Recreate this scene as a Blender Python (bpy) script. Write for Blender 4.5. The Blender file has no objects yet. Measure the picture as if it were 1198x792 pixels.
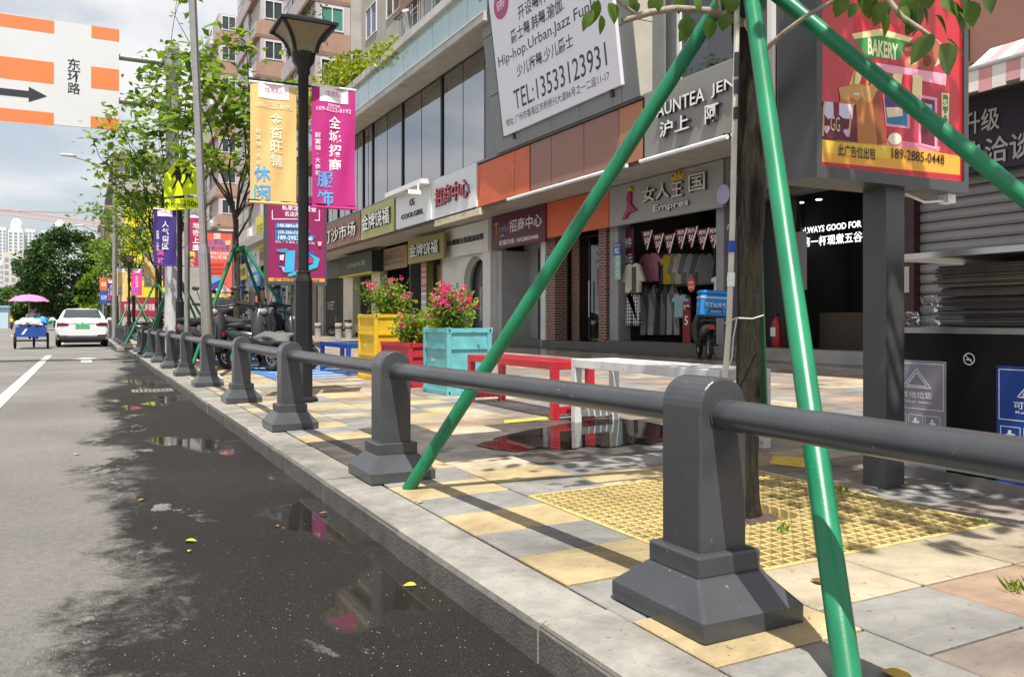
import bpy, math, random
from mathutils import Vector, Matrix, noise
R = random.Random(7)
sc = bpy.context.scene
COL = sc.collection
# ------------------------------------------------------------------ camera
F = 980.0; CX = 599.0; HY = 376.0; CH = 0.88
TH = math.atan(499.0 / F); SN, CS = math.sin(TH), math.cos(TH)
cam = bpy.data.cameras.new('camera'); cam_o = bpy.data.objects.new('camera', cam); COL.objects.link(cam_o)
cam.sensor_fit = 'HORIZONTAL'; cam.sensor_width = 36; cam.lens = F / 1198 * 36
cam.shift_y = -(396 - HY) / 1198; cam.clip_start = .05; cam.clip_end = 3000
cam_o.location = (0, 0, CH); cam_o.rotation_euler = (math.pi / 2, 0, -TH)
sc.camera = cam_o
# ------------------------------------------------------------------ sky
SUNV = Vector((.15, .42, -1)).normalized()      # direction the light travels
EL = math.asin(-SUNV.z); AZ = math.atan2(-SUNV.x, -SUNV.y)
W = bpy.data.worlds.new('World'); sc.world = W; W.use_nodes = True
nt = W.node_tree; nt.nodes.clear()
def wn(t, **k):
    n = nt.nodes.new(t)
    for a, b in k.items(): setattr(n, a, b)
    return n
sky = wn('ShaderNodeTexSky', sky_type='NISHITA'); sky.sun_disc = False; sky.sun_elevation = EL; sky.sun_rotation = AZ
sky.air_density = 1.0; sky.dust_density = 2.0
b1 = wn('ShaderNodeBackground'); b1.inputs[1].default_value = .09; nt.links.new(sky.outputs[0], b1.inputs[0])
tc = wn('ShaderNodeTexCoord'); mp = wn('ShaderNodeMapping'); mp.inputs[3].default_value = (1, 1, 2.6); mp.inputs[1].default_value = (.35, .1, .2)
nt.links.new(tc.outputs['Generated'], mp.inputs[0])
n1 = wn('ShaderNodeTexNoise'); n1.inputs['Scale'].default_value = 2.6; n1.inputs['Detail'].default_value = 9; n1.inputs['Roughness'].default_value = .55
n2 = wn('ShaderNodeTexNoise'); n2.inputs['Scale'].default_value = 5.5; n2.inputs['Detail'].default_value = 8; n2.inputs['Distortion'].default_value = .3
nt.links.new(mp.outputs[0], n1.inputs[0]); nt.links.new(mp.outputs[0], n2.inputs[0])
cr = wn('ShaderNodeValToRGB'); e = cr.color_ramp.elements
e[0].position = .40; e[0].color = (.48, .48, .48, 1); e[1].position = .52; e[1].color = (1, 1, 1, 1)
nt.links.new(n1.outputs[0], cr.inputs[0])
cc = wn('ShaderNodeValToRGB'); e = cc.color_ramp.elements
e[0].position = .33; e[0].color = (.84, .86, .90, 1); e[1].position = .60; e[1].color = (.98, .98, .99, 1)
nt.links.new(n2.outputs[0], cc.inputs[0])
b2 = wn('ShaderNodeBackground'); b2.inputs[1].default_value = .68; nt.links.new(cc.outputs[0], b2.inputs[0])
mx = wn('ShaderNodeMixShader'); nt.links.new(cr.outputs[0], mx.inputs[0]); nt.links.new(b1.outputs[0], mx.inputs[1]); nt.links.new(b2.outputs[0], mx.inputs[2])
wo = wn('ShaderNodeOutputWorld'); nt.links.new(mx.outputs[0], wo.inputs[0])
# ------------------------------------------------------------------ sun
sl = bpy.data.lights.new('sun', 'SUN'); sl.energy = 5.0; sl.angle = math.radians(.6); sl.color = (1, .955, .88)
so = bpy.data.objects.new('sun', sl); COL.objects.link(so); so.rotation_euler = (-SUNV).to_track_quat('Z', 'Y').to_euler(); so.location = (0, 0, 40)
vs = sc.view_settings; vs.view_transform = 'Standard'; vs.look = 'None'; vs.exposure = 0.52; vs.gamma = 1; vs.use_curve_mapping = False
sc.cycles.max_bounces = 8; sc.cycles.transparent_max_bounces = 12
# ------------------------------------------------------------------ pixels to places (distance from what a thing stands on)
def ray(x, y):
    u = (x - CX) / F; v = (HY - y) / F
    return Vector((SN + u * CS, CS - u * SN, v))
SLOPE = .015; KX = 1.18; RZ = -.12
def gz(X): return SLOPE * (X - KX)
def gp(x, y):                       # on the pavement
    r = ray(x, y); t = (CH + SLOPE * KX) / (SLOPE * r.x - r.z); return Vector((0, 0, CH)) + r * t
def rp(x, y):                       # on the road
    r = ray(x, y); t = (RZ - CH) / r.z; return Vector((0, 0, CH)) + r * t
def ax(x, y, X): r = ray(x, y); return Vector((0, 0, CH)) + r * (X / r.x)
def ay(x, y, Y): r = ray(x, y); return Vector((0, 0, CH)) + r * (Y / r.y)
def yx(x, X): return ax(x, 0, X).y
# ------------------------------------------------------------------ mesh helpers
class Fr:                            # a flat frame: origin, right, up, outward normal
    def __init__(s, o, r, u): s.o = Vector(o); s.r = Vector(r).normalized(); s.u = Vector(u).normalized(); s.n = s.r.cross(s.u)
    def p(s, a, b, c=0): return s.o + s.r * a + s.u * b + s.n * c
def FX(X, Y, Z): return Fr((X, Y, Z), (0, -1, 0), (0, 0, 1))      # faces the road (-X)
def FY(X, Y, Z): return Fr((X, Y, Z), (1, 0, 0), (0, 0, 1))       # faces along the street (-Y)
TXT = {}
def text_data(s, bold):
    k = (s, bold)
    if k not in TXT:
        c = bpy.data.curves.new('t', 'FONT'); c.body = s; c.offset = bold; c.resolution_u = 2
        o = bpy.data.objects.new('t', c); me = bpy.data.meshes.new_from_object(o)
        vs = [(v.co.x, v.co.y) for v in me.vertices]; fs = [tuple(p.vertices) for p in me.polygons]
        # outline edges: used by one face only
        cnt = {}
        for f in fs:
            for i in range(len(f)):
                a, b = f[i], f[(i + 1) % len(f)]; cnt.setdefault((min(a, b), max(a, b)), []).append((a, b))
        ed = [v[0] for v in cnt.values() if len(v) == 1]
        bpy.data.objects.remove(o); bpy.data.curves.remove(c); bpy.data.meshes.remove(me)
        TXT[k] = (vs, fs, ed)
    return TXT[k]
class MB:
    def __init__(s): s.v = []; s.f = []; s.mi = []; s.sm = []; s.m = 0
    def add(s, vs, fs, smooth=False):
        b = len(s.v); s.v += [Vector(v) for v in vs]
        for f in fs: s.f.append(tuple(b + i for i in f)); s.mi.append(s.m); s.sm.append(smooth)
        return s
    def box(s, x0, x1, y0, y1, z0, z1):
        return s.add([(x, y, z) for z in (z0, z1) for y in (y0, y1) for x in (x0, x1)],
                     [(0, 2, 3, 1), (4, 5, 7, 6), (0, 1, 5, 4), (2, 6, 7, 3), (0, 4, 6, 2), (1, 3, 7, 5)])
    def fbox(s, fr, a0, a1, b0, b1, c0, c1):
        return s.add([fr.p(a, b, c) for c in (c0, c1) for b in (b0, b1) for a in (a0, a1)],
                     [(0, 2, 3, 1), (4, 5, 7, 6), (0, 1, 5, 4), (2, 6, 7, 3), (0, 4, 6, 2), (1, 3, 7, 5)])
    def frus(s, c, w0, d0, z0, w1, d1, z1):      # frustum, rectangular
        x, y = c; q = []
        for w, d, z in ((w0, d0, z0), (w1, d1, z1)): q += [(x - w, y - d, z), (x + w, y - d, z), (x - w, y + d, z), (x + w, y + d, z)]
        return s.add(q, [(0, 2, 3, 1), (4, 5, 7, 6), (0, 1, 5, 4), (2, 6, 7, 3), (0, 4, 6, 2), (1, 3, 7, 5)])
    def prism(s, fr, pts, c0, c1):
        n = len(pts); vs = [fr.p(a, b, c0) for a, b in pts] + [fr.p(a, b, c1) for a, b in pts]
        return s.add(vs, [tuple(range(n))[::-1], tuple(range(n, 2 * n))] + [(i, (i + 1) % n, n + (i + 1) % n, n + i) for i in range(n)])
    def flat(s, fr, pts, c=0):
        return s.add([fr.p(a, b, c) for a, b in pts], [tuple(range(len(pts)))])
    def disc(s, fr, cx, cy, rx, ry, c=0, n=20, a0=0, a1=6.2832):
        return s.flat(fr, [(cx + rx * math.cos(a0 + (a1 - a0) * i / n), cy + ry * math.sin(a0 + (a1 - a0) * i / n)) for i in range(n)], c)
    def ring(s, fr, cx, cy, r0, r1, c=0, n=24):
        vs = []
        for i in range(n):
            a = 6.2832 * i / n; vs += [fr.p(cx + r * math.cos(a), cy + r * math.sin(a), c) for r in (r0, r1)]
        return s.add(vs, [(2 * i, 2 * i + 1, (2 * i + 3) % (2 * n), (2 * i + 2) % (2 * n)) for i in range(n)])
    def frame(s, fr, a0, a1, b0, b1, w, c=0):    # flat rectangular outline
        for q in ((a0, a1, b0, b0 + w), (a0, a1, b1 - w, b1), (a0, a0 + w, b0 + w, b1 - w), (a1 - w, a1, b0 + w, b1 - w)):
            s.flat(fr, [(q[0], q[2]), (q[1], q[2]), (q[1], q[3]), (q[0], q[3])], c)
        return s
    def tube(s, path, rad, n=8, cap=True):
        path = [Vector(p) for p in path]
        if not isinstance(rad, (list, tuple)): rad = [rad] * len(path)
        vs = []; up = None
        for i, p in enumerate(path):
            t = (path[min(i + 1, len(path) - 1)] - path[max(i - 1, 0)]).normalized()
            if up is None: up = Vector((0, 0, 1)) if abs(t.z) < .9 else Vector((0, 1, 0))
            a = t.cross(up).normalized(); b = a.cross(t).normalized(); up = b
            for k in range(n): an = 6.28319 * k / n; vs.append(p + (a * math.cos(an) + b * math.sin(an)) * rad[i])
        s.add(vs, [(i * n + k, i * n + (k + 1) % n, (i + 1) * n + (k + 1) % n, (i + 1) * n + k) for i in range(len(path) - 1) for k in range(n)], True)
        if cap:
            s.add(vs[:n], [tuple(range(n))[::-1]]); s.add(vs[-n:], [tuple(range(n))])
        return s
    def lathe(s, c, prof, n=16, smooth=True):    # prof: (radius, z)
        vs = [(c[0] + r * math.cos(6.28319 * (k + .5) / n), c[1] + r * math.sin(6.28319 * (k + .5) / n), z) for r, z in prof for k in range(n)]
        s.add(vs, [(i * n + k, i * n + (k + 1) % n, (i + 1) * n + (k + 1) % n, (i + 1) * n + k) for i in range(len(prof) - 1) for k in range(n)], smooth)
        s.add(vs[-n:], [tuple(range(n))]); s.add(vs[:n], [tuple(range(n))[::-1]])
        return s
    def ball(s, c, r, nu=10, nv=6):
        if not isinstance(r, (tuple, list)): r = (r, r, r)
        vs = []
        for j in range(nv + 1):
            ph = math.pi * j / nv
            for i in range(nu): a = 6.28319 * i / nu; vs.append((c[0] + r[0] * math.sin(ph) * math.cos(a), c[1] + r[1] * math.sin(ph) * math.sin(a), c[2] + r[2] * math.cos(ph)))
        return s.add(vs, [(j * nu + i, (j + 1) * nu + i, (j + 1) * nu + (i + 1) % nu, j * nu + (i + 1) % nu) for j in range(nv) for i in range(nu)], True)
    def torus(s, c, ax_, Rr, r, n=20, m=8):
        ax_ = Vector(ax_).normalized(); a = ax_.orthogonal().normalized(); b = ax_.cross(a); c = Vector(c); vs = []
        for i in range(n):
            t = 6.28319 * i / n; d = a * math.cos(t) + b * math.sin(t)
            for k in range(m): q = 6.28319 * k / m; vs.append(c + d * (Rr + r * math.cos(q)) + ax_ * r * math.sin(q))
        return s.add(vs, [(i * m + k, ((i + 1) % n) * m + k, ((i + 1) % n) * m + (k + 1) % m, i * m + (k + 1) % m) for i in range(n) for k in range(m)], True)
    def text(s, fr, body, cx, cy, h=None, w=None, c=.002, ext=0, bold=.012, side=0):
        vs, fs, ed = text_data(body, bold)
        if not vs: return s
        x0 = min(v[0] for v in vs); x1 = max(v[0] for v in vs); y0 = min(v[1] for v in vs); y1 = max(v[1] for v in vs)
        sy = (h / (y1 - y0)) if h else None; sx = (w / (x1 - x0)) if w else sy
        if sy is None: sy = sx
        P = [((x - (x0 + x1) / 2) * sx + cx, (y - (y0 + y1) / 2) * sy + cy) for x, y in vs]
        n = len(P)
        if ext:
            s.add([fr.p(a, b, c + ext) for a, b in P] + [fr.p(a, b, c) for a, b in P],
                  fs + [(b + n, a + n, a, b) for a, b in ed])
            if side:
                for i in range(len(ed)): s.mi[-1 - i] = side
        else: s.add([fr.p(a, b, c) for a, b in P], fs)
        return s
    def vtext(s, fr, body, cx, y_top, ch, step, **k):
        for i, q in enumerate(body):
            if q not in ' ': s.text(fr, q, cx, y_top - step * (i + .5), h=ch if q not in '·一-' else ch * .18, w=ch if q not in '·' else ch * .18, **k)
        return s
    def leaf(s, p, d, nrm, L, Wd):
        d = Vector(d).normalized(); sd = d.cross(Vector(nrm)); sd = sd.normalized() if sd.length > 1e-4 else d.orthogonal().normalized(); nn = sd.cross(d); p = Vector(p)
        m = p + d * L * .45
        return s.add([p, m + sd * Wd * .5 + nn * Wd * .16, p + d * L - nn * L * .08, m - sd * Wd * .5 + nn * Wd * .16], [(0, 1, 2), (0, 2, 3)])
def org(o):
    v = Vector((0, 0, 0))
    while o: v = v + o.location; o = o.parent
    return v
def mesh_of(mb, name, mats, off):
    me = bpy.data.meshes.new(name); me.from_pydata([v - off for v in mb.v], [], mb.f)
    for m in (mats if isinstance(mats, (list, tuple)) else [mats]): me.materials.append(m)
    me.polygons.foreach_set('material_index', mb.mi); me.polygons.foreach_set('use_smooth', mb.sm); me.update()
    return me
def obj(name, mb, mats, parent=None, loc=None):
    off = org(parent) if parent else Vector(loc if loc is not None else (0, 0, 0))
    o = bpy.data.objects.new(name, mesh_of(mb, name, mats, off)); COL.objects.link(o)
    if parent: o.parent = parent
    else: o.location = off
    return o
def tag(o, label, cat, group=None):
    o['label'] = label; o['category'] = cat
    if group: o['group'] = group
    return o
def thing(name, label, cat, loc, group=None):
    o = bpy.data.objects.new(name, None); COL.objects.link(o); o.location = loc; o.empty_display_size = .1
    return tag(o, label, cat, group)
def struct(name, mb, mats):
    o = obj(name, mb, mats); o['kind'] = 'structure'; return o
def dup(root, loc, rotz=None, label=None, scale=None):
    def cp(o, par):
        c = o.copy(); COL.objects.link(c); c.parent = par
        for ch in list(o.children): cp(ch, c)
        return c
    r = cp(root, None); r.location = loc
    if rotz is not None: r.rotation_euler = (0, 0, rotz)
    if scale: r.scale = (scale,) * 3
    if label: r['label'] = label
    return r
def inst(o, parent, loc, rot=None):               # one more alike piece sharing the mesh
    c = bpy.data.objects.new(o.name.split('.')[0], o.data); COL.objects.link(c); c.parent = parent; c.location = Vector(loc) - org(parent)
    if rot: c.rotation_euler = rot
    return c
def bev(o, w=.006, seg=2):
    m = o.modifiers.new('edge', 'BEVEL'); m.width = w; m.segments = seg; m.limit_method = 'ANGLE'; m.angle_limit = .6
    return o
# ------------------------------------------------------------------ materials
MATS = {}
def rgb(h):                                        # sRGB hex to linear
    c = [int(h[i:i + 2], 16) / 255 for i in (0, 2, 4)]
    return tuple(v / 12.92 if v <= .04045 else ((v + .055) / 1.055) ** 2.4 for v in c)
def mat(name, col, rough=.6, metal=0, var=.12, scale=6., bump=0., bscale=60., spec=.5, dirt=0., coat=0., world=False, grime=0., chips=None):
    if name in MATS: return MATS[name]
    m = bpy.data.materials.new(name); m.use_nodes = True; MATS[name] = m
    t = m.node_tree; N = t.nodes; L = t.links; p = N['Principled BSDF']
    if isinstance(col, str): col = rgb(col)
    p.inputs['Roughness'].default_value = rough; p.inputs['Metallic'].default_value = metal; p.inputs['Specular IOR Level'].default_value = spec
    if coat: p.inputs['Coat Weight'].default_value = coat; p.inputs['Coat Roughness'].default_value = .08
    tcn = N.new('ShaderNodeTexCoord'); geo = N.new('ShaderNodeNewGeometry'); src = geo.outputs['Position'] if world else tcn.outputs['Object']
    no = N.new('ShaderNodeTexNoise'); no.inputs['Scale'].default_value = scale; no.inputs['Detail'].default_value = 6; no.inputs['Roughness'].default_value = .62
    L.new(src, no.inputs[0])
    cr = N.new('ShaderNodeValToRGB'); e = cr.color_ramp.elements; e[0].position = .3; e[1].position = .72
    e[0].color = tuple(max(0, c * (1 - var)) for c in col) + (1,); e[1].color = tuple(min(1, c * (1 + var)) for c in col) + (1,)
    L.new(no.outputs[0], cr.inputs[0]); out = cr.outputs[0]
    if dirt:
        n2 = N.new('ShaderNodeTexNoise'); n2.inputs['Scale'].default_value = scale * .37; n2.inputs['Detail'].default_value = 10; n2.inputs['Roughness'].default_value = .7
        L.new(src, n2.inputs[0]); r2 = N.new('ShaderNodeValToRGB'); q = r2.color_ramp.elements
        q[0].position = .5; q[0].color = (0, 0, 0, 1); q[1].position = .75; q[1].color = (dirt, dirt, dirt, 1); L.new(n2.outputs[0], r2.inputs[0])
        mi = N.new('ShaderNodeMix'); mi.data_type = 'RGBA'; L.new(r2.outputs[0], mi.inputs[0]); L.new(out, mi.inputs[6]); mi.inputs[7].default_value = tuple(c * .35 + .01 for c in col) + (1,)
        out = mi.outputs[2]
    if grime:
        n3 = N.new('ShaderNodeTexNoise'); n3.inputs['Scale'].default_value = 1.3; n3.inputs['Detail'].default_value = 12; n3.inputs['Roughness'].default_value = .72; n3.inputs['Distortion'].default_value = .4; L.new(src, n3.inputs[0])
        r3 = N.new('ShaderNodeValToRGB'); q = r3.color_ramp.elements; q[0].position = .34; q[0].color = (1 - grime, 1 - grime, 1 - grime * 1.02, 1); q[1].position = .60; q[1].color = (1.04, 1.04, 1.04, 1); L.new(n3.outputs[0], r3.inputs[0])
        m3 = N.new('ShaderNodeMix'); m3.data_type = 'RGBA'; m3.blend_type = 'MULTIPLY'; m3.inputs[0].default_value = 1; L.new(out, m3.inputs[6]); L.new(r3.outputs[0], m3.inputs[7]); out = m3.outputs[2]
        n4 = N.new('ShaderNodeTexNoise'); n4.inputs['Scale'].default_value = 38; n4.inputs['Detail'].default_value = 3; L.new(src, n4.inputs[0]); r4 = N.new('ShaderNodeValToRGB'); q = r4.color_ramp.elements; q[0].position = .66; q[0].color = (1, 1, 1, 1); q[1].position = .74; q[1].color = (.45, .43, .4, 1); L.new(n4.outputs[0], r4.inputs[0])
        m4 = N.new('ShaderNodeMix'); m4.data_type = 'RGBA'; m4.blend_type = 'MULTIPLY'; m4.inputs[0].default_value = 1; L.new(out, m4.inputs[6]); L.new(r4.outputs[0], m4.inputs[7]); out = m4.outputs[2]
    if chips:
        n5 = N.new('ShaderNodeTexNoise'); n5.inputs['Scale'].default_value = chips[1]; n5.inputs['Detail'].default_value = 6; n5.inputs['Roughness'].default_value = .75; L.new(geo.outputs['Position'], n5.inputs[0]); r5 = N.new('ShaderNodeValToRGB'); q = r5.color_ramp.elements; q[0].position = chips[2]; q[0].color = (0, 0, 0, 1); q[1].position = chips[2] + .04; q[1].color = (.8, .8, .8, 1); L.new(n5.outputs[0], r5.inputs[0])
        m5 = N.new('ShaderNodeMix'); m5.data_type = 'RGBA'; L.new(r5.outputs[0], m5.inputs[0]); L.new(out, m5.inputs[6]); m5.inputs[7].default_value = chips[0] + (1,); out = m5.outputs[2]
    L.new(out, p.inputs['Base Color'])
    rr = N.new('ShaderNodeMapRange'); rr.inputs[3].default_value = max(.02, rough - .1 * rough - .02); rr.inputs[4].default_value = min(1, rough + .15 * rough + .02); L.new(no.outputs[0], rr.inputs[0]); L.new(rr.outputs[0], p.inputs['Roughness'])
    if bump:
        nb = N.new('ShaderNodeTexNoise'); nb.inputs['Scale'].default_value = bscale; nb.inputs['Detail'].default_value = 5; L.new(src, nb.inputs[0])
        bp = N.new('ShaderNodeBump'); bp.inputs['Strength'].default_value = bump; bp.inputs['Distance'].default_value = .01; L.new(nb.outputs[0], bp.inputs['Height']); L.new(bp.outputs[0], p.inputs['Normal'])
    return m
def ink(h): return mat('ink_' + h, h, .55, 0, .03, 3)
def glow(name, col, st):
    if name in MATS: return MATS[name]
    m = bpy.data.materials.new(name); m.use_nodes = True; MATS[name] = m; p = m.node_tree.nodes['Principled BSDF']
    p.inputs['Base Color'].default_value = col + (1,); p.inputs['Emission Color'].default_value = col + (1,); p.inputs['Emission Strength'].default_value = st
    return m
def leafmat(name, c0, c1, tr=.35, sc_=2.5, rough=.45):
    if name in MATS: return MATS[name]
    m = bpy.data.materials.new(name); m.use_nodes = True; MATS[name] = m; t = m.node_tree; N = t.nodes; L = t.links; p = N['Principled BSDF']; p.inputs['Roughness'].default_value = rough
    tcn = N.new('ShaderNodeTexCoord'); no = N.new('ShaderNodeTexNoise'); no.inputs['Scale'].default_value = sc_; no.inputs['Detail'].default_value = 4; L.new(tcn.outputs['Object'], no.inputs[0])
    g = N.new('ShaderNodeTexWhiteNoise'); ge = N.new('ShaderNodeNewGeometry'); L.new(ge.outputs['Random Per Island'], g.inputs[0]) if 'Random Per Island' in ge.outputs else None
    ad = N.new('ShaderNodeMath'); ad.operation = 'MULTIPLY_ADD'; ad.inputs[1].default_value = .5; L.new(ge.outputs['Random Per Island'], ad.inputs[0]); L.new(no.outputs[0], ad.inputs[2])
    cr = N.new('ShaderNodeValToRGB'); e = cr.color_ramp.elements; e[0].position = .45; e[0].color = c0 + (1,); e[1].position = .95; e[1].color = c1 + (1,); L.new(ad.outputs[0], cr.inputs[0]); L.new(cr.outputs[0], p.inputs['Base Color'])
    tl = N.new('ShaderNodeBsdfTranslucent'); mu = N.new('ShaderNodeMix'); mu.data_type = 'RGBA'; mu.blend_type = 'MULTIPLY'; mu.inputs[0].default_value = 1; L.new(cr.outputs[0], mu.inputs[6]); mu.inputs[7].default_value = (1, 1, .35, 1); L.new(mu.outputs[2], tl.inputs[0])
    ms = N.new('ShaderNodeMixShader'); ms.inputs[0].default_value = tr; L.new(p.outputs[0], ms.inputs[1]); L.new(tl.outputs[0], ms.inputs[2]); L.new(ms.outputs[0], N['Material Output'].inputs[0])
    return m
def glassmat(name, tint, dark=.25, fres=1.0):
    if name in MATS: return MATS[name]
    m = bpy.data.materials.new(name); m.use_nodes = True; MATS[name] = m; t = m.node_tree; N = t.nodes; L = t.links
    N.remove(N['Principled BSDF']); tr = N.new('ShaderNodeBsdfTransparent'); tr.inputs[0].default_value = tuple(c * (1 - dark) for c in tint) + (1,)
    gl = N.new('ShaderNodeBsdfGlossy'); gl.inputs['Roughness'].default_value = .03; gl.inputs[0].default_value = (.95, .97, 1, 1)
    fr = N.new('ShaderNodeFresnel'); fr.inputs[0].default_value = 1.0 + .75 * fres
    tcn = N.new('ShaderNodeTexCoord'); nb = N.new('ShaderNodeTexNoise'); nb.inputs['Scale'].default_value = .8; L.new(tcn.outputs['Object'], nb.inputs[0])
    bp = N.new('ShaderNodeBump'); bp.inputs['Strength'].default_value = .05; bp.inputs['Distance'].default_value = .05; L.new(nb.outputs[0], bp.inputs['Height']); L.new(bp.outputs[0], gl.inputs['Normal'])
    ms = N.new('ShaderNodeMixShader'); L.new(fr.outputs[0], ms.inputs[0]); L.new(tr.outputs[0], ms.inputs[1]); L.new(gl.outputs[0], ms.inputs[2]); L.new(ms.outputs[0], N['Material Output'].inputs[0])
    return m
# ================================================================== SETTING: road
def road_material():
    m = bpy.data.materials.new('asphalt'); m.use_nodes = True; t = m.node_tree; N = t.nodes; L = t.links; p = N['Principled BSDF']
    tcn = N.new('ShaderNodeTexCoord'); O = tcn.outputs['Object']
    def noise(s, d=6, r=.6, dist=0, sx=1, sy=1):
        mpn = N.new('ShaderNodeMapping'); mpn.inputs[3].default_value = (sx, sy, 1); L.new(O, mpn.inputs[0])
        n = N.new('ShaderNodeTexNoise'); n.inputs['Scale'].default_value = s; n.inputs['Detail'].default_value = d; n.inputs['Roughness'].default_value = r; n.inputs['Distortion'].default_value = dist; L.new(mpn.outputs[0], n.inputs[0]); return n.outputs[0]
    def ma(op, a, b=None, c=None):
        n = N.new('ShaderNodeMath'); n.operation = op
        for i, q in enumerate((a, b, c)):
            if q is None: continue
            if isinstance(q, (int, float)): n.inputs[i].default_value = q
            else: L.new(q, n.inputs[i])
        return n.outputs[0]
    def ss(v, a, b, o0=0., o1=1.):
        n = N.new('ShaderNodeMapRange'); n.interpolation_type = 'SMOOTHSTEP'; L.new(v, n.inputs[0]); n.inputs[1].default_value = a; n.inputs[2].default_value = b; n.inputs[3].default_value = o0; n.inputs[4].default_value = o1; return n.outputs[0]
    sp = N.new('ShaderNodeSeparateXYZ'); L.new(O, sp.inputs[0]); X, Y = sp.outputs[0], sp.outputs[1]
    w = ma('MULTIPLY_ADD', ma('SUBTRACT', noise(1.0, 9, .62, .1, 1.1, .6), .5), 1.7, X)
    w = ma('SUBTRACT', w, ss(Y, 9, 24, 0, .75)); w = ma('ADD', w, ss(Y, 1.0, 4.0, .16, 0))
    w = ma('MULTIPLY_ADD', ma('SUBTRACT', noise(5.0, 11, .78, .7), .5), .9, w); w = ma('MULTIPLY_ADD', ma('SUBTRACT', noise(70, 4, .8), .5), .35, w)
    w = ma('SUBTRACT', w, ma('MULTIPLY', ss(noise(1.7, 6, .7, .5, 1.2, .7), .57, .66), ss(X, 1.15, .85, 0, .55)))
    wet = ss(w, -.05, .30); wetL = ma('MULTIPLY', wet, ss(X, 1.6, 1.2, .3, 1))
    pn = noise(.95, 4, .5, .3, 1.3, .8)
    pv = ma('ADD', ma('MULTIPLY', ss(X, .15, .95), .16), pn)
    pud = ma('MULTIPLY', ma('MULTIPLY', ss(pv, .68, .73), wet), ss(Y, 17, 14))
    fine = noise(210, 4, .8); spk = ss(noise(150, 2, .6), .67, .72); mid = noise(26, 7, .7); big = noise(.5, 5, .6, .2)
    dry = N.new('ShaderNodeValToRGB'); e = dry.color_ramp.elements; e[0].position = .40; e[0].color = (.085, .081, .076, 1); e[1].position = .66; e[1].color = (.33, .315, .295, 1)
    L.new(ma('ADD', ma('MULTIPLY', fine, .62), ma('ADD', ma('MULTIPLY', mid, .18), ma('MULTIPLY', big, .2))), dry.inputs[0])
    wc = N.new('ShaderNodeValToRGB'); e = wc.color_ramp.elements; e[0].position = .40; e[0].color = (.004, .0035, .003, 1); e[1].position = .72; e[1].color = (.056, .051, .045, 1)
    L.new(ma('ADD', ma('MULTIPLY', fine, .75), ma('MULTIPLY', big, .25)), wc.inputs[0])
    a = N.new('ShaderNodeMix'); a.data_type = 'RGBA'; L.new(wetL, a.inputs[0]); L.new(dry.outputs[0], a.inputs[6]); L.new(wc.outputs[0], a.inputs[7])
    sk = N.new('ShaderNodeMix'); sk.data_type = 'RGBA'; L.new(ma('MULTIPLY', spk, .55), sk.inputs[0]); L.new(a.outputs[2], sk.inputs[6]); sk.inputs[7].default_value = (.36, .35, .33, 1)
    b = N.new('ShaderNodeMix'); b.data_type = 'RGBA'; L.new(pud, b.inputs[0]); L.new(sk.outputs[2], b.inputs[6]); b.inputs[7].default_value = (.018, .016, .013, 1)
    L.new(b.outputs[2], p.inputs['Base Color'])
    L.new(ss(wetL, 0, 1, .4, .22), p.inputs['Specular IOR Level']); L.new(ma('MULTIPLY', pud, .9), p.inputs['Coat Weight']); p.inputs['Coat Roughness'].default_value = .03
    ro = ma('SUBTRACT', ss(wetL, 0, 1, .9, .70), ma('MULTIPLY', pud, .6)); L.new(ro, p.inputs['Roughness'])
    bp = N.new('ShaderNodeBump'); bp.inputs['Distance'].default_value = .010; L.new(fine, bp.inputs['Height'])
    L.new(ma('MULTIPLY', ss(pud, 0, 1, 1, 0.0), .8), bp.inputs['Strength']); L.new(bp.outputs[0], p.inputs['Normal'])
    return m
g = MB(); g.box(-900, 900, -60, 1500, -.4, -.2); struct('ground', g, mat('far_ground', (.13, .14, .09), .9))
g = MB(); g.box(-38, 45, -25, 420, -.19, RZ); struct('road', g, road_material())
PAINT = mat('road_paint', (.62, .61, .57), .7, 0, .2, 30, dirt=.5)
g = MB()
for y0, y1 in ((6.0, 28.0), (40., 50.), (58, 70), (78, 90)): g.box(-1.03, -.88, y0, y1, RZ, RZ + .004)
for y0, y1 in ((14, 26), (40, 56), (66, 82)): g.box(-4.6, -4.45, y0, y1, RZ, RZ + .004)
struct('lane_marking', g, PAINT)
g = MB(); c = rp(101, 421); fr = Fr((c.x, c.y, RZ), (1, 0, 0), (0, 1, 0))
g.prism(fr, [(-.12, -1.4), (.12, -1.4), (.12, .2), (.42, .2), (0, 1.5), (-.42, .2), (-.12, .2)], 0, .004); struct('arrow_marking', g, PAINT)
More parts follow.
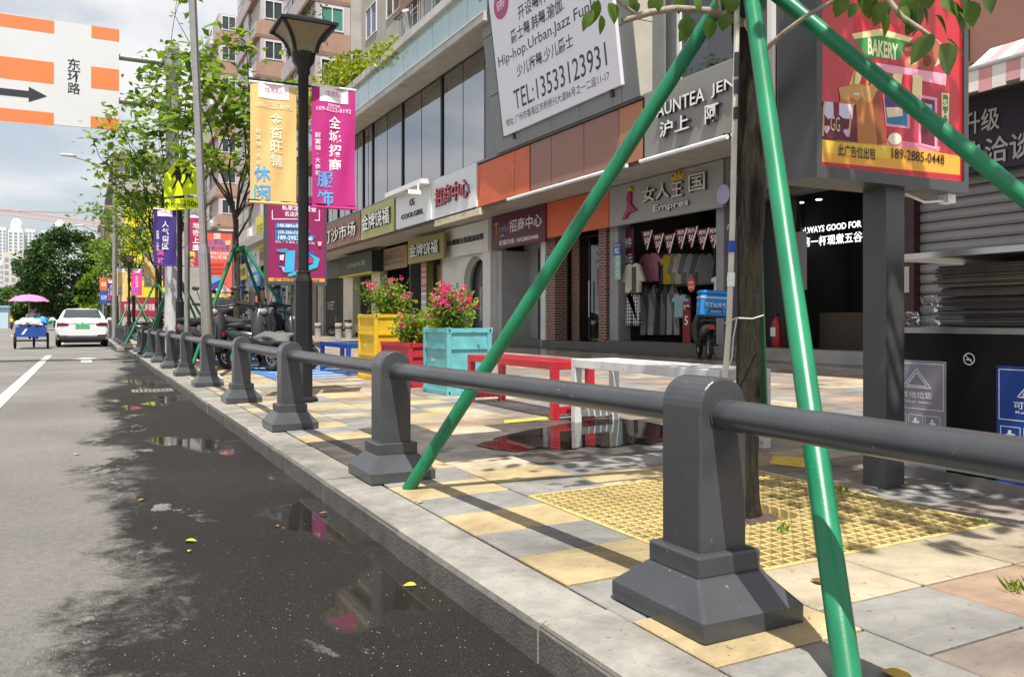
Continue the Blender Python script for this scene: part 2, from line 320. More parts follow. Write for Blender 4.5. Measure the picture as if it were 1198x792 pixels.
# ------------------------------------------------------------------ kerb, each stone its own piece
STONE = mat('kerb_stone', (.29, .275, .245), .8, 0, .16, 9, .35, 120, dirt=.55, world=True, grime=.52)
DARKJ = mat('joint_dirt', (.055, .05, .04), .95, 0, .3, 20)
def kerb_run(X0, y0, y1, name):
    b = MB(); b.box(X0 + .006, X0 + .235, y0 + .01, y1 - .01, -.19, -.012); root = struct(name, b, DARKJ)
    s = MB(); L_ = 1.236; pr = [(0, -.185), (.238, -.185), (.238, 0), (.03, 0), (.012, -.006), (0, -.022)]
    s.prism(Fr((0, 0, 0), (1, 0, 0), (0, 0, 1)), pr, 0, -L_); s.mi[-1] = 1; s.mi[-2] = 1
    me = mesh_of(s, 'kerbstone', [STONE, mat('kerb_face_shade_dirt', (.125, .118, .105), .8, 0, .3, 8, .4, 90, dirt=.5, world=True)], Vector((0, 0, 0))); y = y0  # road face darker: its shade is painted into the colour, along with splash dirt
    while y < y1:
        o = bpy.data.objects.new('kerbstone', me); COL.objects.link(o); o.parent = root
        o.location = (X0 + R.uniform(-.005, .005), y, R.uniform(-.004, .003)); o.rotation_euler = (0, 0, R.uniform(-.003, .003)); y += 1.24
    return root
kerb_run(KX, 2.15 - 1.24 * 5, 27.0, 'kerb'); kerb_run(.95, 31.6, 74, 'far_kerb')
# ------------------------------------------------------------------ pavement: slabs laid one by one near the camera
YEL = mat('slab_yellow', (.47, .365, .20), .75, 0, .16, 3, .3, 180, dirt=.4, world=True, grime=.52)
YEL2 = mat('slab_sand', (.43, .365, .26), .75, 0, .14, 5, .3, 180, dirt=.5, world=True, grime=.52)
GRY = mat('slab_grey', (.26, .252, .238), .75, 0, .16, 5, .35, 180, dirt=.45, world=True, grime=.52)
GRY2 = mat('slab_blue_grey', (.20, .20, .195), .72, 0, .18, 6, .35, 180, dirt=.4, world=True, grime=.52)
PNK = mat('slab_pink', (.34, .235, .165), .78, 0, .16, 5, .35, 180, dirt=.5, world=True, grime=.52)
WETS = mat('slab_wet', (.075, .062, .052), .16, 0, .3, 2.5, .05, 40, dirt=.6, world=True, grime=.52)
DMP = mat('slab_damp', (.095, .088, .08), .42, 0, .35, 4, .2, 150, dirt=.5, world=True, grime=.52); GPK = mat('slab_grey_pink', (.26, .215, .18), .78, 0, .18, 4, .35, 180, dirt=.6, world=True, grime=.52)
SL = [YEL, YEL2, GRY, GRY2, PNK, WETS, DMP, GPK]
b = MB(); ang = math.atan(SLOPE)
for y0, y1, x0 in ((-6, 27.2, 1.40), (31.6, 74, 1.17)):
    b.add([(x0, y0, gz(x0) - .035), (14, y0, gz(14) - .035), (14, y1, gz(14) - .035), (x0, y1, gz(x0) - .035), (x0, y0, -.25), (14, y0, -.25), (14, y1, -.25), (x0, y1, -.25)],
          [(0, 1, 2, 3), (4, 5, 1, 0), (7, 3, 2, 6), (4, 0, 3, 7), (5, 6, 2, 1)])
PAVE = struct('pavement', b, DARKJ)
def slab_mesh(m, sx, sy):
    s = MB(); h, c = .034, .004; X, Y = sx / 2 - .0055, sy / 2 - .0055
    vs = [(-X, -Y, -h), (X, -Y, -h), (X, Y, -h), (-X, Y, -h), (-X, -Y, -c), (X, -Y, -c), (X, Y, -c), (-X, Y, -c), (-X + c, -Y + c, 0), (X - c, -Y + c, 0), (X - c, Y - c, 0), (-X + c, Y - c, 0)]
    s.add(vs, [(i, (i + 1) % 4, 4 + (i + 1) % 4, 4 + i) for i in range(4)] + [(4 + i, 4 + (i + 1) % 4, 8 + (i + 1) % 4, 8 + i) for i in range(4)] + [(8, 9, 10, 11)])
    return mesh_of(s, 'paving_slab', m, Vector((0, 0, 0)))
GX0, GX1, GY0, GY1 = 1.972, 3.398, 2.207, 3.673      # tree grating
SW, SH = .54, .37
DP = [gp(x, y) for x, y in ((372, 520), (395, 510), (425, 503), (480, 500), (540, 505), (600, 497), (680, 490), (760, 490), (800, 505), (780, 528), (690, 532), (620, 540), (560, 542), (500, 545), (430, 538))]
def inpoly(x, y):
    c = False; n = len(DP)
    for i in range(n):
        a, b_ = DP[i], DP[i - 1]
        if (a.y > y) != (b_.y > y) and x < (b_.x - a.x) * (y - a.y) / (b_.y - a.y) + a.x: c = not c
    return c
cells = []; RS = random.Random(3)
for j in range(-12, 68):
    for i in range(0, 22):
        off = 0 if i == 0 else 0
        sw = SW if i == 0 else .48; x = 1.425 + SW * .5 if i == 0 else 1.965 + .48 * (i - .5); y = (2.40 if i == 0 else 2.20) + SH * (j + .5)
        if y > 27: continue
        if GX0 < x < GX1 and GY0 < y < GY1: continue
        if i == 0: k = 2 if j % 2 else 0
        elif x < 3.6: k = RS.choices((0, 1, 2, 3, 4), (.20, .34, .24, .06, .16))[0]
        elif x < 9.3: k = RS.choices((1, 2, 3, 4, 7), (.14, .30, .08, .16, .32))[0]
        else: k = 5
        if y < 1.75 and x > 2.0: k = RS.choices((0, 2, 4, 7), (.25, .2, .4, .15))[0]
        if inpoly(x, y): k = 6
        cells.append((x, y, k, sw))
def pxof(x, y, z):
    d = x * SN + y * CS; return (9e9, 9e9) if d < .2 else (CX + F * (x * CS - y * SN) / d, HY - F * (z - CH) / d)
def area(c):
    q = pxof(c[0], c[1], 0); d = c[0] * SN + c[1] * CS
    if not (-60 < q[0] < 1260 and q[1] < 860) or d < .9: return 0
    return 1 / d ** 3
cells.sort(key=area, reverse=True)
SM = {(k, w): slab_mesh(m, w, SH) for k, m in enumerate(SL) for w in (SW, .48)}
for (x, y, k, sw) in cells[:296]:
    o = bpy.data.objects.new('paving_slab', SM[(k, sw)]); COL.objects.link(o); o.parent = PAVE; o.location = (x, y, gz(x) + RS.uniform(-.003, .0015))
    o.rotation_euler = (RS.uniform(-.004, .004), -ang + RS.uniform(-.003, .003), 0 if RS.random() < .5 else math.pi if False else 0)
rest = MB()
for (x, y, k, sw) in cells[296:]:
    rest.m = k; a, c = sw / 2 - .004, SH / 2 - .004; dz = RS.uniform(-.003, .001)
    rest.add([(x + sx * a, y + sy * c, gz(x + sx * a) + dz) for sx, sy in ((-1, -1), (1, -1), (1, 1), (-1, 1))] + [(x + sx * (a + .003), y + sy * (c + .003), gz(x) - .03) for sx, sy in ((-1, -1), (1, -1), (1, 1), (-1, 1))],
             [(0, 1, 2, 3)] + [(4 + i, 4 + (i + 1) % 4, (i + 1) % 4, i) for i in range(4)])
RS2 = random.Random(4); y = 31.8
while y < 73:
    x = 1.2
    while x < 12:
        rest.m = RS2.choices((0, 1, 2, 3, 4), (.2, .2, .3, .1, .2))[0]; z = gz(x)
        rest.add([(x, y, z), (x + .98, y, z), (x + .98, y + .98, z), (x, y + .98, z)], [(0, 1, 2, 3)]); x += 1
    y += 1
o = obj('paving_slab_field', rest, SL, PAVE); o['kind'] = 'stuff'
# painted scooter bay
bay = MB(); BLU = mat('bay_blue', (.05, .16, .42), .7, 0, .25, 8, dirt=.5); YLP = mat('bay_yellow', (.60, .42, .06), .7, 0, .25, 8, dirt=.5)
for (x0, x1, y0, y1, k) in ((2.5, 5.2, 12.6, 16.9, 0), (2.5, 5.2, 16.9, 17.05, 1), (2.5, 5.2, 18.0, 22.0, 0), (2.5, 5.2, 17.85, 18.0, 1), (2.5, 5.2, 12.45, 12.6, 1)):
    bay.m = k; bay.add([(x0, y0, gz(x0) + .006), (x1, y0, gz(x1) + .006), (x1, y1, gz(x1) + .006), (x0, y1, gz(x0) + .006)], [(0, 1, 2, 3)])
for i in range(6):
    bay.m = 2; y0 = 12.9 + i * .65; bay.add([(2.7, y0, gz(2.7) + .010), (4.9, y0, gz(4.9) + .010), (4.9, y0 + .12, gz(4.9) + .010), (2.7, y0 + .12, gz(2.7) + .010)], [(0, 1, 2, 3)])
struct('parking_bay_marking', bay, [BLU, YLP, mat('bay_white', (.6, .6, .58), .7, 0, .2, 8, dirt=.6)])
ln = MB(); ln.add([gp(x, y) + Vector((0, 0, .004)) for x, y in ((590, 492), (650, 487), (650, 490), (590, 495.5))], [(0, 1, 2, 3)])
ln.add([gp(x, y) + Vector((0, 0, .004)) for x, y in ((905, 533), (960, 537), (945, 548), (900, 543))], [(0, 1, 2, 3)]); struct('yellow_marking', ln, mat('yellow_line', (.62, .42, .06), .7, 0, .3, 30, dirt=.9))
# puddle by the white bench
WATER = mat('puddle_water', (.022, .018, .016), .02, 0, .3, 3, spec=.6)
pts = [(556, 521), (585, 511), (612, 505), (640, 500), (672, 494), (712, 491), (745, 492), (772, 497), (790, 505), (784, 515), (758, 521), (742, 519), (712, 524), (688, 522), (660, 527), (632, 524), (605, 529), (580, 526)]
pd = MB(); pd.add([gp(x, y) + Vector((0, 0, .005)) for x, y in pts], [tuple(range(len(pts)))[::-1]])
pts = [(815, 525), (838, 519), (858, 521), (862, 530), (840, 536), (820, 533)]
pd.add([gp(x, y) + Vector((0, 0, .005)) for x, y in pts], [tuple(range(len(pts)))[::-1]]); struct('puddle', pd, WATER)
# tree grating
GRT = mat('grating_yellow', (.58, .45, .19), .65, 0, .15, 9, .1, 90, dirt=.6, grime=.35)
TX, TY = 2.64, 2.87
gt = thing('tree_grating', 'yellow square grid grating set in the paving around the near tree trunk', 'grating', (TX, TY, gz(TX)))
b = MB(); n = 25; hz = gz
def gbar(b, x0, x1, y0, y1):
    b.add([(x, y, gz(x) + z) for z in (-.05, .003) for y in (y0, y1) for x in (x0, x1)], [(4, 5, 7, 6), (0, 1, 5, 4), (2, 6, 7, 3), (0, 4, 6, 2), (1, 3, 7, 5)])
for i in range(n + 1):
    x = GX0 + (GX1 - GX0) * i / n; w = .005 if 0 < i < n else .012
    for (y0, y1) in (((GY0, GY1),) if abs(x - TX) > .17 else ((GY0, TY - .17), (TY + .17, GY1))): gbar(b, x - w, x + w, y0, y1)
obj('cross_bars', b, GRT, gt); b = MB()
for i in range(n + 1):
    y = GY0 + (GY1 - GY0) * i / n; w = .005 if 0 < i < n else .012
    for (x0, x1) in (((GX0, GX1),) if abs(y - TY) > .17 else ((GX0, TX - .17), (TX + .17, GX1))): gbar(b, x0, x1, y - w, y + w)
obj('long_bars', b, GRT, gt)
b = MB(); b.add([(x, y, gz(x) - .033) for x, y in ((GX0, GY0), (GX1, GY0), (GX1, GY1), (GX0, GY1))], [(0, 1, 2, 3)]); obj('bedding', b, mat('grating_bed', (.15, .11, .045), .95, 0, .35, 14, .8, 60), gt)
r9 = random.Random(77); b = MB(); n9 = 14
vs = [(TX, TY, gz(TX) + .012)] + [(TX + (.155 + r9.uniform(-.02, .012)) * math.cos(6.2832 * k / n9), TY + (.155 + r9.uniform(-.02, .012)) * math.sin(6.2832 * k / n9), gz(TX) - .02) for k in range(n9)]
b.add(vs, [(0, 1 + k, 1 + (k + 1) % n9) for k in range(n9)]); obj('soil', b, mat('pit_soil', (.07, .05, .033), .95, 0, .5, 30, 1, 40), gt)
# ------------------------------------------------------------------ guardrail
GUN = mat('gunmetal_paint', (.060, .064, .070), .25, .1, .14, 5, .05, 200, dirt=.4, chips=((.42, .42, .42), 26, .66), world=True)
def rail_post(X, Y, root, tmpl=[None]):
    if tmpl[0] is None:
        b = MB(); pr = [(-.088, .19)] + [(-.088 * math.cos(math.pi * i / 14), .62 + .088 * math.sin(math.pi * i / 14)) for i in range(15)] + [(.088, .19)]
        b.prism(Fr((0, .09, 0), (1, 0, 0), (0, 0, 1)), pr, 0, .18); po = mesh_of(b, 'post', GUN, Vector((0, 0, 0)))
        b = MB(); b.box(-.118, .118, -.118, .118, .135, .2); co = mesh_of(b, 'collar', GUN, Vector((0, 0, 0)))
        b = MB(); b.frus((0, 0), .185, .225, -.004, .185, .225, .055); b.f.pop(1); b.mi.pop(); b.sm.pop(); b.frus((0, 0), .185, .225, .055, .12, .12, .14); b.f.pop(6 - 1); b.mi.pop(); b.sm.pop(); ba = mesh_of(b, 'base', GUN, Vector((0, 0, 0)))
        tmpl[0] = (po, co, ba)
    po, co, ba = tmpl[0]; prev = None
    for nm, me, w in (('post', po, .008), ('collar', co, .008), ('base', ba, .010)):
        o = bpy.data.objects.new(nm, me); COL.objects.link(o)
        if prev is None: o.parent = root; o.location = Vector((X, Y, gz(X))) - root.location; prev = o
        else: o.parent = prev
        bev(o, w, 3)
    return prev
near = [(1.62, -.5), (1.67, 2.0), (1.545, 4.55), (1.505, 7.0), (1.52, 9.52), (1.48, 12.05), (1.46, 14.55), (1.45, 17.05), (1.44, 19.55), (1.43, 22.05), (1.42, 24.5), (1.42, 26.6)]
def railing(label, pts):
    root = thing('guardrail', label, 'guardrail', (pts[0][0], pts[0][1], 0))
    for X, Y in pts: rail_post(X, Y, root)
    for (a, b_), (c, d) in zip(pts, pts[1:]):
        b = MB(); b.tube([(a, b_, .6 + gz(a)), (c, d, .6 + gz(c))], .046, 16); rl = obj('rail', b, GUN, root)
        d9 = Vector((c - a, d - b_, 0)).normalized()
        for e9, s9 in (((a, b_), 1), ((c, d), -1)): b = MB(); p9 = Vector((e9[0], e9[1], .6 + gz(e9[0]))) + d9 * s9 * .088; b.tube([p9, p9 + d9 * s9 * .008], .052, 16); obj('weld_ring', b, GUN, rl)
    return root
railing('dark grey guardrail with rounded posts along the near kerb', near)
railing('dark grey guardrail on the far side of the driveway gap behind the white car', [(1.3, 32.4 + 2.5 * i) for i in range(12)])
# road drains
IRON = mat('cast_iron', (.24, .23, .21), .6, .3, .3, 20, .2, 80)
for (px, py, lab) in ((178, 457, 'slotted iron drain grate by the kerb beside the roadside puddle'), (150, 421, 'farther iron drain grate by the kerb near the white car')):
    c = rp(px, py); t = thing('drain_grate', lab, 'drain', (c.x, c.y, RZ), 'drain grates in the road')
    b = MB(); x0, x1, y0, y1 = c.x - .27, c.x + .27, c.y - .22, c.y + .22
    for q in ((x0, x1, y0, y0 + .05), (x0, x1, y1 - .05, y1), (x0, x0 + .04, y0 + .05, y1 - .05), (x1 - .04, x1, y0 + .05, y1 - .05)): b.box(*q, RZ - .01, RZ + .008)
    obj('frame', b, IRON, t); b = MB(); b.box(x0 + .02, x1 - .02, y0 + .02, y1 - .02, RZ - .01, RZ + .002); obj('pit', b, mat('pit_black', (.008, .008, .008), .9), t)
    for i in range(8):
        b = MB(); xx = x0 + .07 + i * .057; b.box(xx - .014, xx + .014, y0 + .05, y1 - .05, RZ, RZ + .007); obj('bar', b, IRON, t)
# ================================================================== the arcade building with its shop fronts
FS, SX, SZ = 10.15, 12.0, 4.22       # fascia plane, shop-front plane, soffit height
YE = 47.0; YS = 2.0                  # far and near end
def fy(px): return yx(px, FS)
def sy(px): return yx(px, SX)
WHT = mat('white_render', (.70, .69, .66), .7, 0, .06, 3, .1, 60, dirt=.25)
GRYP = mat('grey_cladding', (.20, .205, .205), .45, .1, .1, 1.5, .03, 40, dirt=.35)
LGRY = mat('light_grey_panel', (.42, .415, .40), .6, 0, .08, 2, dirt=.3)
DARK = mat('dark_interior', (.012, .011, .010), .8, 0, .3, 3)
DKGL = mat('dark_frame', (.02, .02, .022), .4, .3)
BRN = mat('brown_panel', (.275, .135, .10), .5, 0, .07, 1.2, .02, 60, dirt=.12)
ORG = mat('orange_panel', (.62, .115, .035), .5, 0, .12, 1.3, .02, 60, dirt=.35)
CONC = mat('concrete', (.36, .345, .315), .85, 0, .14, 2.2, .3, 50, dirt=.55)
SOF = mat('soffit_panel', (.50, .47, .41), .8, 0, .1, 2, dirt=.35, world=True)
GLS = glassmat('window_glass', (.9, .93, .95), .06, 6.0)
BL = thing('arcade_building', 'long two storey shop building with orange and brown fascia and glass upper windows', 'building', (12, 20, gz(12)))
def bp(name, mb, m, par=None): return obj(name, mb, m, par or BL)
# body behind
b = MB(); b.box(16, 26, YS, YE, -.2, 9.6); b.box(10.9, 16, YS, YE, 8.95, 9.6); b.box(FS + .06, 16, YS, YE, SZ + .06, 5.3); bp('body', b, DARK)
for q in ((11.9, 16, YE - .3, YE, 0, 9.6), (11.9, 16, YS, YS + .3, 0, 9.6), (10.3, 12.4, YE - .28, YE + .02, 5.3, 8.95)): b = MB(); b.box(*q); bp('end_wall', b, CONC)
# soffit panels
s = MB(); s.box(0, .60, 0, .88, 0, .02); sm = mesh_of(s, 'soffit_panel', SOF, Vector((0, 0, 0)))
y = 4.0
while y < 46:
    for i in range(3):
        o = bpy.data.objects.new('soffit_panel', sm); COL.objects.link(o); o.parent = BL; o.location = Vector((FS + .04 + .608 * i, y, SZ + R.uniform(0, .006))) - BL.location
    y += .89
# fascia panels (pieces); signs are things of their own
def fpanel(px0, px1, m, z0=SZ - .03, z1=5.40, X=FS, par=None):
    y1, y0 = fy(px0), fy(px1); b = MB(); b.box(X, X + .06, y0 + .012, y1 - .012, z0, z1); return bev(bp('fascia_panel', b, m, par), .006, 1)
for a, c_, m in ((558, 602, ORG), (602, 619.5, ORG), (620.5, 645, BRN), (645, 683, BRN), (683, 724, BRN), (724, 752, mat('brown_orange_panel', (.40, .16, .075), .5, 0, .12, 1.2, dirt=.2))): fpanel(a, c_, m)
for a, c_ in ((908, 970), (970, 1050), (1050, 1128), (1133, 1240), (1240, 1400)): fpanel(a, c_, BRN, z1=6.9)
fpanel(330, 379, BRN)
b = MB(); b.box(FS + .03, FS + .075, fy(905), YE, SZ - .06, 5.44); bp('fascia_backing', b, DKGL)
b = MB(); b.box(FS - .03, FS + .1, fy(905), YE, 5.44, 5.50); bp('fascia_cap', b, GRYP)
b = MB(); b.box(FS + .02, FS + .06, fy(905) , YE, SZ - .10, SZ - .06); bp('fascia_drip', b, mat('drip_maroon', (.10, .03, .03), .5))
# ghost letters left on the orange panel
g = MB(); fr = FX(FS - .001, fy(558), SZ)
for (cx, r) in ((.55, .33),): g.ring(fr, cx, .55, r - .05, r, .001)
bp('ghost_ring', g, mat('ghost', (.66, .17, .08), .6)); g = MB(); g.text(fr, 'M A T', 1.7, .58, h=.42, c=.001, bold=0); bp('ghost_lettering', g, mat('ghost', (.66, .17, .08), .6))
# second floor windows
WX = 10.38; mull = [569, 517.5, 471.5, 436.5, 425.5, 411, 396, 383]
wy = [yx(p, WX) for p in mull] + [YE - .3]
for i, (ya, yb) in enumerate(zip(wy, wy[1:])):
    w_ = MB(); w_.box(WX - .05, WX + .05, ya - .05, ya + .05, 5.50, 8.93); wf = bp('window', w_, DKGL)
    q = MB(); q.add([(WX, yb - .05, 5.56), (WX, ya + .05, 5.56), (WX, ya + .05, 8.86), (WX, yb - .05, 8.86)], [(0, 1, 2, 3)]); obj('pane', q, GLS, wf)
    q = MB(); q.box(WX - .04, WX + .04, ya + .05, yb - .05, 8.86, 8.93); q.box(WX - .04, WX + .04, ya + .05, yb - .05, 5.50, 5.56); q.box(WX - .01, WX + .012, (ya + yb) / 2 - .008, (ya + yb) / 2 + .008, 5.56, 8.86); obj('frame', q, DKGL, wf)
    q = MB(); L0 = ya + .06 + (yb - ya) * (.5 if i % 2 == 0 else .05); L1 = min(L0 + (yb - ya) * .42, yb - .06); n = 22; vs = []
    for k in range(n + 1):
        xx = WX + .13 + .035 * math.sin(k * 1.9); vs += [(xx, L0 + (L1 - L0) * k / n, 5.57), (xx, L0 + (L1 - L0) * k / n, 8.7)]
    q.add(vs, [(2 * k, 2 * k + 2, 2 * k + 3, 2 * k + 1) for k in range(n)], True); obj('curtain', q, mat('curtain', (.78, .80, .80), .9), wf)
b = MB(); b.box(11.6, 11.7, wy[0], YE - .3, 5.5, 8.93); bp('room_back', b, mat('room_grey', (.10, .10, .11), .8))
# projecting slab, glass balustrade and coping
PXs = 9.45; y0s, y1s = yx(566, PXs), YE - .5
b = MB(); b.box(PXs + .1, 10.9, y0s, y1s, 8.92, 9.14); bp('slab', b, CONC)
nseg = 20; sg = (y1s - y0s) / nseg
s = MB(); s.box(0, .10, .008, sg - .012, 0, .24); slm = mesh_of(s, 'slab_edge', mat('edge_stone', (.52, .505, .47), .75, 0, .14, 1.5, .1, 50, dirt=.6, world=True), Vector((0, 0, 0)))
s = MB(); s.box(-.05, .30, .008, sg - .012, 0, .26); cpm = mesh_of(s, 'coping', MATS['edge_stone'], Vector((0, 0, 0)))
s = MB(); s.box(0, .03, .012, sg - .015, 0, .97); FROST = mat('frosted_glass', (.40, .545, .535), .08, 0, .07, 1, dirt=.2, coat=.8, world=True); gpm = mesh_of(s, 'glass_panel', FROST, Vector((0, 0, 0)))
s = MB(); s.box(0, .85, .005, sg - .006, 0, .02); spm = mesh_of(s, 'slab_soffit', mat('slab_soffit_stone', (.47, .43, .365), .85, 0, .14, 2, .1, 50, dirt=.75, world=True), Vector((0, 0, 0)))
for i in range(nseg):
    for me, X, Z in ((slm, PXs, 8.9), (gpm, PXs + .10, 9.142), (cpm, PXs, 10.11), (spm, PXs + .10, 8.895)):
        o = bpy.data.objects.new(me.name.split('.')[0], me); COL.objects.link(o); o.parent = BL; o.location = Vector((X, y0s + i * sg, Z)) - BL.location
b = MB(); b.box(PXs - .03, PXs - .002, y0s, y1s, 9.10, 9.15); bp('edge_trim', b, mat('alu_trim', (.62, .63, .64), .35, .6))
# leaning grey cladding that carries the big billboard
LEAN = .125; yL, yR = yx(579.5, 10.05), yx(746, 10.0)
frc = Fr((10.06, yL, 5.46), (0, -1, 0), (-LEAN, 0, 1)); wd = yL - yR
b = MB(); b.prism(Fr((0, yL, 0), (1, 0, 0), (0, 0, 1)), [(10.10, 5.44), (11.6, 5.44), (11.6, 13), (9.16, 13)], 0, -0 - .0001) if False else None
b.fbox(frc, .02, wd - .02, .02, 8.2, -1.2, -.03); bp('cladding_core', b, DKGL)
for (a0, a1) in ((0, .55), (wd - .62, wd)):
    z = .0
    while z < 8:
        b = MB(); b.fbox(frc, a0 + .006, a1 - .006, z + .01, z + 1.55, -.04, 0); bev(bp('cladding_panel', b, GRYP), .006, 1); z += 1.56
k = .55
while k < wd - .7:
    b = MB(); b.fbox(frc, k + .006, min(k + 1.3, wd - .62) - .006, .01, .34, -.04, 0); bp('cladding_panel', b, GRYP); k += 1.3
z = 0
while z < 8:
    b = MB(); b.fbox(Fr(frc.p(wd, 0, 0), (1, 0, 0), frc.u), 0, 1.1, z + .01, z + 1.55, -.003, .02); bp('cladding_panel', b, mat('cladding_cream', (.46, .43, .37), .6, 0, .1, 2, dirt=.4)); z += 1.56
b = MB(); b.box(10.33, 10.40, yL - .6, wy[0] - .05, 5.5, 9.0); bp('cladding_panel', b, GRYP)
# recess beside it and the curtained window
for (pa, pb, X) in ((748, 777, 10.35), (778, 792, 10.55)):
    for (z0, z1) in ((5.52, 7.9), (7.93, 10.3), (10.33, 12.7)):
        b = MB(); b.box(X, X + .05, yx(pb, X) + .012, yx(pa, X) - .012, z0, z1); bp('cladding_panel', b, GRYP)
yw0, yw1 = yx(905, 10.6), yx(794, 10.6)
b = MB(); b.box(10.55, 10.66, yw1 - .10, yw1, 5.5, 12); b.box(10.55, 10.66, yw0, yw0 + .1, 5.5, 12); wf = bp('window', b, WHT)
b = MB(); b.add([(10.6, yw1 - .1, 5.5), (10.6, yw0 + .1, 5.5), (10.6, yw0 + .1, 12), (10.6, yw1 - .1, 12)], [(0, 1, 2, 3)]); obj('pane', b, glassmat('blue_glass', (.35, .45, .6), .2, 1.2), wf)
q = MB(); n = 40; L0, L1 = yx(826, 10.8), yw1 - .1; vs = []
for k in range(n + 1):
    xx = 10.82 + .05 * math.sin(k * 1.7); vs += [(xx, L0 + (L1 - L0) * k / n, 5.5), (xx, L0 + (L1 - L0) * k / n, 12)]
q.add(vs, [(2 * k, 2 * k + 2, 2 * k + 3, 2 * k + 1) for k in range(n)], True); obj('curtain', q, mat('teal_curtain', (.50, .66, .62), .9, 0, .1, 3), wf)
b = MB(); b.box(11.6, 11.7, 4, yw1 + 3, 5.3, 12.5); bp('room_back', b, mat('room_blue', (.05, .07, .11), .8))
b = MB(); b.box(10.5, 10.9, yw1 + .02, yx(784, 10.5), 5.5, 5.95); bp('air_conditioner_ledge', b, LGRY)
# tube lights slung under the fascia
for px0, px1, lab in ((598, 738, 'long white tube light fixture under the brown fascia panels'), (754, 856, 'white tube light fixture under the grey fascia sign'), (862, 905, 'short white tube light fixture right of the tree trunk')):
    t = thing('tube_light', lab, 'light', (FS - .05, fy(px1), SZ - .12), 'tube lights under the fascia'); b = MB(); b.tube([(FS - .10, fy(px1), SZ - .1), (FS - .10, fy(px0), SZ - .1)], .045, 8); obj('tube', b, mat('tube_white', (.8, .8, .8), .3), t)
    for f_ in (.03, .5, .97): b = MB(); yy = fy(px1) + (fy(px0) - fy(px1)) * f_; b.box(FS - .12, FS + .02, yy - .03, yy + .03, SZ - .10, SZ - .03); obj('bracket', b, DKGL, t)
# ------------------------------------------------------------------ ground floor fronts at X = 12
FLZ = gz(12)
def wall(px0, px1, z0, z1, m, name='wall', X0=SX, X1=SX + .25): b = MB(); b.box(X0, X1, sy(px1), sy(px0), z0, z1); return bp(name, b, m)
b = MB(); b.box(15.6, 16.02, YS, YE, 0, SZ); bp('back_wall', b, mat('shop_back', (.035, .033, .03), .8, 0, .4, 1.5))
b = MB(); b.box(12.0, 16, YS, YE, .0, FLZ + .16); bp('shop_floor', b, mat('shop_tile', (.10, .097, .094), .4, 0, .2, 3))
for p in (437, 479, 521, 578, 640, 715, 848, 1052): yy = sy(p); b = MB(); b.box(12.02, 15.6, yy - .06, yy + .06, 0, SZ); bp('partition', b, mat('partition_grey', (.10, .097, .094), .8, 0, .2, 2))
# steps
for (p0, p1, h, dx, m) in ((1052, 848, .20, .55, CONC), (846, 716, .24, .25, mat('dark_stone_step', (.07, .068, .065), .4, 0, .2, 5)), (714, 640, .18, .2, MATS['dark_stone_step']), (640, 578, .2, .12, MATS['dark_stone_step']), (545, 480, .14, .3, CONC)):
    b = MB(); b.box(SX - dx, SX + .1, sy(p0), sy(p1), FLZ - .1, FLZ + h); bev(bp('step', b, m), .01, 1)
# far shop with grille shutter (beside the dark green sign)
for i in range(26):
    yy = sy(374) + (sy(404) - sy(374)) * i / 25; b = MB(); b.box(SX + .05, SX + .07, yy - .02, yy + .02, FLZ, 3.2); bp('grille_bar', b, mat('grille', (.10, .10, .10), .5, .4))
for i in range(22):
    b = MB(); b.box(SX + .072, SX + .085, sy(404), sy(374), FLZ + .1 + i * .14, FLZ + .125 + i * .14); bp('grille_rail', b, MATS['grille'])
b = MB(); b.text(FX(SX + .03, sy(374), 0), 'SHEET', 2.4, 1.75, w=1.5, h=.45, c=0, bold=0); bp('shutter_lettering', b, mat('shutter_ink', (.42, .42, .42), .6))
wall(405, 416, 0, SZ, mat('beige_tile', (.52, .49, .42), .5, 0, .08, 2, dirt=.3), 'column', SX - .15)
wall(437, 447, 0, SZ, MATS['beige_tile'], 'column', SX - .1); wall(416, 437, 0, .75, MATS['beige_tile'], 'wall')
wall(378, 400, 3.2, SZ, DKGL)
# eatery: yellow-green door wall, menu board, stickered pier
OLV = mat('olive_wall', (.30, .27, .08), .7, 0, .1, 2, dirt=.3)
wall(494, 500, FLZ, 3.2, OLV, 'pier', SX - .05); wall(500, 508, FLZ, 3.1, OLV, 'wall', SX + .4, SX + .5); wall(516, 521, FLZ, 3.3, OLV, 'pier', SX - .02)
b = MB(); fr = FX(SX - .06, sy(494), 0); rr = random.Random(2)
for k in range(26): b.m = rr.randrange(3); z = .3 + k * .108; b.flat(fr, [(.08, z), (.62, z), (.62, z + .1), (.08, z + .1)], .006)
bp('sticker_strip', b, [ink('e8e4e4'), ink('d05a68'), ink('b8b0b4')])
b = MB(); b.box(SX + .18, SX + .22, sy(516), sy(510), 1.2, 3.0); mbd = bp('menu_board', b, DKGL); b = MB(); fr = FX(SX + .178, sy(510), 1.2); L_ = sy(510) - sy(516)
for k in range(12): b.m = k % 3; b.flat(fr, [(.06, .12 + k * .135), (L_ - .06, .12 + k * .135), (L_ - .06, .24 + k * .135), (.06, .24 + k * .135)], .001)
obj('print', b, [ink('e7e2da'), ink('c9c9d4'), ink('d88d4e')], mbd)
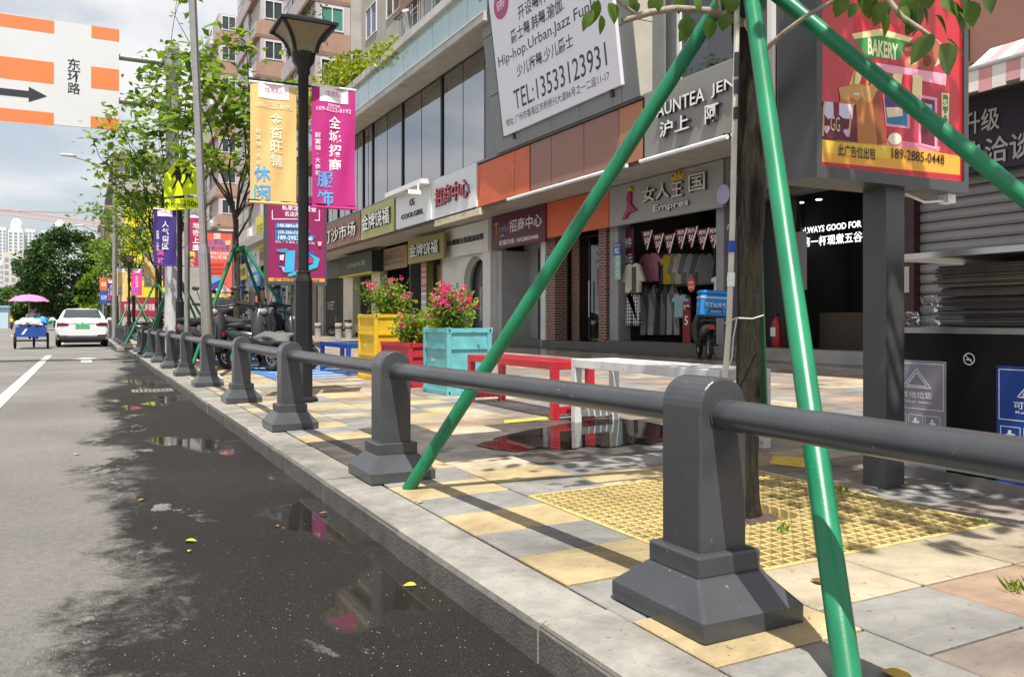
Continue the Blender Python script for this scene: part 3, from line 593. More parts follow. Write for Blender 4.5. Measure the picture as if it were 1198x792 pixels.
# white arched front
ya, yb = sy(578), sy(521); fr = FX(SX - .12, yb, FLZ); Wd = yb - ya; ac = Wd * .70; ar = .95; zt = SZ - FLZ; zs = 2.05 - .05
arc = [(ac - ar * math.cos(math.pi * i / 18), zs + ar * 1.0 * math.sin(math.pi * i / 18)) for i in range(19)]
b = MB()
b.prism(fr, [(0, 0), (ac - ar, 0)] + arc[:10] + [(ac, zt), (0, zt)], -.35, 0); bp('arch_wall', b, WHT)
b = MB(); b.prism(fr, [(Wd, zt), (ac, zt)] + arc[9:] + [(ac + ar, 0), (Wd, 0)], -.35, 0); bp('arch_wall', b, WHT)
arc2 = [(ac - (ar - .12) * math.cos(math.pi * i / 18), zs + (ar - .12) * math.sin(math.pi * i / 18)) for i in range(19)]
b = MB(); vs = [fr.p(a, z, -.18) for a, z in [(ac - ar, 0)] + arc + [(ac + ar, 0)]] + [fr.p(a, z, -.18) for a, z in [(ac - ar + .12, 0)] + arc2 + [(ac + ar - .12, 0)]]; n = 21
b.add(vs, [(i, i + 1, n + i + 1, n + i) for i in range(n - 1)]); bp('arch_reveal', b, LGRY)
b = MB(); b.prism(fr, [(ac - ar + .12, 0)] + arc2 + [(ac + ar - .12, 0)], -.30, -.28); d_ = bp('arched_door', b, mat('door_black', (.022, .023, .025), .15))
for s_ in (-.07, .07): b = MB(); b.tube([fr.p(ac + s_, .75, -.24), fr.p(ac + s_, 1.9, -.24)], .018, 8); obj('handle', b, mat('steel', (.55, .55, .55), .3, .9), d_)
b = MB(); b.text(fr, 'C', ac - ar - .55, 2.0, h=.2, ext=.01); b.text(fr, 'G', ac - ar - .55, 1.62, h=.2, ext=.01); b.text(fr, 'o', ac - ar - .55, 1.28, h=.14, ext=.01); bp('wall_lettering', b, DKGL)
wall(575, 584, 0, SZ, WHT, 'column', SX - .32)
# grey niche under the maroon sign
wall(584, 640, 0, SZ, mat('niche_grey', (.34, .34, .34), .6, 0, .08, 2, dirt=.3), 'wall', SX + .9, SX + 1.0)
for p in (601, 617): wall(p, p + 1, FLZ, 3.2, DKGL, 'joint_strip', SX + .87, SX + .9)
wall(617, 627, FLZ, 3.2, mat('niche_tile', (.27, .27, .25), .6, 0, .15, 2, dirt=.4), 'tile_strip', SX + .86, SX + .89)
wall(584, 590, 0, 3.15, LGRY, 'wall', SX - .1, SX + .9)
wall(638, 643, 0, 3.2, WHT, 'door_post', SX - .15)
# brick piers and glass door
def brickmat():
    m = bpy.data.materials.new('red_brick'); m.use_nodes = True; MATS['red_brick'] = m; t = m.node_tree; N = t.nodes; L = t.links; p = N['Principled BSDF']; p.inputs['Roughness'].default_value = .85
    tcn = N.new('ShaderNodeTexCoord'); mpn = N.new('ShaderNodeMapping'); mpn.inputs[2].default_value = (math.pi / 2, 0, math.pi / 2); sp = N.new('ShaderNodeSeparateXYZ'); L.new(tcn.outputs['Object'], sp.inputs[0])
    ad = N.new('ShaderNodeMath'); ad.operation = 'ADD'; L.new(sp.outputs[0], ad.inputs[0]); L.new(sp.outputs[1], ad.inputs[1]); cb = N.new('ShaderNodeCombineXYZ'); L.new(ad.outputs[0], cb.inputs[0]); L.new(sp.outputs[2], cb.inputs[1])
    bk = N.new('ShaderNodeTexBrick'); bk.inputs['Scale'].default_value = 1; bk.inputs['Brick Width'].default_value = .22; bk.inputs['Row Height'].default_value = .075; bk.inputs['Mortar Size'].default_value = .008
    bk.inputs['Color1'].default_value = (.22, .075, .045, 1); bk.inputs['Color2'].default_value = (.12, .05, .035, 1); bk.inputs['Mortar'].default_value = (.38, .36, .33, 1); L.new(cb.outputs[0], bk.inputs[0]); L.new(bk.outputs[0], p.inputs['Base Color']); return m
BRK = brickmat()
wall(643, 653, 0, 3.3, BRK, 'brick_pier', SX - .1, SX + .3); wall(653, 661, 0, 3.3, BRK, 'brick_wall', SX + .45, SX + .6); wall(704, 713, 0, 3.3, BRK, 'brick_pier', SX - .1, SX + .3)
b = MB(); b.add([(SX + .5, sy(661), FLZ + .16), (SX + .5, sy(704), FLZ + .16), (SX + .5, sy(704), 3.2), (SX + .5, sy(661), 3.2)], [(0, 1, 2, 3)]); d_ = bp('glass_door', b, glassmat('door_glass', (.5, .6, .6), .35, 1.1))
b = MB()
for p in (661, 672, 690, 703): b.box(SX + .48, SX + .54, sy(p) - .035, sy(p) + .035, FLZ + .16, 3.2)
b.box(SX + .48, SX + .54, sy(704), sy(661), 3.2, 3.28); obj('frame', b, DKGL, d_)
b = MB(); b.tube([(SX + .42, sy(674), 1.0), (SX + .42, sy(674), 2.0)], .02, 8); obj('handle', b, MATS['steel'], d_)
# clothes shop surround
wall(718, 728, 0, SZ, mat('grey_stone_pier', (.28, .28, .28), .6, 0, .1, 2, dirt=.5), 'pier', SX - .12); wall(843, 852, 0, SZ, MATS['grey_stone_pier'], 'pier', SX - .12)
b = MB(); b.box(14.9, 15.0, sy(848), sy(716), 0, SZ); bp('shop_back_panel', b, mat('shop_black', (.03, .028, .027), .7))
# tea shop: dark recess, counter, lit slogan
TG = mat('tea_grey', (.16, .155, .145), .6, 0, .06, 2)
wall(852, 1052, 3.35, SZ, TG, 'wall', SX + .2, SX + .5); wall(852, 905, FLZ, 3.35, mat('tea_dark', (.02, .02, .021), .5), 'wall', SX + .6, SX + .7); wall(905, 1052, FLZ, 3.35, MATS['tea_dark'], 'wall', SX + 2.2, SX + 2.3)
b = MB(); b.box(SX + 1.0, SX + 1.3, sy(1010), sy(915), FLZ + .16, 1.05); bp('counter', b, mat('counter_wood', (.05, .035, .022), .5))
b = MB(); b.flat(FX(SX + .598, sy(899), 1.5), [(0, 0), (.42, 0), (.42, 1.15), (0, 1.15)], .002); bp('notice', b, mat('notice_grey', (.22, .22, .22), .7))
b = MB(); fr = FX(SX + 2.19, yx(917, SX + 2.19), 0); zz = lambda y: ax(950, y, SX + 2.19).z
b.text(fr, 'MILK ALWAYS GOOD FOR YOU', 1.32, zz(269), w=2.45, h=.14, bold=.02); b.text(fr, '沪上第一杯现煮五谷茶', 1.25, zz(283), w=2.3, h=.22, bold=.012); bp('lit_lettering', b, glow('lit_white', (1, 1, 1), 1.3))
for p in (937, 958): b = MB(); c = ax(p, 233, SX + .9); b.lathe((SX + .9, c.y), [(.06, SZ - .95), (.06, SZ - .93)], 12); bp('downlight', b, glow('downlight', (1, .97, .9), 2.0))
# maroon pier and roller shutter
wall(1052, 1074, 0, SZ, mat('maroon_pier', (.045, .012, .014), .4, 0, .2, 3), 'pier', SX - .1)
b = MB(); b.flat(FX(SX - .101, sy(1056), 1.35), [(0, 0), (.2, 0), (.2, .42), (0, .42)], .002); bp('notice', b, mat('notice_pale', (.5, .5, .48), .7))
SHT = mat('shutter_grey', (.30, .30, .30), .5, .3, .08, 2, dirt=.35); ys0, ys1 = YS + .3, sy(1074)
s = MB(); s.prism(Fr((0, 0, 0), (1, 0, 0), (0, 0, 1)), [(.05, 0), (.02, .01), (0, .05), (0, .11), (.02, .15), (.05, .155)], 0, -(ys1 - ys0)); shm = mesh_of(s, 'shutter_slat', SHT, Vector((0, 0, 0)))
z = FLZ
while z < 3.1:
    o = bpy.data.objects.new('shutter_slat', shm); COL.objects.link(o); o.parent = BL; o.location = Vector((SX + .05, ys0, z)) - BL.location; z += .165
b = MB(); b.box(SX + .1, SX + .14, ys0, ys1, 0, 3.2); bp('shutter_backing', b, DKGL)
b = MB(); b.tube([(FS - .1, fy(1131), 4.2), (FS - .1, fy(1131), 9)], .06, 8); bp('drain_pipe', b, WHT)
# striped awning over the shutter
aw = thing('striped_awning', 'pink and white striped scalloped awning over the roller shutter', 'awning', (FS, 5.5, 4.0)); y0a, y1a = 2.4, yx(1136, 9.75)
n = int((y1a - y0a) / .17); PK = mat('awning_pink', (.62, .30, .31), .8, 0, .1, 4, dirt=.2); AWW = mat('awning_white', (.72, .69, .66), .8, 0, .1, 4, dirt=.2)
for i in range(n):
    a, c = y1a - .17 * (i + 1), y1a - .17 * i; b = MB(); zb = 3.70 - .05 * abs(math.sin((i + .5) * .9))
    b.add([(FS - .02, a, 4.30), (FS - .02, c, 4.30), (9.65, c, 3.95), (9.65, a, 3.95), (9.64, a, zb), (9.64, c, zb), (9.66, a, zb), (9.66, c, zb), (9.67, a, 3.94), (9.67, c, 3.94)],
          [(0, 1, 2, 3), (3, 2, 5, 4), (4, 5, 7, 6), (6, 7, 9, 8)]); obj('stripe', b, PK if i % 2 else AWW, aw)
b = MB(); b.tube([(9.65, y0a, 3.96), (9.65, y1a + .08, 3.96)], .03, 8); b.tube([(FS, y1a + .03, 4.2), (9.65, y1a + .03, 3.96)], .02, 6); obj('frame', b, MATS['steel'], aw)
# ------------------------------------------------------------------ shop signs (each a thing)
def sign(label, X, pxa, pxb, z0, z1, face, texts, depth=.12, name='shop_sign', edge=None, pl=SX, group='shop signs along the building'):
    y1, y0 = yx(pxa, X), yx(pxb, X); t = thing(name, label, 'sign', (X, (y0 + y1) / 2, z0), group)
    b = MB(); b.box(X, X + depth, y0 + .01, y1 - .01, z0, z1); bev(obj('panel', b, face, t), .008, 1)
    fr = FX(X, y1, z0); Wd = y1 - y0; H = z1 - z0
    for (body, cx, cy, w, h, m, ext, bold) in texts:
        q = MB(); q.text(fr, body, cx * Wd, cy * H, h=h * H, w=w * Wd if w else None, c=.001, ext=ext, bold=bold, side=1 if ext else 0); obj('lettering', q, [m, mat('letter_side', (.05, .05, .052), .5)], t)
    return t, fr, Wd, H
WL = mat('letter_white', (.78, .78, .77), .35); BKL = mat('letter_black', (.025, .025, .027), .4); RDL = mat('letter_red', (.55, .04, .08), .4)
sign('brown fascia sign with white raised brush letters left of the pale green sign', FS - .04, 372, 421.5, SZ, 5.42, BRN, [('打沙市场', .56, .48, .74, .52, WL, .07, .008)], .06)
sign('pale green fascia sign with white raised letters between brown and white signs', FS - .05, 422.5, 461, SZ - .02, 5.44, mat('pale_green_face', (.45, .44, .16), .5, 0, .08, 2), [('金牌饶福', .5, .52, .82, .52, WL, .08, .008)], .07)
t, fr, Wd, H = sign('white fascia sign with small black logo and a hood on top', FS - .10, 463, 504, SZ - .02, 5.36, mat('sign_white', (.72, .73, .75), .4, 0, .03, 2), [('CG', .5, .68, .13, .2, BKL, .03, .005), ('COOLGIRL', .5, .32, .62, .15, BKL, .03, .005)], .12)
b = MB(); b.fbox(fr, -.2, Wd + .02, H, H + .16, -.1, .35); obj('hood', b, mat('hood_white', (.74, .74, .73), .4), t)
cm = thing('security_camera', 'small white security camera on the hood of the white sign', 'camera', fr.p(Wd, H - .1, .3)); b = MB(); b.fbox(fr, Wd - .25, Wd - .1, H - .35, H - .2, .3, .75); obj('body', b, WL, cm); b = MB(); b.fbox(fr, Wd - .2, Wd - .15, H - .2, H, .35, .4); obj('bracket', b, WL, cm); b = MB(); b.fbox(fr, Wd - .23, Wd - .12, H - .33, H - .22, .75, .76); obj('lens', b, BKL, cm)
sign('white fascia sign with big red raised characters beside the orange panels', FS - .06, 505, 557, SZ - .02, 5.48, MATS['sign_white'], [('招商中心', .5, .5, .76, .46, RDL, .07, .008)], .08)
t, fr, Wd, H = sign('rolled cream awning strip below the white sign with red characters', FS - .05, 508, 561, SZ - .27, SZ - .07, mat('cream_roll', (.60, .52, .36), .7), [], .15, 'rolled_awning', group=None); t['category'] = 'awning'
t, fr, Wd, H = sign('grey fascia sign with white raised letters right of the billboard', FS - .04, 753.5, 905, SZ - .03, 5.48, mat('warm_grey_face', (.235, .225, .21), .5, 0, .04, 1.5, dirt=.15),
     [('AUNTEA', .34, .64, .40, .20, WL, .07, .008), ('JENNY', .755, .64, .33, .20, WL, .07, .008), ('沪上', .30, .33, .25, .24, WL, .09, .014), ('阿', .60, .33, .10, .26, WL, .09, .014), ('姨', .82, .33, .10, .26, WL, .09, .014)], .06)
# lower signs on the shop-front plane
t, fr, Wd, H = sign('dark green box sign with thin white letters under the soffit', 11.4, yx and 396, 435, 3.12, 4.08, mat('bottle_green', (.012, .03, .02), .5), [('UONJOE.丽', .55, .45, .52, .26, mat('letter_dim', (.45, .45, .42), .5), .01, 0)], .6)
b = MB(); b.fbox(fr, .02, Wd - .02, -.05, 0.0, -.58, .012); obj('lower_trim', b, mat('lime_trim', (.5, .52, .06), .5), t)
sign('brown rental notice sign with black characters beside the eatery', SX - .05, 447, 476, 3.15, 4.1, mat('kraft_face', (.30, .21, .12), .7), [('1800㎡', .5, .82, .45, .13, BKL, 0, .02), ('招租中心', .5, .56, .74, .28, BKL, 0, .014), ('18925850448', .5, .28, .8, .13, BKL, 0, .02)], .05)
sign('olive hanging sign with white raised characters over the eatery door', 11.3, 477, 519, 3.12, 4.05, mat('olive_face', (.28, .25, .07), .5), [('金牌饶福', .5, .5, .78, .52, WL, .07, .008)], .1)
sign('white lower sign with small black characters over the arched door', 11.62, 520, 571, 3.15, 4.19, WHT, [('CG彩姐女装潮流总部', .5, .5, .82, .2, BKL, .03, .014)], .3)
MRN = mat('maroon_face', (.095, .008, .03), .45, 0, .06, 2)
t, fr, Wd, H = sign('maroon sign with white characters and a phone number over the grey niche', 11.55, 575, 638, 3.14, 4.20, MRN, [('招商中心', .65, .60, .58, .36, WL, 0, .012), ('财富热线: 18928850448', .52, .17, .72, .15, WL, 0, .01)], .08)
q = MB(); q.m = 0; q.text(fr, 'T', .10 * Wd, .62 * H, h=.34 * H, bold=.03); q.m = 1; q.text(fr, '城市', .2 * Wd, .56 * H, h=.18 * H); q.m = 2; q.text(fr, '天', .28 * Wd, .56 * H, h=.18 * H); q.m = 3; q.text(fr, '人', .345 * Wd, .6 * H, h=.32 * H); q.m = 4; q.text(fr, '- 城市天地 -', .22 * Wd, .38 * H, h=.06 * H); obj('logo', q, [ink('e0703a'), ink('4aa0d8'), ink('6ab04a'), ink('c04a9a'), ink('d8c8c8')], t)
sign('plain orange sign board above the brick and glass door', 11.6, 638.5, 712, 3.22, 4.20, ORG, [], .06)
t, fr, Wd, H = sign('grey shop sign with a pink lady figure a gold crown and silver characters', 11.62, 712.5, 846, 3.22, 4.20, mat('shop_sign_grey', (.31, .305, .295), .5, 0, .05, 1.5, dirt=.1),
     [('女人', .475, .60, .24, .36, mat('letter_silver', (.62, .60, .54), .35, .3), .07, .012), ('王', .66, .56, .095, .32, MATS['letter_silver'], .07, .012), ('国', .82, .62, .13, .38, MATS['letter_silver'], .07, .01), ('Empres', .60, .22, .30, .19, MATS['letter_silver'], .05, .02)], .1)
q = MB(); q.prism(fr, [(a * Wd, c * H) for a, c in ((.155, .12), (.175, .24), (.20, .36), (.205, .5), (.195, .62), (.21, .74), (.235, .76), (.245, .62), (.235, .5), (.26, .38), (.29, .28), (.25, .27), (.215, .24), (.19, .14))], .001, .06); obj('lady_figure', q, mat('magenta_figure', (.30, .012, .09), .4), t)
q = MB(); q.prism(fr, [(a * Wd, c * H) for a, c in ((.205, .78), (.255, .79), (.245, .84), (.232, .9), (.222, .84))], .001, .06); obj('lady_hat', q, mat('gold_letter', (.62, .42, .05), .4, .4), t)
q = MB(); q.prism(fr, [(a * Wd, c * H) for a, c in ((.615, .77), (.605, .93), (.63, .85), (.645, .98), (.66, .86), (.675, .98), (.69, .85), (.715, .93), (.705, .77))], .001, .06); obj('crown', q, MATS['gold_letter'], t)
t, fr, Wd, H = sign('grey shop sign with white letters partly behind the tree trunk', 11.65, 848, 955, 3.42, 4.20, TG, [('AUNT', .62, .55, .3, .24, WL, .05, .008)], .1)
b = MB(); b.disc(FX(11.5, yx(846, 11.5), 3.45), 0, 0, .2, .2, 0); o = obj('round_sign', b, mat('lilac_disc', (.42, .40, .66), .4), t)
t, fr, Wd, H = sign('black and violet sign with pale characters below the striped awning', 11.6, 1060, 1330, 3.05, 4.16, mat('violet_black', (.016, .008, .026), .45), [('品牌升级', .30, .66, .34, .30, mat('letter_grey', (.50, .50, .51), .5), .02, .012), ('欢迎洽谈', .40, .25, .44, .34, MATS['letter_grey'], .02, .012)], .1)
# house number plates
for p, txt, y, lab in ((722, '82', 292, 'blue house number plate on the grey pier left of the clothes shop'), (641, '84', 305, 'blue house number plate beside the brick pier')):
    c = ax(p, y, SX - .16); t = thing('house_number', lab, 'plate', (SX - .16, c.y, c.z - .15), 'blue house number plates'); b = MB(); b.box(SX - .165, SX - .15, c.y - .16, c.y + .16, c.z - .15, c.z + .15); obj('plate', b, mat('plate_blue', (.02, .07, .32), .4), t)
    b = MB(); b.text(FX(SX - .166, c.y, c.z), txt, 0, -.03, h=.14); obj('number', b, WL, t); b = MB(); b.text(FX(SX - .166, c.y, c.z), '桥兴大道', 0, .1, h=.05, w=.24); obj('lettering', b, WL, t)
c = ax(722.5, 311, SX - .16); t = thing('info_plate', 'pale green plate under the house number by the clothes shop', 'plate', (SX - .16, c.y, c.z - .3)); b = MB(); b.box(SX - .16, SX - .14, c.y - .12, c.y + .12, c.z - .35, c.z + .3); obj('plate', b, mat('plate_green', (.25, .50, .44), .5), t); b = MB(); b.vtext(FX(SX - .161, c.y, c.z), '门前三包', 0, .26, .11, .14); obj('lettering', b, WL, t)
# ------------------------------------------------------------------ billboard with the dance-school advert
yb0, yb1 = yx(592, 10.0), yx(729, 9.98); t = thing('billboard', 'big white leaning billboard with black dance class text on the upper wall', 'billboard', (9.95, (yb0 + yb1) / 2, 5.8))
fr = Fr((9.93, yb0, 5.80), (0, -1, 0), (-LEAN, 0, 1)); Wd = yb0 - yb1
b = MB(); b.fbox(fr, 0, Wd, 0, 6.3, -.10, 0); obj('panel', b, mat('billboard_white', (.72, .71, .77), .45, 0, .02, 1), t)
b = MB(); b.fbox(fr, .4, .5, -.15, 0, -.15, -.05); b.fbox(fr, Wd - .5, Wd - .4, -.15, 0, -.15, -.05); obj('bracket', b, DKGL, t)
BB = ink('35343a')
def bt(body, cx, cy, w, h, m=BB, bold=.012):
    q = MB(); q.text(fr, body, cx, cy, w=w, h=h, c=.002, bold=bold); obj('lettering', q, m, t)
bt('地址: 广州市番禺区市桥桥兴大道86号之一二层11-17', Wd * .485, .30, Wd * .89, .21, bold=.006)
bt('TEL:13533123931', Wd * .535, .76, Wd * .78, .50, bold=.004)
bt('少儿街舞.少儿爵士', Wd * .45, 1.42, Wd * .50, .32); bt('Hip-hop.Urban.Jazz Funk', Wd * .46, 1.86, Wd * .86, .34, bold=.006); bt('爵士舞.韩舞.瑜伽.', Wd * .42, 2.30, Wd * .48, .34); bt('开设舞种', Wd * .40, 2.74, Wd * .26, .34)
q = MB(); q.disc(fr, Wd * .12, 3.25, .42, .36, .002, 28); obj('badge', q, ink('a8487c'), t); q = MB(); q.text(fr, '招募班', Wd * .12, 3.25, w=.5, h=.24, c=.004); obj('lettering', q, ink('f0d8e4'), t)
# ------------------------------------------------------------------ clothes shop contents
def shirt(w, h, sl=.2, slv=.28): return [(-w * .5, 0), (w * .5, 0), (w * .5, h - slv), (w * .5 + sl, h - slv - .02), (w * .5 + sl * .8, h - slv + .10), (w * .42, h - .03), (w * .16, h), (0, h - .06), (-w * .16, h), (-w * .42, h - .03), (-w * .5 - sl * .8, h - slv + .10), (-w * .5 - sl, h - slv - .02), (-w * .5, h - slv)]
def garment(px, py_top, py_bot, X, w, colr, kind, label, tex=None, face=0.):
    c = ax(px, py_top, X); c2 = ax(px, py_bot, X); h = c.z - c2.z
    f_ = Fr((X, c.y, c2.z), (math.sin(face), -math.cos(face), 0), (0, 0, 1))
    t = thing('hanging_' + kind, label, kind, (X, c.y, c2.z), 'clothes hanging in the shop'); b = MB()
    if kind == 'shirt': b.prism(f_, shirt(w, h, w * .28, h * .34), -.05, .05)
    elif kind == 'jacket': b.prism(f_, shirt(w, h, w * .26, h * .62), -.05, .05)
    else: b.prism(f_, [(-w * .5, 0), (-w * .06, 0), (0, h * .62), (w * .06, 0), (w * .5, 0), (w * .42, h), (-w * .42, h)], -.05, .05)
    bev(obj('cloth', b, colr, t), .03, 2)
    b = MB(); b.tube([f_.p(-w * .3, h - .08, 0), f_.p(0, h + .03, 0), f_.p(w * .3, h - .08, 0)], .01, 5); b.tube([f_.p(0, h + .02, 0), f_.p(0, h + .12, 0)], .008, 5); obj('hanger', b, BKL, t); return t
def chk():
    m = mat('check_cloth', (.5, .5, .5), .9); t = m.node_tree; N = t.nodes; p = N['Principled BSDF']; bk = N.new('ShaderNodeTexBrick'); bk.offset = 0; bk.inputs['Scale'].default_value = 1; bk.inputs['Brick Width'].default_value = .085; bk.inputs['Row Height'].default_value = .085; bk.inputs['Mortar Size'].default_value = .016
    bk.inputs['Color1'].default_value = (.015, .015, .015, 1); bk.inputs['Color2'].default_value = (.03, .03, .03, 1); bk.inputs['Mortar'].default_value = (.55, .53, .5, 1)
    tcn = N.new('ShaderNodeTexCoord'); sp = N.new('ShaderNodeSeparateXYZ'); cb = N.new('ShaderNodeCombineXYZ'); t.links.new(tcn.outputs['Object'], sp.inputs[0]); t.links.new(sp.outputs[1], cb.inputs[0]); t.links.new(sp.outputs[2], cb.inputs[1]); t.links.new(cb.outputs[0], bk.inputs[0]); t.links.new(bk.outputs[0], p.inputs['Base Color']); return m
def cl(n, c): return mat('cloth_' + n, c, .9, 0, .15, 5, .2, 200)
garment(741, 308, 343, 12.05, .62, cl('cream', (.50, .46, .39)), 'jacket', 'cream open jacket hung at the left edge of the clothes shop')
b = MB(); c = ax(741, 310, 11.98); c2 = ax(741, 342, 11.98); b.box(11.985, 12.0, c.y - .08, c.y + .08, c2.z, c.z - .05); tag(obj('black_top', b, BKL, loc=(12, c.y, c2.z)), 'black top worn under the cream jacket on display', 'top')
garment(741, 345, 381, 12.05, .58, chk(), 'trousers', 'black and white checked wide trousers under the cream jacket')
garment(761, 296, 330, 12.7, .62, cl('pink', (.58, .22, .30)), 'shirt', 'pink short sleeved shirt on the upper rail')
garment(776, 297, 333, 12.9, .4, cl('slate', (.16, .19, .21)), 'shirt', 'slate blue shirt between the pink and yellow shirts')
garment(784, 297, 333, 12.7, .46, cl('mustard', (.48, .36, .02)), 'shirt', 'mustard yellow shirt on the upper rail')
for i, (px, nm, cc, lb) in enumerate(((793, 'taupe', (.22, .2, .17), 'taupe jacket right of the yellow shirt'), (799, 'bone', (.42, .38, .33), 'pale bone jacket on the upper rail'), (805, 'grey', (.15, .15, .15), 'mid grey jacket on the upper rail'), (812, 'ash', (.26, .27, .25), 'ash grey jacket on the upper rail'), (819, 'floral', (.10, .10, .09), 'dark patterned jacket on the upper rail'), (826, 'smoke', (.20, .20, .19), 'smoke grey jacket at the right end of the upper rail'))):
    garment(px, 296, 333, 12.75 + .03 * i, .34, cl(nm, cc), 'jacket', lb, face=.8)
for i, (px, nm, cc, lb) in enumerate(((757, 'speckle', (.30, .30, .29), 'black and white speckled trousers at the left of the lower rail'), (766, 'speckle2', (.36, .36, .35), 'pale speckled trousers on the lower rail'), (774, 'ink', (.03, .03, .035), 'black trousers left of the grey pair on the lower rail'), (780, 'stripe', (.12, .12, .13), 'charcoal striped trousers on the lower rail'), (788, 'stone', (.28, .27, .25), 'stone grey trousers at the right of the lower rail'))):
    garment(px, 343, 392, 12.55, .34, cl(nm, cc), 'trousers', lb, face=.5)
garment(797, 344, 372, 12.4, .42, cl('aqua_floral', (.28, .40, .42)), 'shirt', 'aqua flowered shirt behind the delivery scooter')
garment(843, 322, 345, 12.0, .34, cl('white_top', (.62, .6, .6)), 'shirt', 'white top hanging at the right edge of the clothes shop')
rk = thing('clothes_rack', 'thin black rail rack holding the clothes in the shop', 'rack', (12.6, sy(780), FLZ + .16))
b = MB(); ya, yb = yx(840, 12.75), yx(752, 12.75); b.tube([(12.75, ya, 2.75), (12.75, yb, 2.75)], .018, 6); obj('upper_rail', b, BKL, rk); b = MB(); b.tube([(12.55, ya, 1.72), (12.55, yb, 1.72)], .018, 6); obj('lower_rail', b, BKL, rk)
for yy in (ya, yb): b = MB(); b.tube([(12.65, yy, FLZ + .16), (12.65, yy, 2.8)], .02, 6); b.tube([(12.55, yy, 1.72), (12.75, yy, 2.75)], .012, 5); obj('upright', b, BKL, rk)
c = ax(734, 290, 12.1); t = thing('price_board', 'dark red price board with white characters at the shop entrance', 'board', (12.1, c.y, c.z)); b = MB(); b.box(12.1, 12.13, c.y - .26, c.y + .26, c.z - .55, c.z + .5); obj('panel', b, MRN, t); b = MB(); f_ = FX(12.098, c.y, c.z); b.text(f_, '两件', 0, .12, w=.36, h=.25); obj('lettering', b, WL, t); b = MB(); b.text(f_, '50元', 0, -.28, w=.42, h=.22); obj('lettering', b, WL, t)
bu = thing('bunting', 'string of dark red pennants with white prices across the shop opening', 'bunting', (11.95, sy(790), 3.1))
for i, px in enumerate((757, 770, 783, 797, 809, 822, 835, 845)):
    c = ax(px, (272, 276, 276, 270, 268, 270, 268, 266)[i], 11.98); f_ = FX(11.98, c.y, c.z); b = MB(); w = .23
    b.prism(f_, [(-w, .04), (w, .04), (w * .1, -.42), (-w * .1, -.42)], 0, .006); pn = obj('pennant', b, mat('pennant_red', (.16, .014, .02), .7), bu); b = MB(); b.text(f_, '两件', 0, -.04, w=.24, h=.1, c=.008); b.text(f_, '50', 0, -.2, w=.18, h=.14, c=.008); b.flat(f_, [(w * .1, -.42), (w, .04), (w * .8, .04), (w * .02, -.38)], .008); obj('print', b, WL, pn)
for px, py, r, lab in ((809.5, 333, .13, 'round red price tag above the delivery scooter'),):
    c = ax(px, py, 11.9); t = thing('price_tag', lab, 'tag', (11.9, c.y, c.z)); b = MB(); f_ = FX(11.9, c.y, c.z); b.prism(f_, [(r * math.cos(a * .3142), r * 1.25 * math.sin(a * .3142)) for a in range(20)], 0, .02); obj('disc', b, mat('tag_red', (.55, .03, .02), .5), t); b = MB(); b.text(f_, '两件', 0, .04, w=.16, h=.07, c=.022); obj('lettering', b, WL, t); b = MB(); b.text(f_, '50元', 0, -.06, w=.2, h=.07, c=.022); obj('lettering', b, WL, t)
c = ax(803, 375, 11.9); t = thing('sale_banner', 'narrow red standing sale banner with a white five behind the scooter', 'banner', (11.9, c.y, FLZ + .16)); b = MB(); b.box(11.9, 11.93, c.y - .13, c.y + .13, FLZ + .2, 1.32); obj('panel', b, mat('sale_red', (.20, .01, .012), .6), t); b = MB(); b.text(FX(11.898, c.y, .9), '5', 0, 0, h=.2); obj('numeral', b, WL, t); b = MB(); b.text(FX(11.898, c.y, .9), '全场', 0, .3, h=.11, w=.2); obj('lettering', b, WL, t)
c = ax(909, 391, 12.3); t = thing('fire_extinguisher', 'red fire extinguisher standing in the dark tea shop doorway', 'extinguisher', (12.3, c.y, FLZ + .2)); b = MB(); z = FLZ + .2; b.lathe((12.3, c.y), [(.1, z), (.105, z + .05), (.105, z + .5), (.05, z + .58), (.03, z + .62)], 14); obj('cylinder', b, mat('fire_red', (.38, .012, .015), .35), t); b = MB(); b.box(12.25, 12.36, c.y - .02, c.y + .02, z + .62, z + .68); b.tube([(12.3, c.y - .03, z + .65), (12.3, c.y - .15, z + .55), (12.3, c.y - .14, z + .2)], .015, 6); obj('valve_and_hose', b, BKL, t)
b = MB(); b.flat(FX(12.19, c.y, z + .3), [(-.07, -.08), (.07, -.08), (.07, .1), (-.07, .1)], 0); obj('paper_label', b, WL, t)
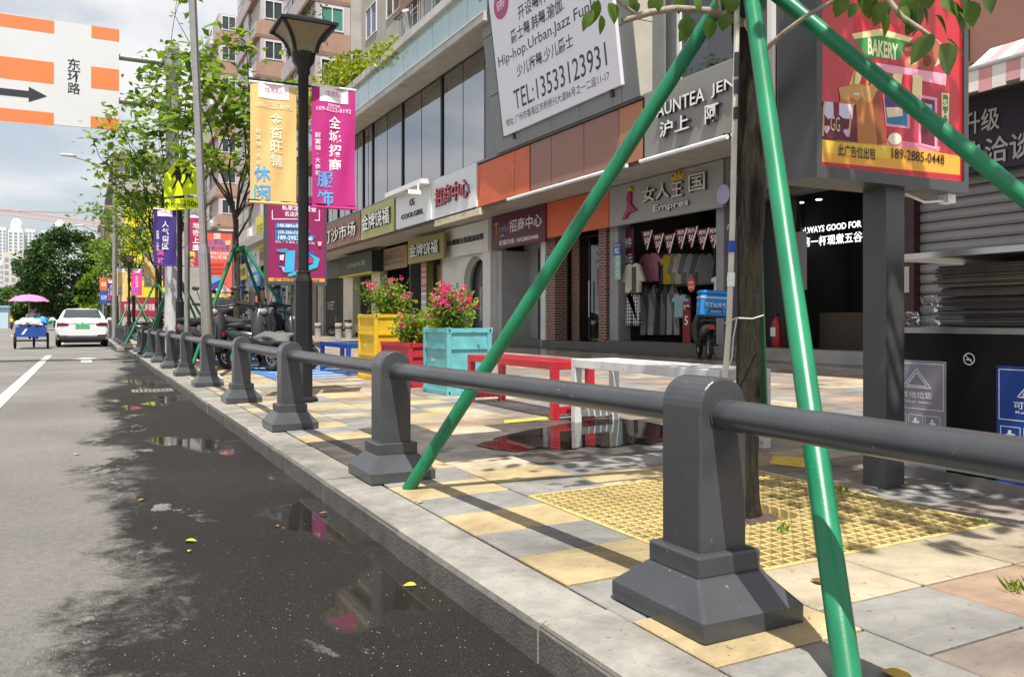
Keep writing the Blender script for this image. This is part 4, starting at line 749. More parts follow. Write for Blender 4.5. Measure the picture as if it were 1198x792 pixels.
# ================================================================== flats behind and beyond
LIL = mat('lilac_tile', (.47, .41, .425), .7, 0, .06, 1.5, dirt=.25); BTL = mat('brown_tile', (.37, .225, .165), .7, 0, .08, 2.5, dirt=.25); LDG = mat('brown_ledge', (.24, .15, .115), .8, 0, .15, 2, dirt=.5)
GWL = mat('grey_flat_wall', (.40, .375, .345), .8, 0, .1, 1.2, dirt=.45); GRL = mat('window_bars', (.45, .45, .45), .5, .3); WGL = mat('window_dark', (.05, .06, .07), .08, 0, .2, 1); WFR = mat('window_white', (.66, .67, .68), .5)
ALU = mat('green_curtain', (.06, .22, .17), .8)
FLT = thing('flats_building', 'tall lilac and brown tiled block of flats with stepped bays behind the shops', 'building', (14, 70, 0))
b = MB(); b.box(13.6, 26, 47.1, 120, -.1, 31); obj('wall', b, GWL, FLT)
rr = random.Random(11)
def fwin(fr, a0, a1, z0, z1, par, bars=True, cur=None):
    b = MB(); b.fbox(fr, a0, a1, z0, z1, -.02, .012); w = obj('window', b, WGL if not cur else cur, par)
    b = MB()
    for q in ((a0 - .06, a1 + .06, z1, z1 + .07), (a0 - .06, a1 + .06, z0 - .07, z0), (a0 - .06, a0, z0, z1), (a1, a1 + .06, z0, z1), ((a0 + a1) / 2 - .03, (a0 + a1) / 2 + .03, z0, z1)): b.fbox(fr, q[0], q[1], q[2], q[3], -.01, .06)
    obj('frame', b, WFR, w)
    if bars:
        b = MB(); n = max(3, int((a1 - a0) / .22))
        for i in range(n + 1): a = a0 + (a1 - a0) * i / n; b.fbox(fr, a - .012, a + .012, z0 - .05, z1 + .05, .30, .325)
        for z in (z0 - .03, z0 + .45, z1 + .03): b.fbox(fr, a0, a1, z - .012, z + .012, .295, .33)
        obj('bars', b, GRL, w)
for bi, (y0, y1) in enumerate(((47.3, 55), (64, 73), (86, 96))):
    X0, X1 = 11.6, 13.6
    b = MB(); b.box(X0, X1, y0, y1, 6.5, 31); bay = obj('bay', b, LIL, FLT)
    for k in range(8):
        z = 7.0 + 3.0 * k
        b = MB(); b.box(X0 - .35, X1, y0 - .03, y1 + .1, z, z + .22); obj('ledge', b, LDG, bay)
        b = MB(); b.box(X0 + .01, X1, y0 - .025, y0 - .001, z + .22, z + 1.35); obj('tile_panel', b, BTL, bay)
        b = MB(); b.box(X0 - .34, X0 - .001, y0 - .02, y1 + .05, z + .22, z + 1.15); obj('parapet', b, LIL, bay)
        b = MB(); b.box(X0 - .32, X0 - .002, y0 - .04, y0 - .021, z + .22, z + 1.15); obj('parapet_end', b, BTL, bay)
        fr = FY(X0, y0 - .01, z); fwin(fr, .35, 1.55, 1.5, 2.75, bay, False, ALU if (k == 3 and bi == 0) else None)
        fr = FX(X0, y1, z); fwin(fr, .6, 2.9, 1.3, 2.8, bay, k % 2 == 0); fwin(fr, 3.6, 5.6, 1.3, 2.8, bay, True)
        if (k + bi) % 2: b = MB(); b.box(X0 - .62, X0 - .36, y0 + 1.2, y0 + 2.1, z + .3, z + .9); ac_ = obj('air_conditioner', b, WFR, bay)
fr = FY(13.6, 47.09, 0)
for k in range(7):
    for a in (1.0, 4.2, 7.4): fwin(fr, a, a + 1.5, 10.9 + 3 * k, 12.4 + 3 * k, FLT, False)
for y0, y1 in ((55, 64), (73, 86), (96, 118)):
    fr = FX(13.6, y1, 0); a = 1.0
    while a + 2 < y1 - y0:
        for k in range(7): fwin(fr, a, a + 1.7, 8.4 + 3 * k, 9.9 + 3 * k, FLT, False)
        a += 3.4
# set-back flats above the arcade roof
UP = thing('setback_flats', 'grey and brown flats rising behind the balcony parapet over the shops', 'building', (14, 34, 9.6))
b = MB(); b.box(14.2, 26, 12, 47.05, 9.6, 30); obj('wall', b, GWL, UP); b = MB(); b.box(13.7, 14.2, 27, 39, 9.6, 30); bay = obj('bay', b, BTL, UP)
for k in range(6):
    z = 10.2 + 3.0 * k; b = MB(); b.box(13.4, 14.2, 26.9, 39.1, z + 2.4, z + 2.62); obj('ledge', b, LDG, bay); fr = FX(13.7, 39, z)
    for a in (.5, 3.3, 6.3, 9.2): fwin(fr, a, a + 2.1, .6, 2.2, bay, True)
    fr = FX(14.2, 47, z); fwin(fr, 1.0, 2.8, .6, 2.2, UP, False, mat('window_blue', (.10, .14, .28), .1)); fwin(fr, 4.6, 6.6, .6, 2.2, UP, False)
    fr = FX(14.2, 27, z)
    for a in (1, 4.5, 8): fwin(fr, a, a + 2, .6, 2.2, UP, True)
# exhaust pipe on the roof terrace
c = ax(478, 18, 9.9); t = thing('exhaust_duct', 'bent silver exhaust duct standing behind the balcony coping', 'duct', (9.9, c.y, 9.65)); b = MB(); b.tube([(9.9, c.y, 9.6), (9.9, c.y, 10.9), (9.85, c.y - .05, 11.2), (9.7, c.y - .25, 11.45)], .13, 10); obj('pipe', b, mat('galvanised', (.55, .56, .57), .35, .8, .15, 8), t)
# row of low shops beyond the arcade
ROW = thing('far_shop_row', 'low row of cluttered shops under the flats beyond the arcade', 'building', (12, 60, 0))
b = MB(); b.box(11.9, 13.6, 47.1, 95, -.1, 6.4); obj('wall', b, CONC, ROW); b = MB(); b.box(10.6, 13.6, 47.1, 95, 6.4, 6.9); obj('canopy', b, CONC, ROW)
y = 48.0; cols = [(.10, .09, .08), (.35, .26, .05), (.05, .12, .26), (.45, .43, .4), (.30, .1, .06)]
k = 0
while y < 93:
    b = MB(); b.box(11.82, 11.9, y, y + 3.0, .2, 3.2); obj('shop_front', b, mat('front_%d' % (k % 5), cols[k % 5], .5), ROW)
    b = MB(); b.box(11.6, 11.9, y + 3.0, y + 3.6, 0, 6.4); obj('pier', b, CONC if k % 2 else mat('cobalt_pier', (.03, .10, .30), .5), ROW); y += 3.6; k += 1
def fs(label, pa, pb, y0, y1, colr, txt, X=11.5, tcol='f4f4f0'):
    c0 = ax(pa, y0, X); c1 = ax(pb, y1, X); t = thing('far_shop_sign', label, 'sign', (X, c0.y, c1.z), 'signs on the far shop row'); b = MB(); b.box(X, X + .15, c1.y, c0.y, c1.z, c0.z); obj('panel', b, colr, t)
    b = MB(); b.text(FX(X, c0.y, c1.z), txt, (c0.y - c1.y) / 2, (c0.z - c1.z) / 2, w=(c0.y - c1.y) * .75, h=(c0.z - c1.z) * .5, c=.01); obj('lettering', b, ink(tcol), t)
fs('pale blue and white shop sign seen left of the magenta lightbox', 290, 303, 292, 319, mat('pale_blue_face', (.55, .66, .75), .5), '美食', 11.45, '2a80c8')
fs('bright blue small sign under the pale blue shop sign', 292, 304, 320, 334, mat('sky_blue_face', (.05, .25, .62), .5), '茶', 11.4)
fs('tan shop sign above the blue ones on the far row', 303, 312.5, 291, 309, mat('tan_face', (.46, .29, .11), .5), '鞋', 11.5, '5a2c14')
fs('yellow advert panel on the flats above the far shops', 299, 309, 255, 288, mat('yellow_face', (.62, .58, .08), .5), '招租', 11.3, '8c8420')
fs('green shop sign low on the far row', 262, 276, 300, 318, mat('leaf_green_face', (.10, .40, .16), .5), '药房', 11.5)
fs('yellow ochre shop sign low on the far row', 276, 289, 312, 326, mat('ochre_face', (.52, .38, .10), .5), '眼镜', 11.5, '30281c')
c = ax(300, 352, 11.3); b = MB(); t = thing('led_sign', 'small red and blue lit sign near the parked scooters', 'sign', (11.3, c.y, c.z)); b = MB(); b.box(11.3, 11.4, c.y - .5, c.y + .5, c.z - .6, c.z + .6); obj('panel', b, BKL, t); b = MB(); f_ = FX(11.299, c.y, c.z); b.text(f_, '欢迎', 0, .05, w=.8, h=.75); obj('lettering', b, glow('led_red', (.9, .05, .08), 1.2), t)
# building across the junction with the yellow billboard
B3Y = 92.0; XL, XR = ay(138, 200, B3Y).x, ay(236, 200, B3Y).x; ZT = ay(138, 187, B3Y).z
B3 = thing('grey_corner_building', 'grey block across the junction carrying the yellow billboard', 'building', (7, B3Y, 0)); b = MB(); b.box(XL, XR, B3Y, B3Y + 18, -.1, ZT); obj('wall', b, GWL, B3)
b = MB(); b.box(XL - .5, XR, B3Y - .5, B3Y + 18.3, ZT, ZT + .5); obj('parapet', b, LDG, B3)
for i in range(4):
    for k in range(2): fwin(FY(XL, B3Y, 0), .6 + i * 1.8, 1.7 + i * 1.8, ZT - 1.9 - 2.6 * k, ZT - .5 - 2.6 * k, B3, False)
for k in range(5):
    b = MB(); b.box(XL - .9, XL, B3Y + .4, B3Y + 17, 2.5 + 3 * k, 2.7 + 3 * k); obj('balcony_slab', b, CONC, B3)
    fwin(FX(XL, B3Y + 16, 0), 2, 6, 3.4 + 3 * k, 5 + 3 * k, B3, False); fwin(FX(XL, B3Y + 16, 0), 8, 13, 3.4 + 3 * k, 5 + 3 * k, B3, False)
p0 = ay(146, 350, B3Y - .6); p1 = ay(197, 242, B3Y - .6); t = thing('yellow_billboard', 'large yellow billboard with blue characters behind the street trees', 'billboard', (p0.x, B3Y - .6, p0.z)); b = MB(); b.box(p0.x, p1.x, B3Y - .6, B3Y - .3, p0.z, p1.z); obj('panel', b, mat('billboard_yellow', (.75, .62, .02), .5), t)
b = MB(); f_ = FY(p0.x, B3Y - .6, p0.z); Wd = p1.x - p0.x; H = p1.z - p0.z; b.text(f_, '大促', Wd * .55, H * .72, w=Wd * .6, h=H * .26, c=.02); b.text(f_, '旺铺招租', Wd * .5, H * .3, w=Wd * .8, h=H * .2, c=.02); obj('lettering', b, ink('2a3f8a'), t)
# further frontages on the right of the street
rr = random.Random(5)
for i, (px, d, w, top, c_, lab) in enumerate(((129, 135, 6, 222, (.42, .22, .18), 'narrow pink building with green windows far down the street'), (124.5, 165, 6, 232, (.36, .36, .34), 'grey balconied building beyond the pink one'), (119, 210, 8, 252, (.40, .37, .34), 'pale distant building at the end of the shop side'))):
    r = ray(px, 376); Y = d * r.y; X = d * r.x; Zt = CH + (HY - top) / F * d; t = thing('distant_building', lab, 'building', (X, Y, 0), 'buildings far along the shop side')
    b = MB(); b.box(X, X + 12, Y, Y + 22, -.1, Zt); obj('wall', b, mat('far_wall_%d' % i, c_, .8, 0, .1, .4, dirt=.3), t)
    for k in range(int(Zt / 3)):
        b = MB(); b.box(X - .8, X, Y + .5, Y + 21, 1 + 3 * k, 1.25 + 3 * k); obj('balcony', b, CONC, t); b = MB(); b.box(X + .5, X + 2.6, Y - .05, Y, 1.6 + 3 * k, 3 + 3 * k); obj('window', b, mat('teal_window', (.05, .32, .27), .3) if i == 0 else WGL, t)
# far towers beyond the trees
def tower(px0, px1, top, d, colr, label, dome=False, wings=True, floors=26, group='pale towers on the skyline'):
    r0, r1 = ray(px0, 376) * d, ray(px1, 376) * d; X0, X1 = r0.x, r1.x; Y = d * 1.165; Zt = CH + (HY - top) / F * d; t = thing('tower_block', label, 'tower', ((X0 + X1) / 2, Y, 0), group); w = X1 - X0
    b = MB(); b.box(X0, X1, Y, Y + 14, -.2, Zt); obj('wall', b, colr, t); n = max(3, int(w / 2.6)); b = MB()
    for i in range(n):
        for k in range(floors): a = X0 + w * (i + .5) / n; z = 3 + (Zt - 4) * k / floors; b.box(a - w / n * .28, a + w / n * .28, Y - .06, Y + .02, z, z + (Zt - 4) / floors * .62)
    o = obj('window_grid', b, mat('tower_window', (.24, .27, .31), .4), t); o['kind'] = 'stuff'
    if dome: b = MB(); b.lathe(((X0 + X1) / 2, Y + 7), [(w * .42, Zt), (w * .42, Zt + 2.5), (w * .36, Zt + 4.5), (w * .2, Zt + 6), (.3, Zt + 6.5)], 16); obj('dome', b, colr, t)
    return t
TWH = mat('tower_white', (.62, .63, .66), .8, 0, .04, .1); TWT = mat('tower_cream', (.56, .52, .46), .8, 0, .05, .1)
tower(9, 27, 268, 430, TWH, 'middle pale tower with a rounded dome on the skyline', True); tower(-6, 7.5, 266, 445, TWH, 'pale tower cut by the left picture edge'); tower(28.5, 41, 267, 440, TWH, 'pale tower right of the domed tower'); tower(47.5, 59, 268, 470, TWH, 'pale tower half hidden behind the big tree'); tower(61, 77, 266, 480, TWH, 'domed pale tower peeping over the big tree', True)
tower(4, 27, 295, 270, TWT, 'unfinished cream tower in front of the pale towers', False, True, 9); tower(0, 3.6, 305, 285, TWH, 'narrow pale slab beside the cream tower', floors=10)
# tower crane
cr_ = thing('tower_crane', 'orange lattice tower crane jib across the sky above the big tree', 'crane', (ray(128, 376) * 330).to_tuple()[:2] + (0,)); D = 330.
def cp(px, py): r = ray(px, py); return Vector((0, 0, CH)) + r * D
a, e_ = cp(-60, 243), cp(122, 266); CRM = mat('crane_orange', (.62, .30, .18), .6); b = MB(); b.tube([a, e_], .16, 4); b.tube([a + Vector((0, 0, 2.2)), e_ + Vector((0, 0, 1.6))], .16, 4); n = 44
for i in range(n):
    p = a.lerp(e_, i / n); q = a.lerp(e_, (i + 1) / n); h = 2.2 - .6 * i / n; b.tube([p, (p + q) / 2 + Vector((0, 0, h))], .08, 3, False); b.tube([(p + q) / 2 + Vector((0, 0, h)), q], .08, 3, False)
obj('jib', b, CRM, cr_); m_ = cp(118, 266); b = MB(); b.box(m_.x - .8, m_.x + .8, m_.y - .8, m_.y + .8, -.2, m_.z + 5); obj('mast', b, CRM, cr_); b = MB(); b.tube([m_ + Vector((0, 0, 5)), a.lerp(e_, .35) + Vector((0, 0, 2))], .07, 4); obj('tie_rod', b, CRM, cr_)
# overhead wires
for i, (y0, y1, lab) in enumerate(((246, 248, 'upper overhead wire crossing the sky at left'), (243, 231, 'lower rising overhead wire near the shop row'))):
    p, q = ay(-30, y0, 62), ay(150, y1, 62)
    if i: p = ay(85, 252, 62)
    b = MB(); b.tube([p, (p + q) / 2 - Vector((0, 0, .1)), q], .012, 4); tag(obj('overhead_wire', b, BKL, loc=p), lab, 'wire', 'overhead wires')
# low blue hut far left
c = rp(3, 384); t = thing('site_hut', 'small pale blue hut far down the left side of the road', 'hut', (c.x - 6, c.y, RZ)); b = MB(); X, Y = c.x, c.y; p1 = ay(9.5, 360, Y); b.box(p1.x - 9, p1.x, Y, Y + 4, RZ, p1.z); obj('wall', b, mat('hut_blue', (.42, .56, .62), .6), t); b = MB(); b.box(p1.x - 9.2, p1.x + .2, Y - .3, Y + 4.2, p1.z, p1.z + .3); obj('roof', b, mat('hut_roof', (.20, .40, .58), .6), t)
# ================================================================== trees
BARK = mat('bark_dark', (.05, .04, .028), .95, 0, .5, 18, 1.0, 45); BARK2 = mat('bark_thin', (.16, .13, .09), .9, 0, .4, 14, .6, 60)
LF = leafmat('leaf_green', (.045, .11, .012), (.21, .34, .035), .5); LF2 = leafmat('leaf_fresh', (.09, .18, .018), (.32, .45, .05), .5); LFD = leafmat('leaf_dark', (.016, .045, .010), (.06, .13, .022), .3, .6)
def rdir(r, zb=0.):
    v = Vector((r.gauss(0, 1), r.gauss(0, 1), r.gauss(0, 1) + zb)); return v.normalized()
def curve(p0, p1, r, wob, n=6, lift=0.):
    p0, p1 = Vector(p0), Vector(p1); L = (p1 - p0).length
    return [p0.lerp(p1, i / n) + Vector((r.uniform(-1, 1), r.uniform(-1, 1), 0)) * wob * L * (1 if 0 < i < n else 0) + Vector((0, 0, lift * L * math.sin(math.pi * i / n))) for i in range(n + 1)]
def street_tree(label, base, h0, tips, seed, leaves, ls, mats, tr=.075, group='young street trees along the kerb', clus=.28):
    r = random.Random(seed); base = Vector(base); t = thing('street_tree', label, 'tree', base, group); b = MB()
    top = base + Vector((r.uniform(-.05, .05), r.uniform(-.05, .05), h0)); pth = curve(base, top, r, .008, 7); b.tube([pth[0] - Vector((0, 0, .03))] + pth[1:], [tr * (1.15 - .035 * i) for i in range(8)], 10)
    cr = MB(); spots = []
    for tip in tips:
        st = pth[r.choice((5, 6, 7, 7))]; c = curve(st, tip, r, .05, 6, .06); b.tube(c, [tr * .42 * (1 - .13 * i) for i in range(7)], 6)
        for k in range(5):
            p = c[r.choice((3, 4, 5, 6))]; q = p + rdir(r, .25) * r.uniform(.35, .8) * clus * 2.4; b.tube([p, (p + q) / 2 + Vector((0, 0, .04)), q], [.014, .009, .005], 5, False); spots += [q, (p + q) / 2, q]
        spots += [c[5], c[6]]
    obj('trunk', b, BARK, t)
    for i in range(leaves):
        s_ = r.choice(spots); p = s_ + Vector((r.gauss(0, clus), r.gauss(0, clus), r.gauss(0, clus * .32))); cr.m = 1 if r.random() < .35 else 0
        d = rdir(r, -.2); d.z *= .35; L = ls * r.uniform(.65, 1.3); cr.leaf(p, d, rdir(r, 2.2), L, L * .66)
    obj('crown', cr, mats, t); return t
def brace(label, base, hz_, feet, rad=.03, th=.07):
    base = Vector(base); t = thing('tree_support', label, 'support', base, 'green poles propping up street trees'); G = mat('brace_green', (.007, .175, .078), .33, 0, .2, 4, .04, 160, dirt=.3, chips=((.20, .38, .28), 20, .665), world=True)
    top = base + Vector((0, 0, hz_))
    for (fx, fy_) in feet:
        d = Vector((fx - base.x, fy_ - base.y, 0)).normalized(); b = MB(); foot = Vector((fx, fy_, gz(fx) - .01)); a = top + d * (th + .01); b.tube([foot, foot.lerp(a, .5), a], rad, 16); obj('pole', b, G, t)
        b = MB(); f_ = Fr(top + d * th - Vector((0, 0, .06)), d.cross(Vector((0, 0, 1))), (0, 0, 1)); b.fbox(f_, -.045, .045, -.05, .06, -.01, .012); cl_ = obj('clamp', b, G, t)
        b = MB(); b.tube([f_.p(0, -.02, .0), f_.p(0, -.02, .03)], .012, 6); obj('bolt', b, mat('bolt_steel', (.6, .6, .6), .3, .9), cl_)
    b = MB(); b.lathe((base.x, base.y), [(th + .008, top.z - .09), (th + .008, top.z - .02)], 20); obj('collar', b, G, t); return t
brace('near green pole tripod around the rough trunk in the foreground', (2.645, 2.875, gz(TX)), 2.36, [(1.51, 4.17), (1.63, 1.42), (3.90, .90), (4.17, 4.36)], .0345, .066)
# ---- near tree: rough trunk, cut limbs and big leaves
nt_ = thing('near_street_tree', 'near street tree with rough dark bark and broad leaves over the guardrail', 'tree', (TX, TY, gz(TX))); r = random.Random(21); b = MB(); n = 90; m_ = 44; vs = []
for i in range(n):
    z = -.03 + 3.4 * i / (n - 1); rad = .051 + .026 * math.exp(-z * 7) + .012 * min(1, max(0, z - 1.0)) + .004 * math.sin(z * 5)
    cx = TX + .022 * math.sin(z * 2.0 - .4) * 1.3 + .004 * z; cy = TY + .018 * math.sin(z * 2.3)
    for k in range(m_): a = 6.28319 * k / m_; q = rad * (1 + .09 * noise.noise(Vector((math.cos(a) * 1.3, math.sin(a) * 1.3, z * 2.2))) * 2 + .17 * noise.noise(Vector((math.cos(a) * 5.5, math.sin(a) * 5.5, z * 4.5))) + .10 * noise.noise(Vector((math.cos(a) * 11, math.sin(a) * 11, z * 16)))); vs.append((cx + q * math.cos(a), cy + q * math.sin(a), gz(TX) + z))
b.add(vs, [(i * m_ + k, i * m_ + (k + 1) % m_, (i + 1) * m_ + (k + 1) % m_, (i + 1) * m_ + k) for i in range(n - 1) for k in range(m_)], True)
def barkmat():
    m = bpy.data.materials.new('furrowed_bark'); m.use_nodes = True; MATS['furrowed_bark'] = m; t = m.node_tree; N = t.nodes; L = t.links; p = N['Principled BSDF']; p.inputs['Roughness'].default_value = .95
    tcn = N.new('ShaderNodeTexCoord'); mpn = N.new('ShaderNodeMapping'); mpn.inputs[3].default_value = (38, 38, 7); L.new(tcn.outputs['Object'], mpn.inputs[0])
    n = N.new('ShaderNodeTexNoise'); n.inputs['Scale'].default_value = 1; n.inputs['Detail'].default_value = 8; n.inputs['Roughness'].default_value = .7; n.inputs['Distortion'].default_value = .5; L.new(mpn.outputs[0], n.inputs[0])
    c = N.new('ShaderNodeValToRGB'); e = c.color_ramp.elements; e[0].position = .38; e[0].color = (.004, .0035, .0025, 1); e[1].position = .76; e[1].color = (.062, .045, .024, 1); L.new(n.outputs[0], c.inputs[0]); L.new(c.outputs[0], p.inputs['Base Color'])
    bp_ = N.new('ShaderNodeBump'); bp_.inputs['Strength'].default_value = 1; bp_.inputs['Distance'].default_value = .035; L.new(n.outputs[0], bp_.inputs['Height']); L.new(bp_.outputs[0], p.inputs['Normal']); return m
obj('trunk', b, barkmat(), nt_)
def npx(x, y, d): rr_ = ray(x, y); return Vector((0, 0, CH)) + rr_ * d
TWG = mat('twig_grey', (.30, .25, .19), .8, 0, .3, 25, .4, 80)
limbs = [([npx(884, 35, 3.72), npx(862, 24, 3.68), npx(830, 13, 3.62), npx(790, 10, 3.56), npx(760, 15, 3.52), npx(728, 25, 3.48)], [.022, .018, .016, .015, .015, .013]),
         ([npx(893, 60, 3.7), npx(918, 38, 3.62), npx(945, 18, 3.55), npx(975, 2, 3.5), npx(1000, -20, 3.45)], [.012, .011, .010, .009, .008]),
         ([npx(1000, -40, 3.3), npx(1035, -5, 3.25), npx(1055, 20, 3.2), npx(1080, 36, 3.18), npx(1094, 46, 3.15)], [.014, .012, .010, .008, .005]),
         ([npx(842, 14, 3.62), npx(838, -8, 3.6), npx(826, -40, 3.6)], [.010, .009, .008]), ([npx(746, 18, 3.5), npx(726, 5, 3.45), npx(715, -14, 3.42)], [.008, .006, .005])]
for pth, rad in limbs: b = MB(); b.tube(pth, rad, 8); obj('limb', b, TWG, nt_)
b = MB(); b.tube([npx(884, 36, 3.72), npx(878, 26, 3.62)], [.035, .03], 12); obj('cut_stub', b, mat('cut_wood', (.55, .42, .28), .8, 0, .2, 20), nt_)
# crown above the frame (casts the dappled shade)
b = MB(); lt = [Vector((TX + x, TY + y, z)) for x, y, z in ((.0, .0, 4.6), (.7, -.2, 4.3), (-.5, -.5, 4.0), (.3, -1.0, 3.9), (1.0, -.7, 3.7), (-.7, .5, 4.1), (.4, .7, 4.2), (1.2, .3, 3.9), (.8, -1.3, 3.4), (.1, -2.2, 3.7), (.7, -2.5, 3.9), (.35, -1.8, 4.2), (1.2, -2.1, 3.6), (.9, -1.7, 4.3))]
sp = []
for q in lt:
    c = curve((TX + .03, TY, 3.2), q, r, .05, 5, .05); b.tube(c, [.035, .028, .022, .016, .011, .007], 6); sp += c[3:]
    for k in range(4): e2 = c[4] + rdir(r) * .4; b.tube([c[4], e2], [.007, .004], 4, False); sp.append(e2)
obj('upper_limbs', b, TWG, nt_); b = MB(); NLF = leafmat('leaf_broad', (.035, .085, .014), (.13, .23, .04), .38, 4., .35)
def big_leaf(b, p, d, nrm, L, Wd):
    d = Vector(d).normalized(); sd = d.cross(Vector(nrm)).normalized(); nn = sd.cross(d); p = Vector(p); prof = [(0, 0), (.10, .55), (.28, .95), (.48, 1.0), (.68, .78), (.86, .36), (1, 0)]
    vs = [p + d * L * t_ - nn * L * .18 * t_ * t_ for t_, _ in prof]; lv = [p + d * L * t_ + sd * Wd * .5 * w + nn * Wd * .13 * w - nn * L * .18 * t_ * t_ for t_, w in prof]; rv = [p + d * L * t_ - sd * Wd * .5 * w + nn * Wd * .13 * w - nn * L * .18 * t_ * t_ for t_, w in prof]
    n = len(prof); b.add(vs + lv[1:-1] + rv[1:-1], [(0, n, 1)] + [(i, n + i - 1, n + i, i + 1) for i in range(1, n - 2)] + [(n - 2, n + n - 3, n - 1)] + [(0, 1, n + n - 2)] + [(i, i + 1, 2 * n - 2 + i, 2 * n - 3 + i) for i in range(1, n - 2)] + [(n - 2, n - 1, 2 * n - 3 + n - 2)], True)
for i in range(860):
    s_ = r.choice(sp); p = s_ + Vector((r.gauss(0, .22), r.gauss(0, .22), r.gauss(0, .16)))
    if p.z < 3.05: continue
    big_leaf(b, p, (r.gauss(0, 1), r.gauss(0, 1), -.6), (r.gauss(0, .4), r.gauss(0, .4), 1), r.uniform(.10, .17), r.uniform(.07, .11))
obj('crown', b, NLF, nt_)
# leaves low enough to be in the picture, one by one: (px, py, distance, direction in picture, length px, width px, roll)
right, upv, fwd = Vector((CS, -SN, 0)), Vector((0, 0, 1)), Vector((SN, CS, 0))
for (px, py, d, dx, dy, L, Wd, rl) in ((1030, 14, 3.2, .45, 1, 28, 24, .2), (1050, 10, 3.2, 1, .6, 36, 26, -.3), (1068, 2, 3.25, .3, 1, 36, 34, .3), (1098, 4, 3.15, .95, .35, 54, 30, -.2), (1108, 2, 3.2, .8, .9, 44, 26, .2), (1066, 24, 3.2, -.1, 1, 16, 12, .2), (1092, 40, 3.15, -.7, .9, 36, 20, .5), (1100, 52, 3.12, .55, .9, 36, 32, -.1), (1106, 46, 3.15, 1, .45, 30, 14, .2), (1002, 4, 3.3, -.5, 1, 16, 11, .3), (1040, -12, 3.25, .9, .7, 30, 22, 0), (1120, -8, 3.2, .6, 1, 34, 28, .2), (1150, -14, 3.2, .7, 1, 30, 24, -.2), (1085, -16, 3.3, -.2, 1, 30, 22, .1), (1020, -20, 3.3, -.3, 1, 28, 20, .1),
    (700, 0, 3.5, -.25, 1, 28, 12, .7), (694, 12, 3.5, -.6, 1, 24, 12, .6), (712, 4, 3.45, .5, 1, 22, 20, .2), (703, 18, 3.5, .1, 1, 20, 10, .4), (738, -4, 3.5, .3, 1, 18, 14, .2), (800, 20, 3.55, .4, 1, 22, 18, -.4), (806, 26, 3.55, -.4, 1, 22, 14, .9), (827, 22, 3.6, .3, 1, 22, 20, .1), (793, -4, 3.55, .2, 1, 18, 14, .1), (812, -2, 3.55, .6, 1, 18, 14, .1), (838, -4, 3.6, .5, 1, 16, 14, .1), (858, -4, 3.6, -.2, 1, 18, 16, .1), (722, -8, 3.45, .9, .6, 20, 14, .3), (1150, 176, 3.0, .8, .5, 14, 7, .3), (1036, 2, 3.3, -.4, 1, 26, 18, .3), (1060, -6, 3.2, .2, 1, 30, 22, -.1), (1078, 4, 3.25, .6, 1, 26, 18, .4), (1094, 18, 3.15, .9, .8, 26, 16, .1), (1120, 14, 3.15, .8, .9, 30, 20, .3), (1012, -8, 3.3, .4, 1, 28, 20, -.2), (988, -6, 3.4, -.3, 1, 24, 16, .2), (1132, 2, 3.1, .5, 1, 28, 20, -.3), (1075, 30, 3.2, .6, .8, 18, 12, .3), (770, -6, 3.5, -.3, 1, 22, 16, .2), (748, 4, 3.5, -.6, .9, 16, 10, .2), (850, 16, 3.6, -.2, 1, 18, 14, .1)):
    b = MB(); s_ = d / F; dv = right * dx - upv * dy + fwd * .25; nv = (-fwd + upv * (.9 + rl) + right * rl); big_leaf(b, npx(px, py, d), dv, nv, L * s_ * 1.12, Wd * s_ * 1.15); obj('leaf', b, NLF, nt_)
# white conduit lashed to the trunk
cd = thing('conduit_pipe', 'white and black flaking pipe lashed to the near tree trunk', 'pipe', npx(848, 560, 3.62)); PW = mat('pipe_white', (.58, .55, .49), .5, 0, .1, 9, dirt=.3)
P = [npx(846, 470, 3.6), npx(853, 380, 3.62), npx(857, 260, 3.63), npx(860, 120, 3.63), npx(862, 30, 3.63), npx(863, -60, 3.63)]
P0 = P[0].copy(); P0.z = gz(P0.x) - .01
b = MB(); b.tube([P0] + P, .0125, 10); obj('pipe', b, PW, cd); b = MB(); b.tube([npx(856.3, 295, 3.62), npx(856.6, 282, 3.62)], .0150, 12); obj('blue_band', b, mat('band_blue', (.01, .05, .42), .5), cd)
b = MB(); b.tube([npx(855, 335, 3.62), npx(855.6, 319, 3.62)], .0165, 12); obj('coupling', b, WL, cd)
b = MB()
for y0, y1 in ((94, 110), (62, 90), (126, 140)): b.tube([npx(860 + (115 - y0) * .02 + 1.2, y0, 3.622), npx(860 + (115 - y1) * .02 + 1.2, y1, 3.622)], .0118, 10, False)
obj('black_flakes', b, BKL, cd)
b = MB(); b.tube([npx(848, 378, 3.60), npx(862, 372, 3.56), npx(880, 373, 3.60), npx(893, 369, 3.66)], .0035, 6); b.tube([npx(862, 373, 3.56), npx(858, 395, 3.57), npx(856, 420, 3.58), npx(847, 440, 3.58)], .003, 6); tag(obj('tie_strip', b, mat('cloth_tie', (.55, .5, .46), .9), loc=npx(862, 372, 3.56)), 'pale cloth strip tying the pipe to the near trunk', 'strip')
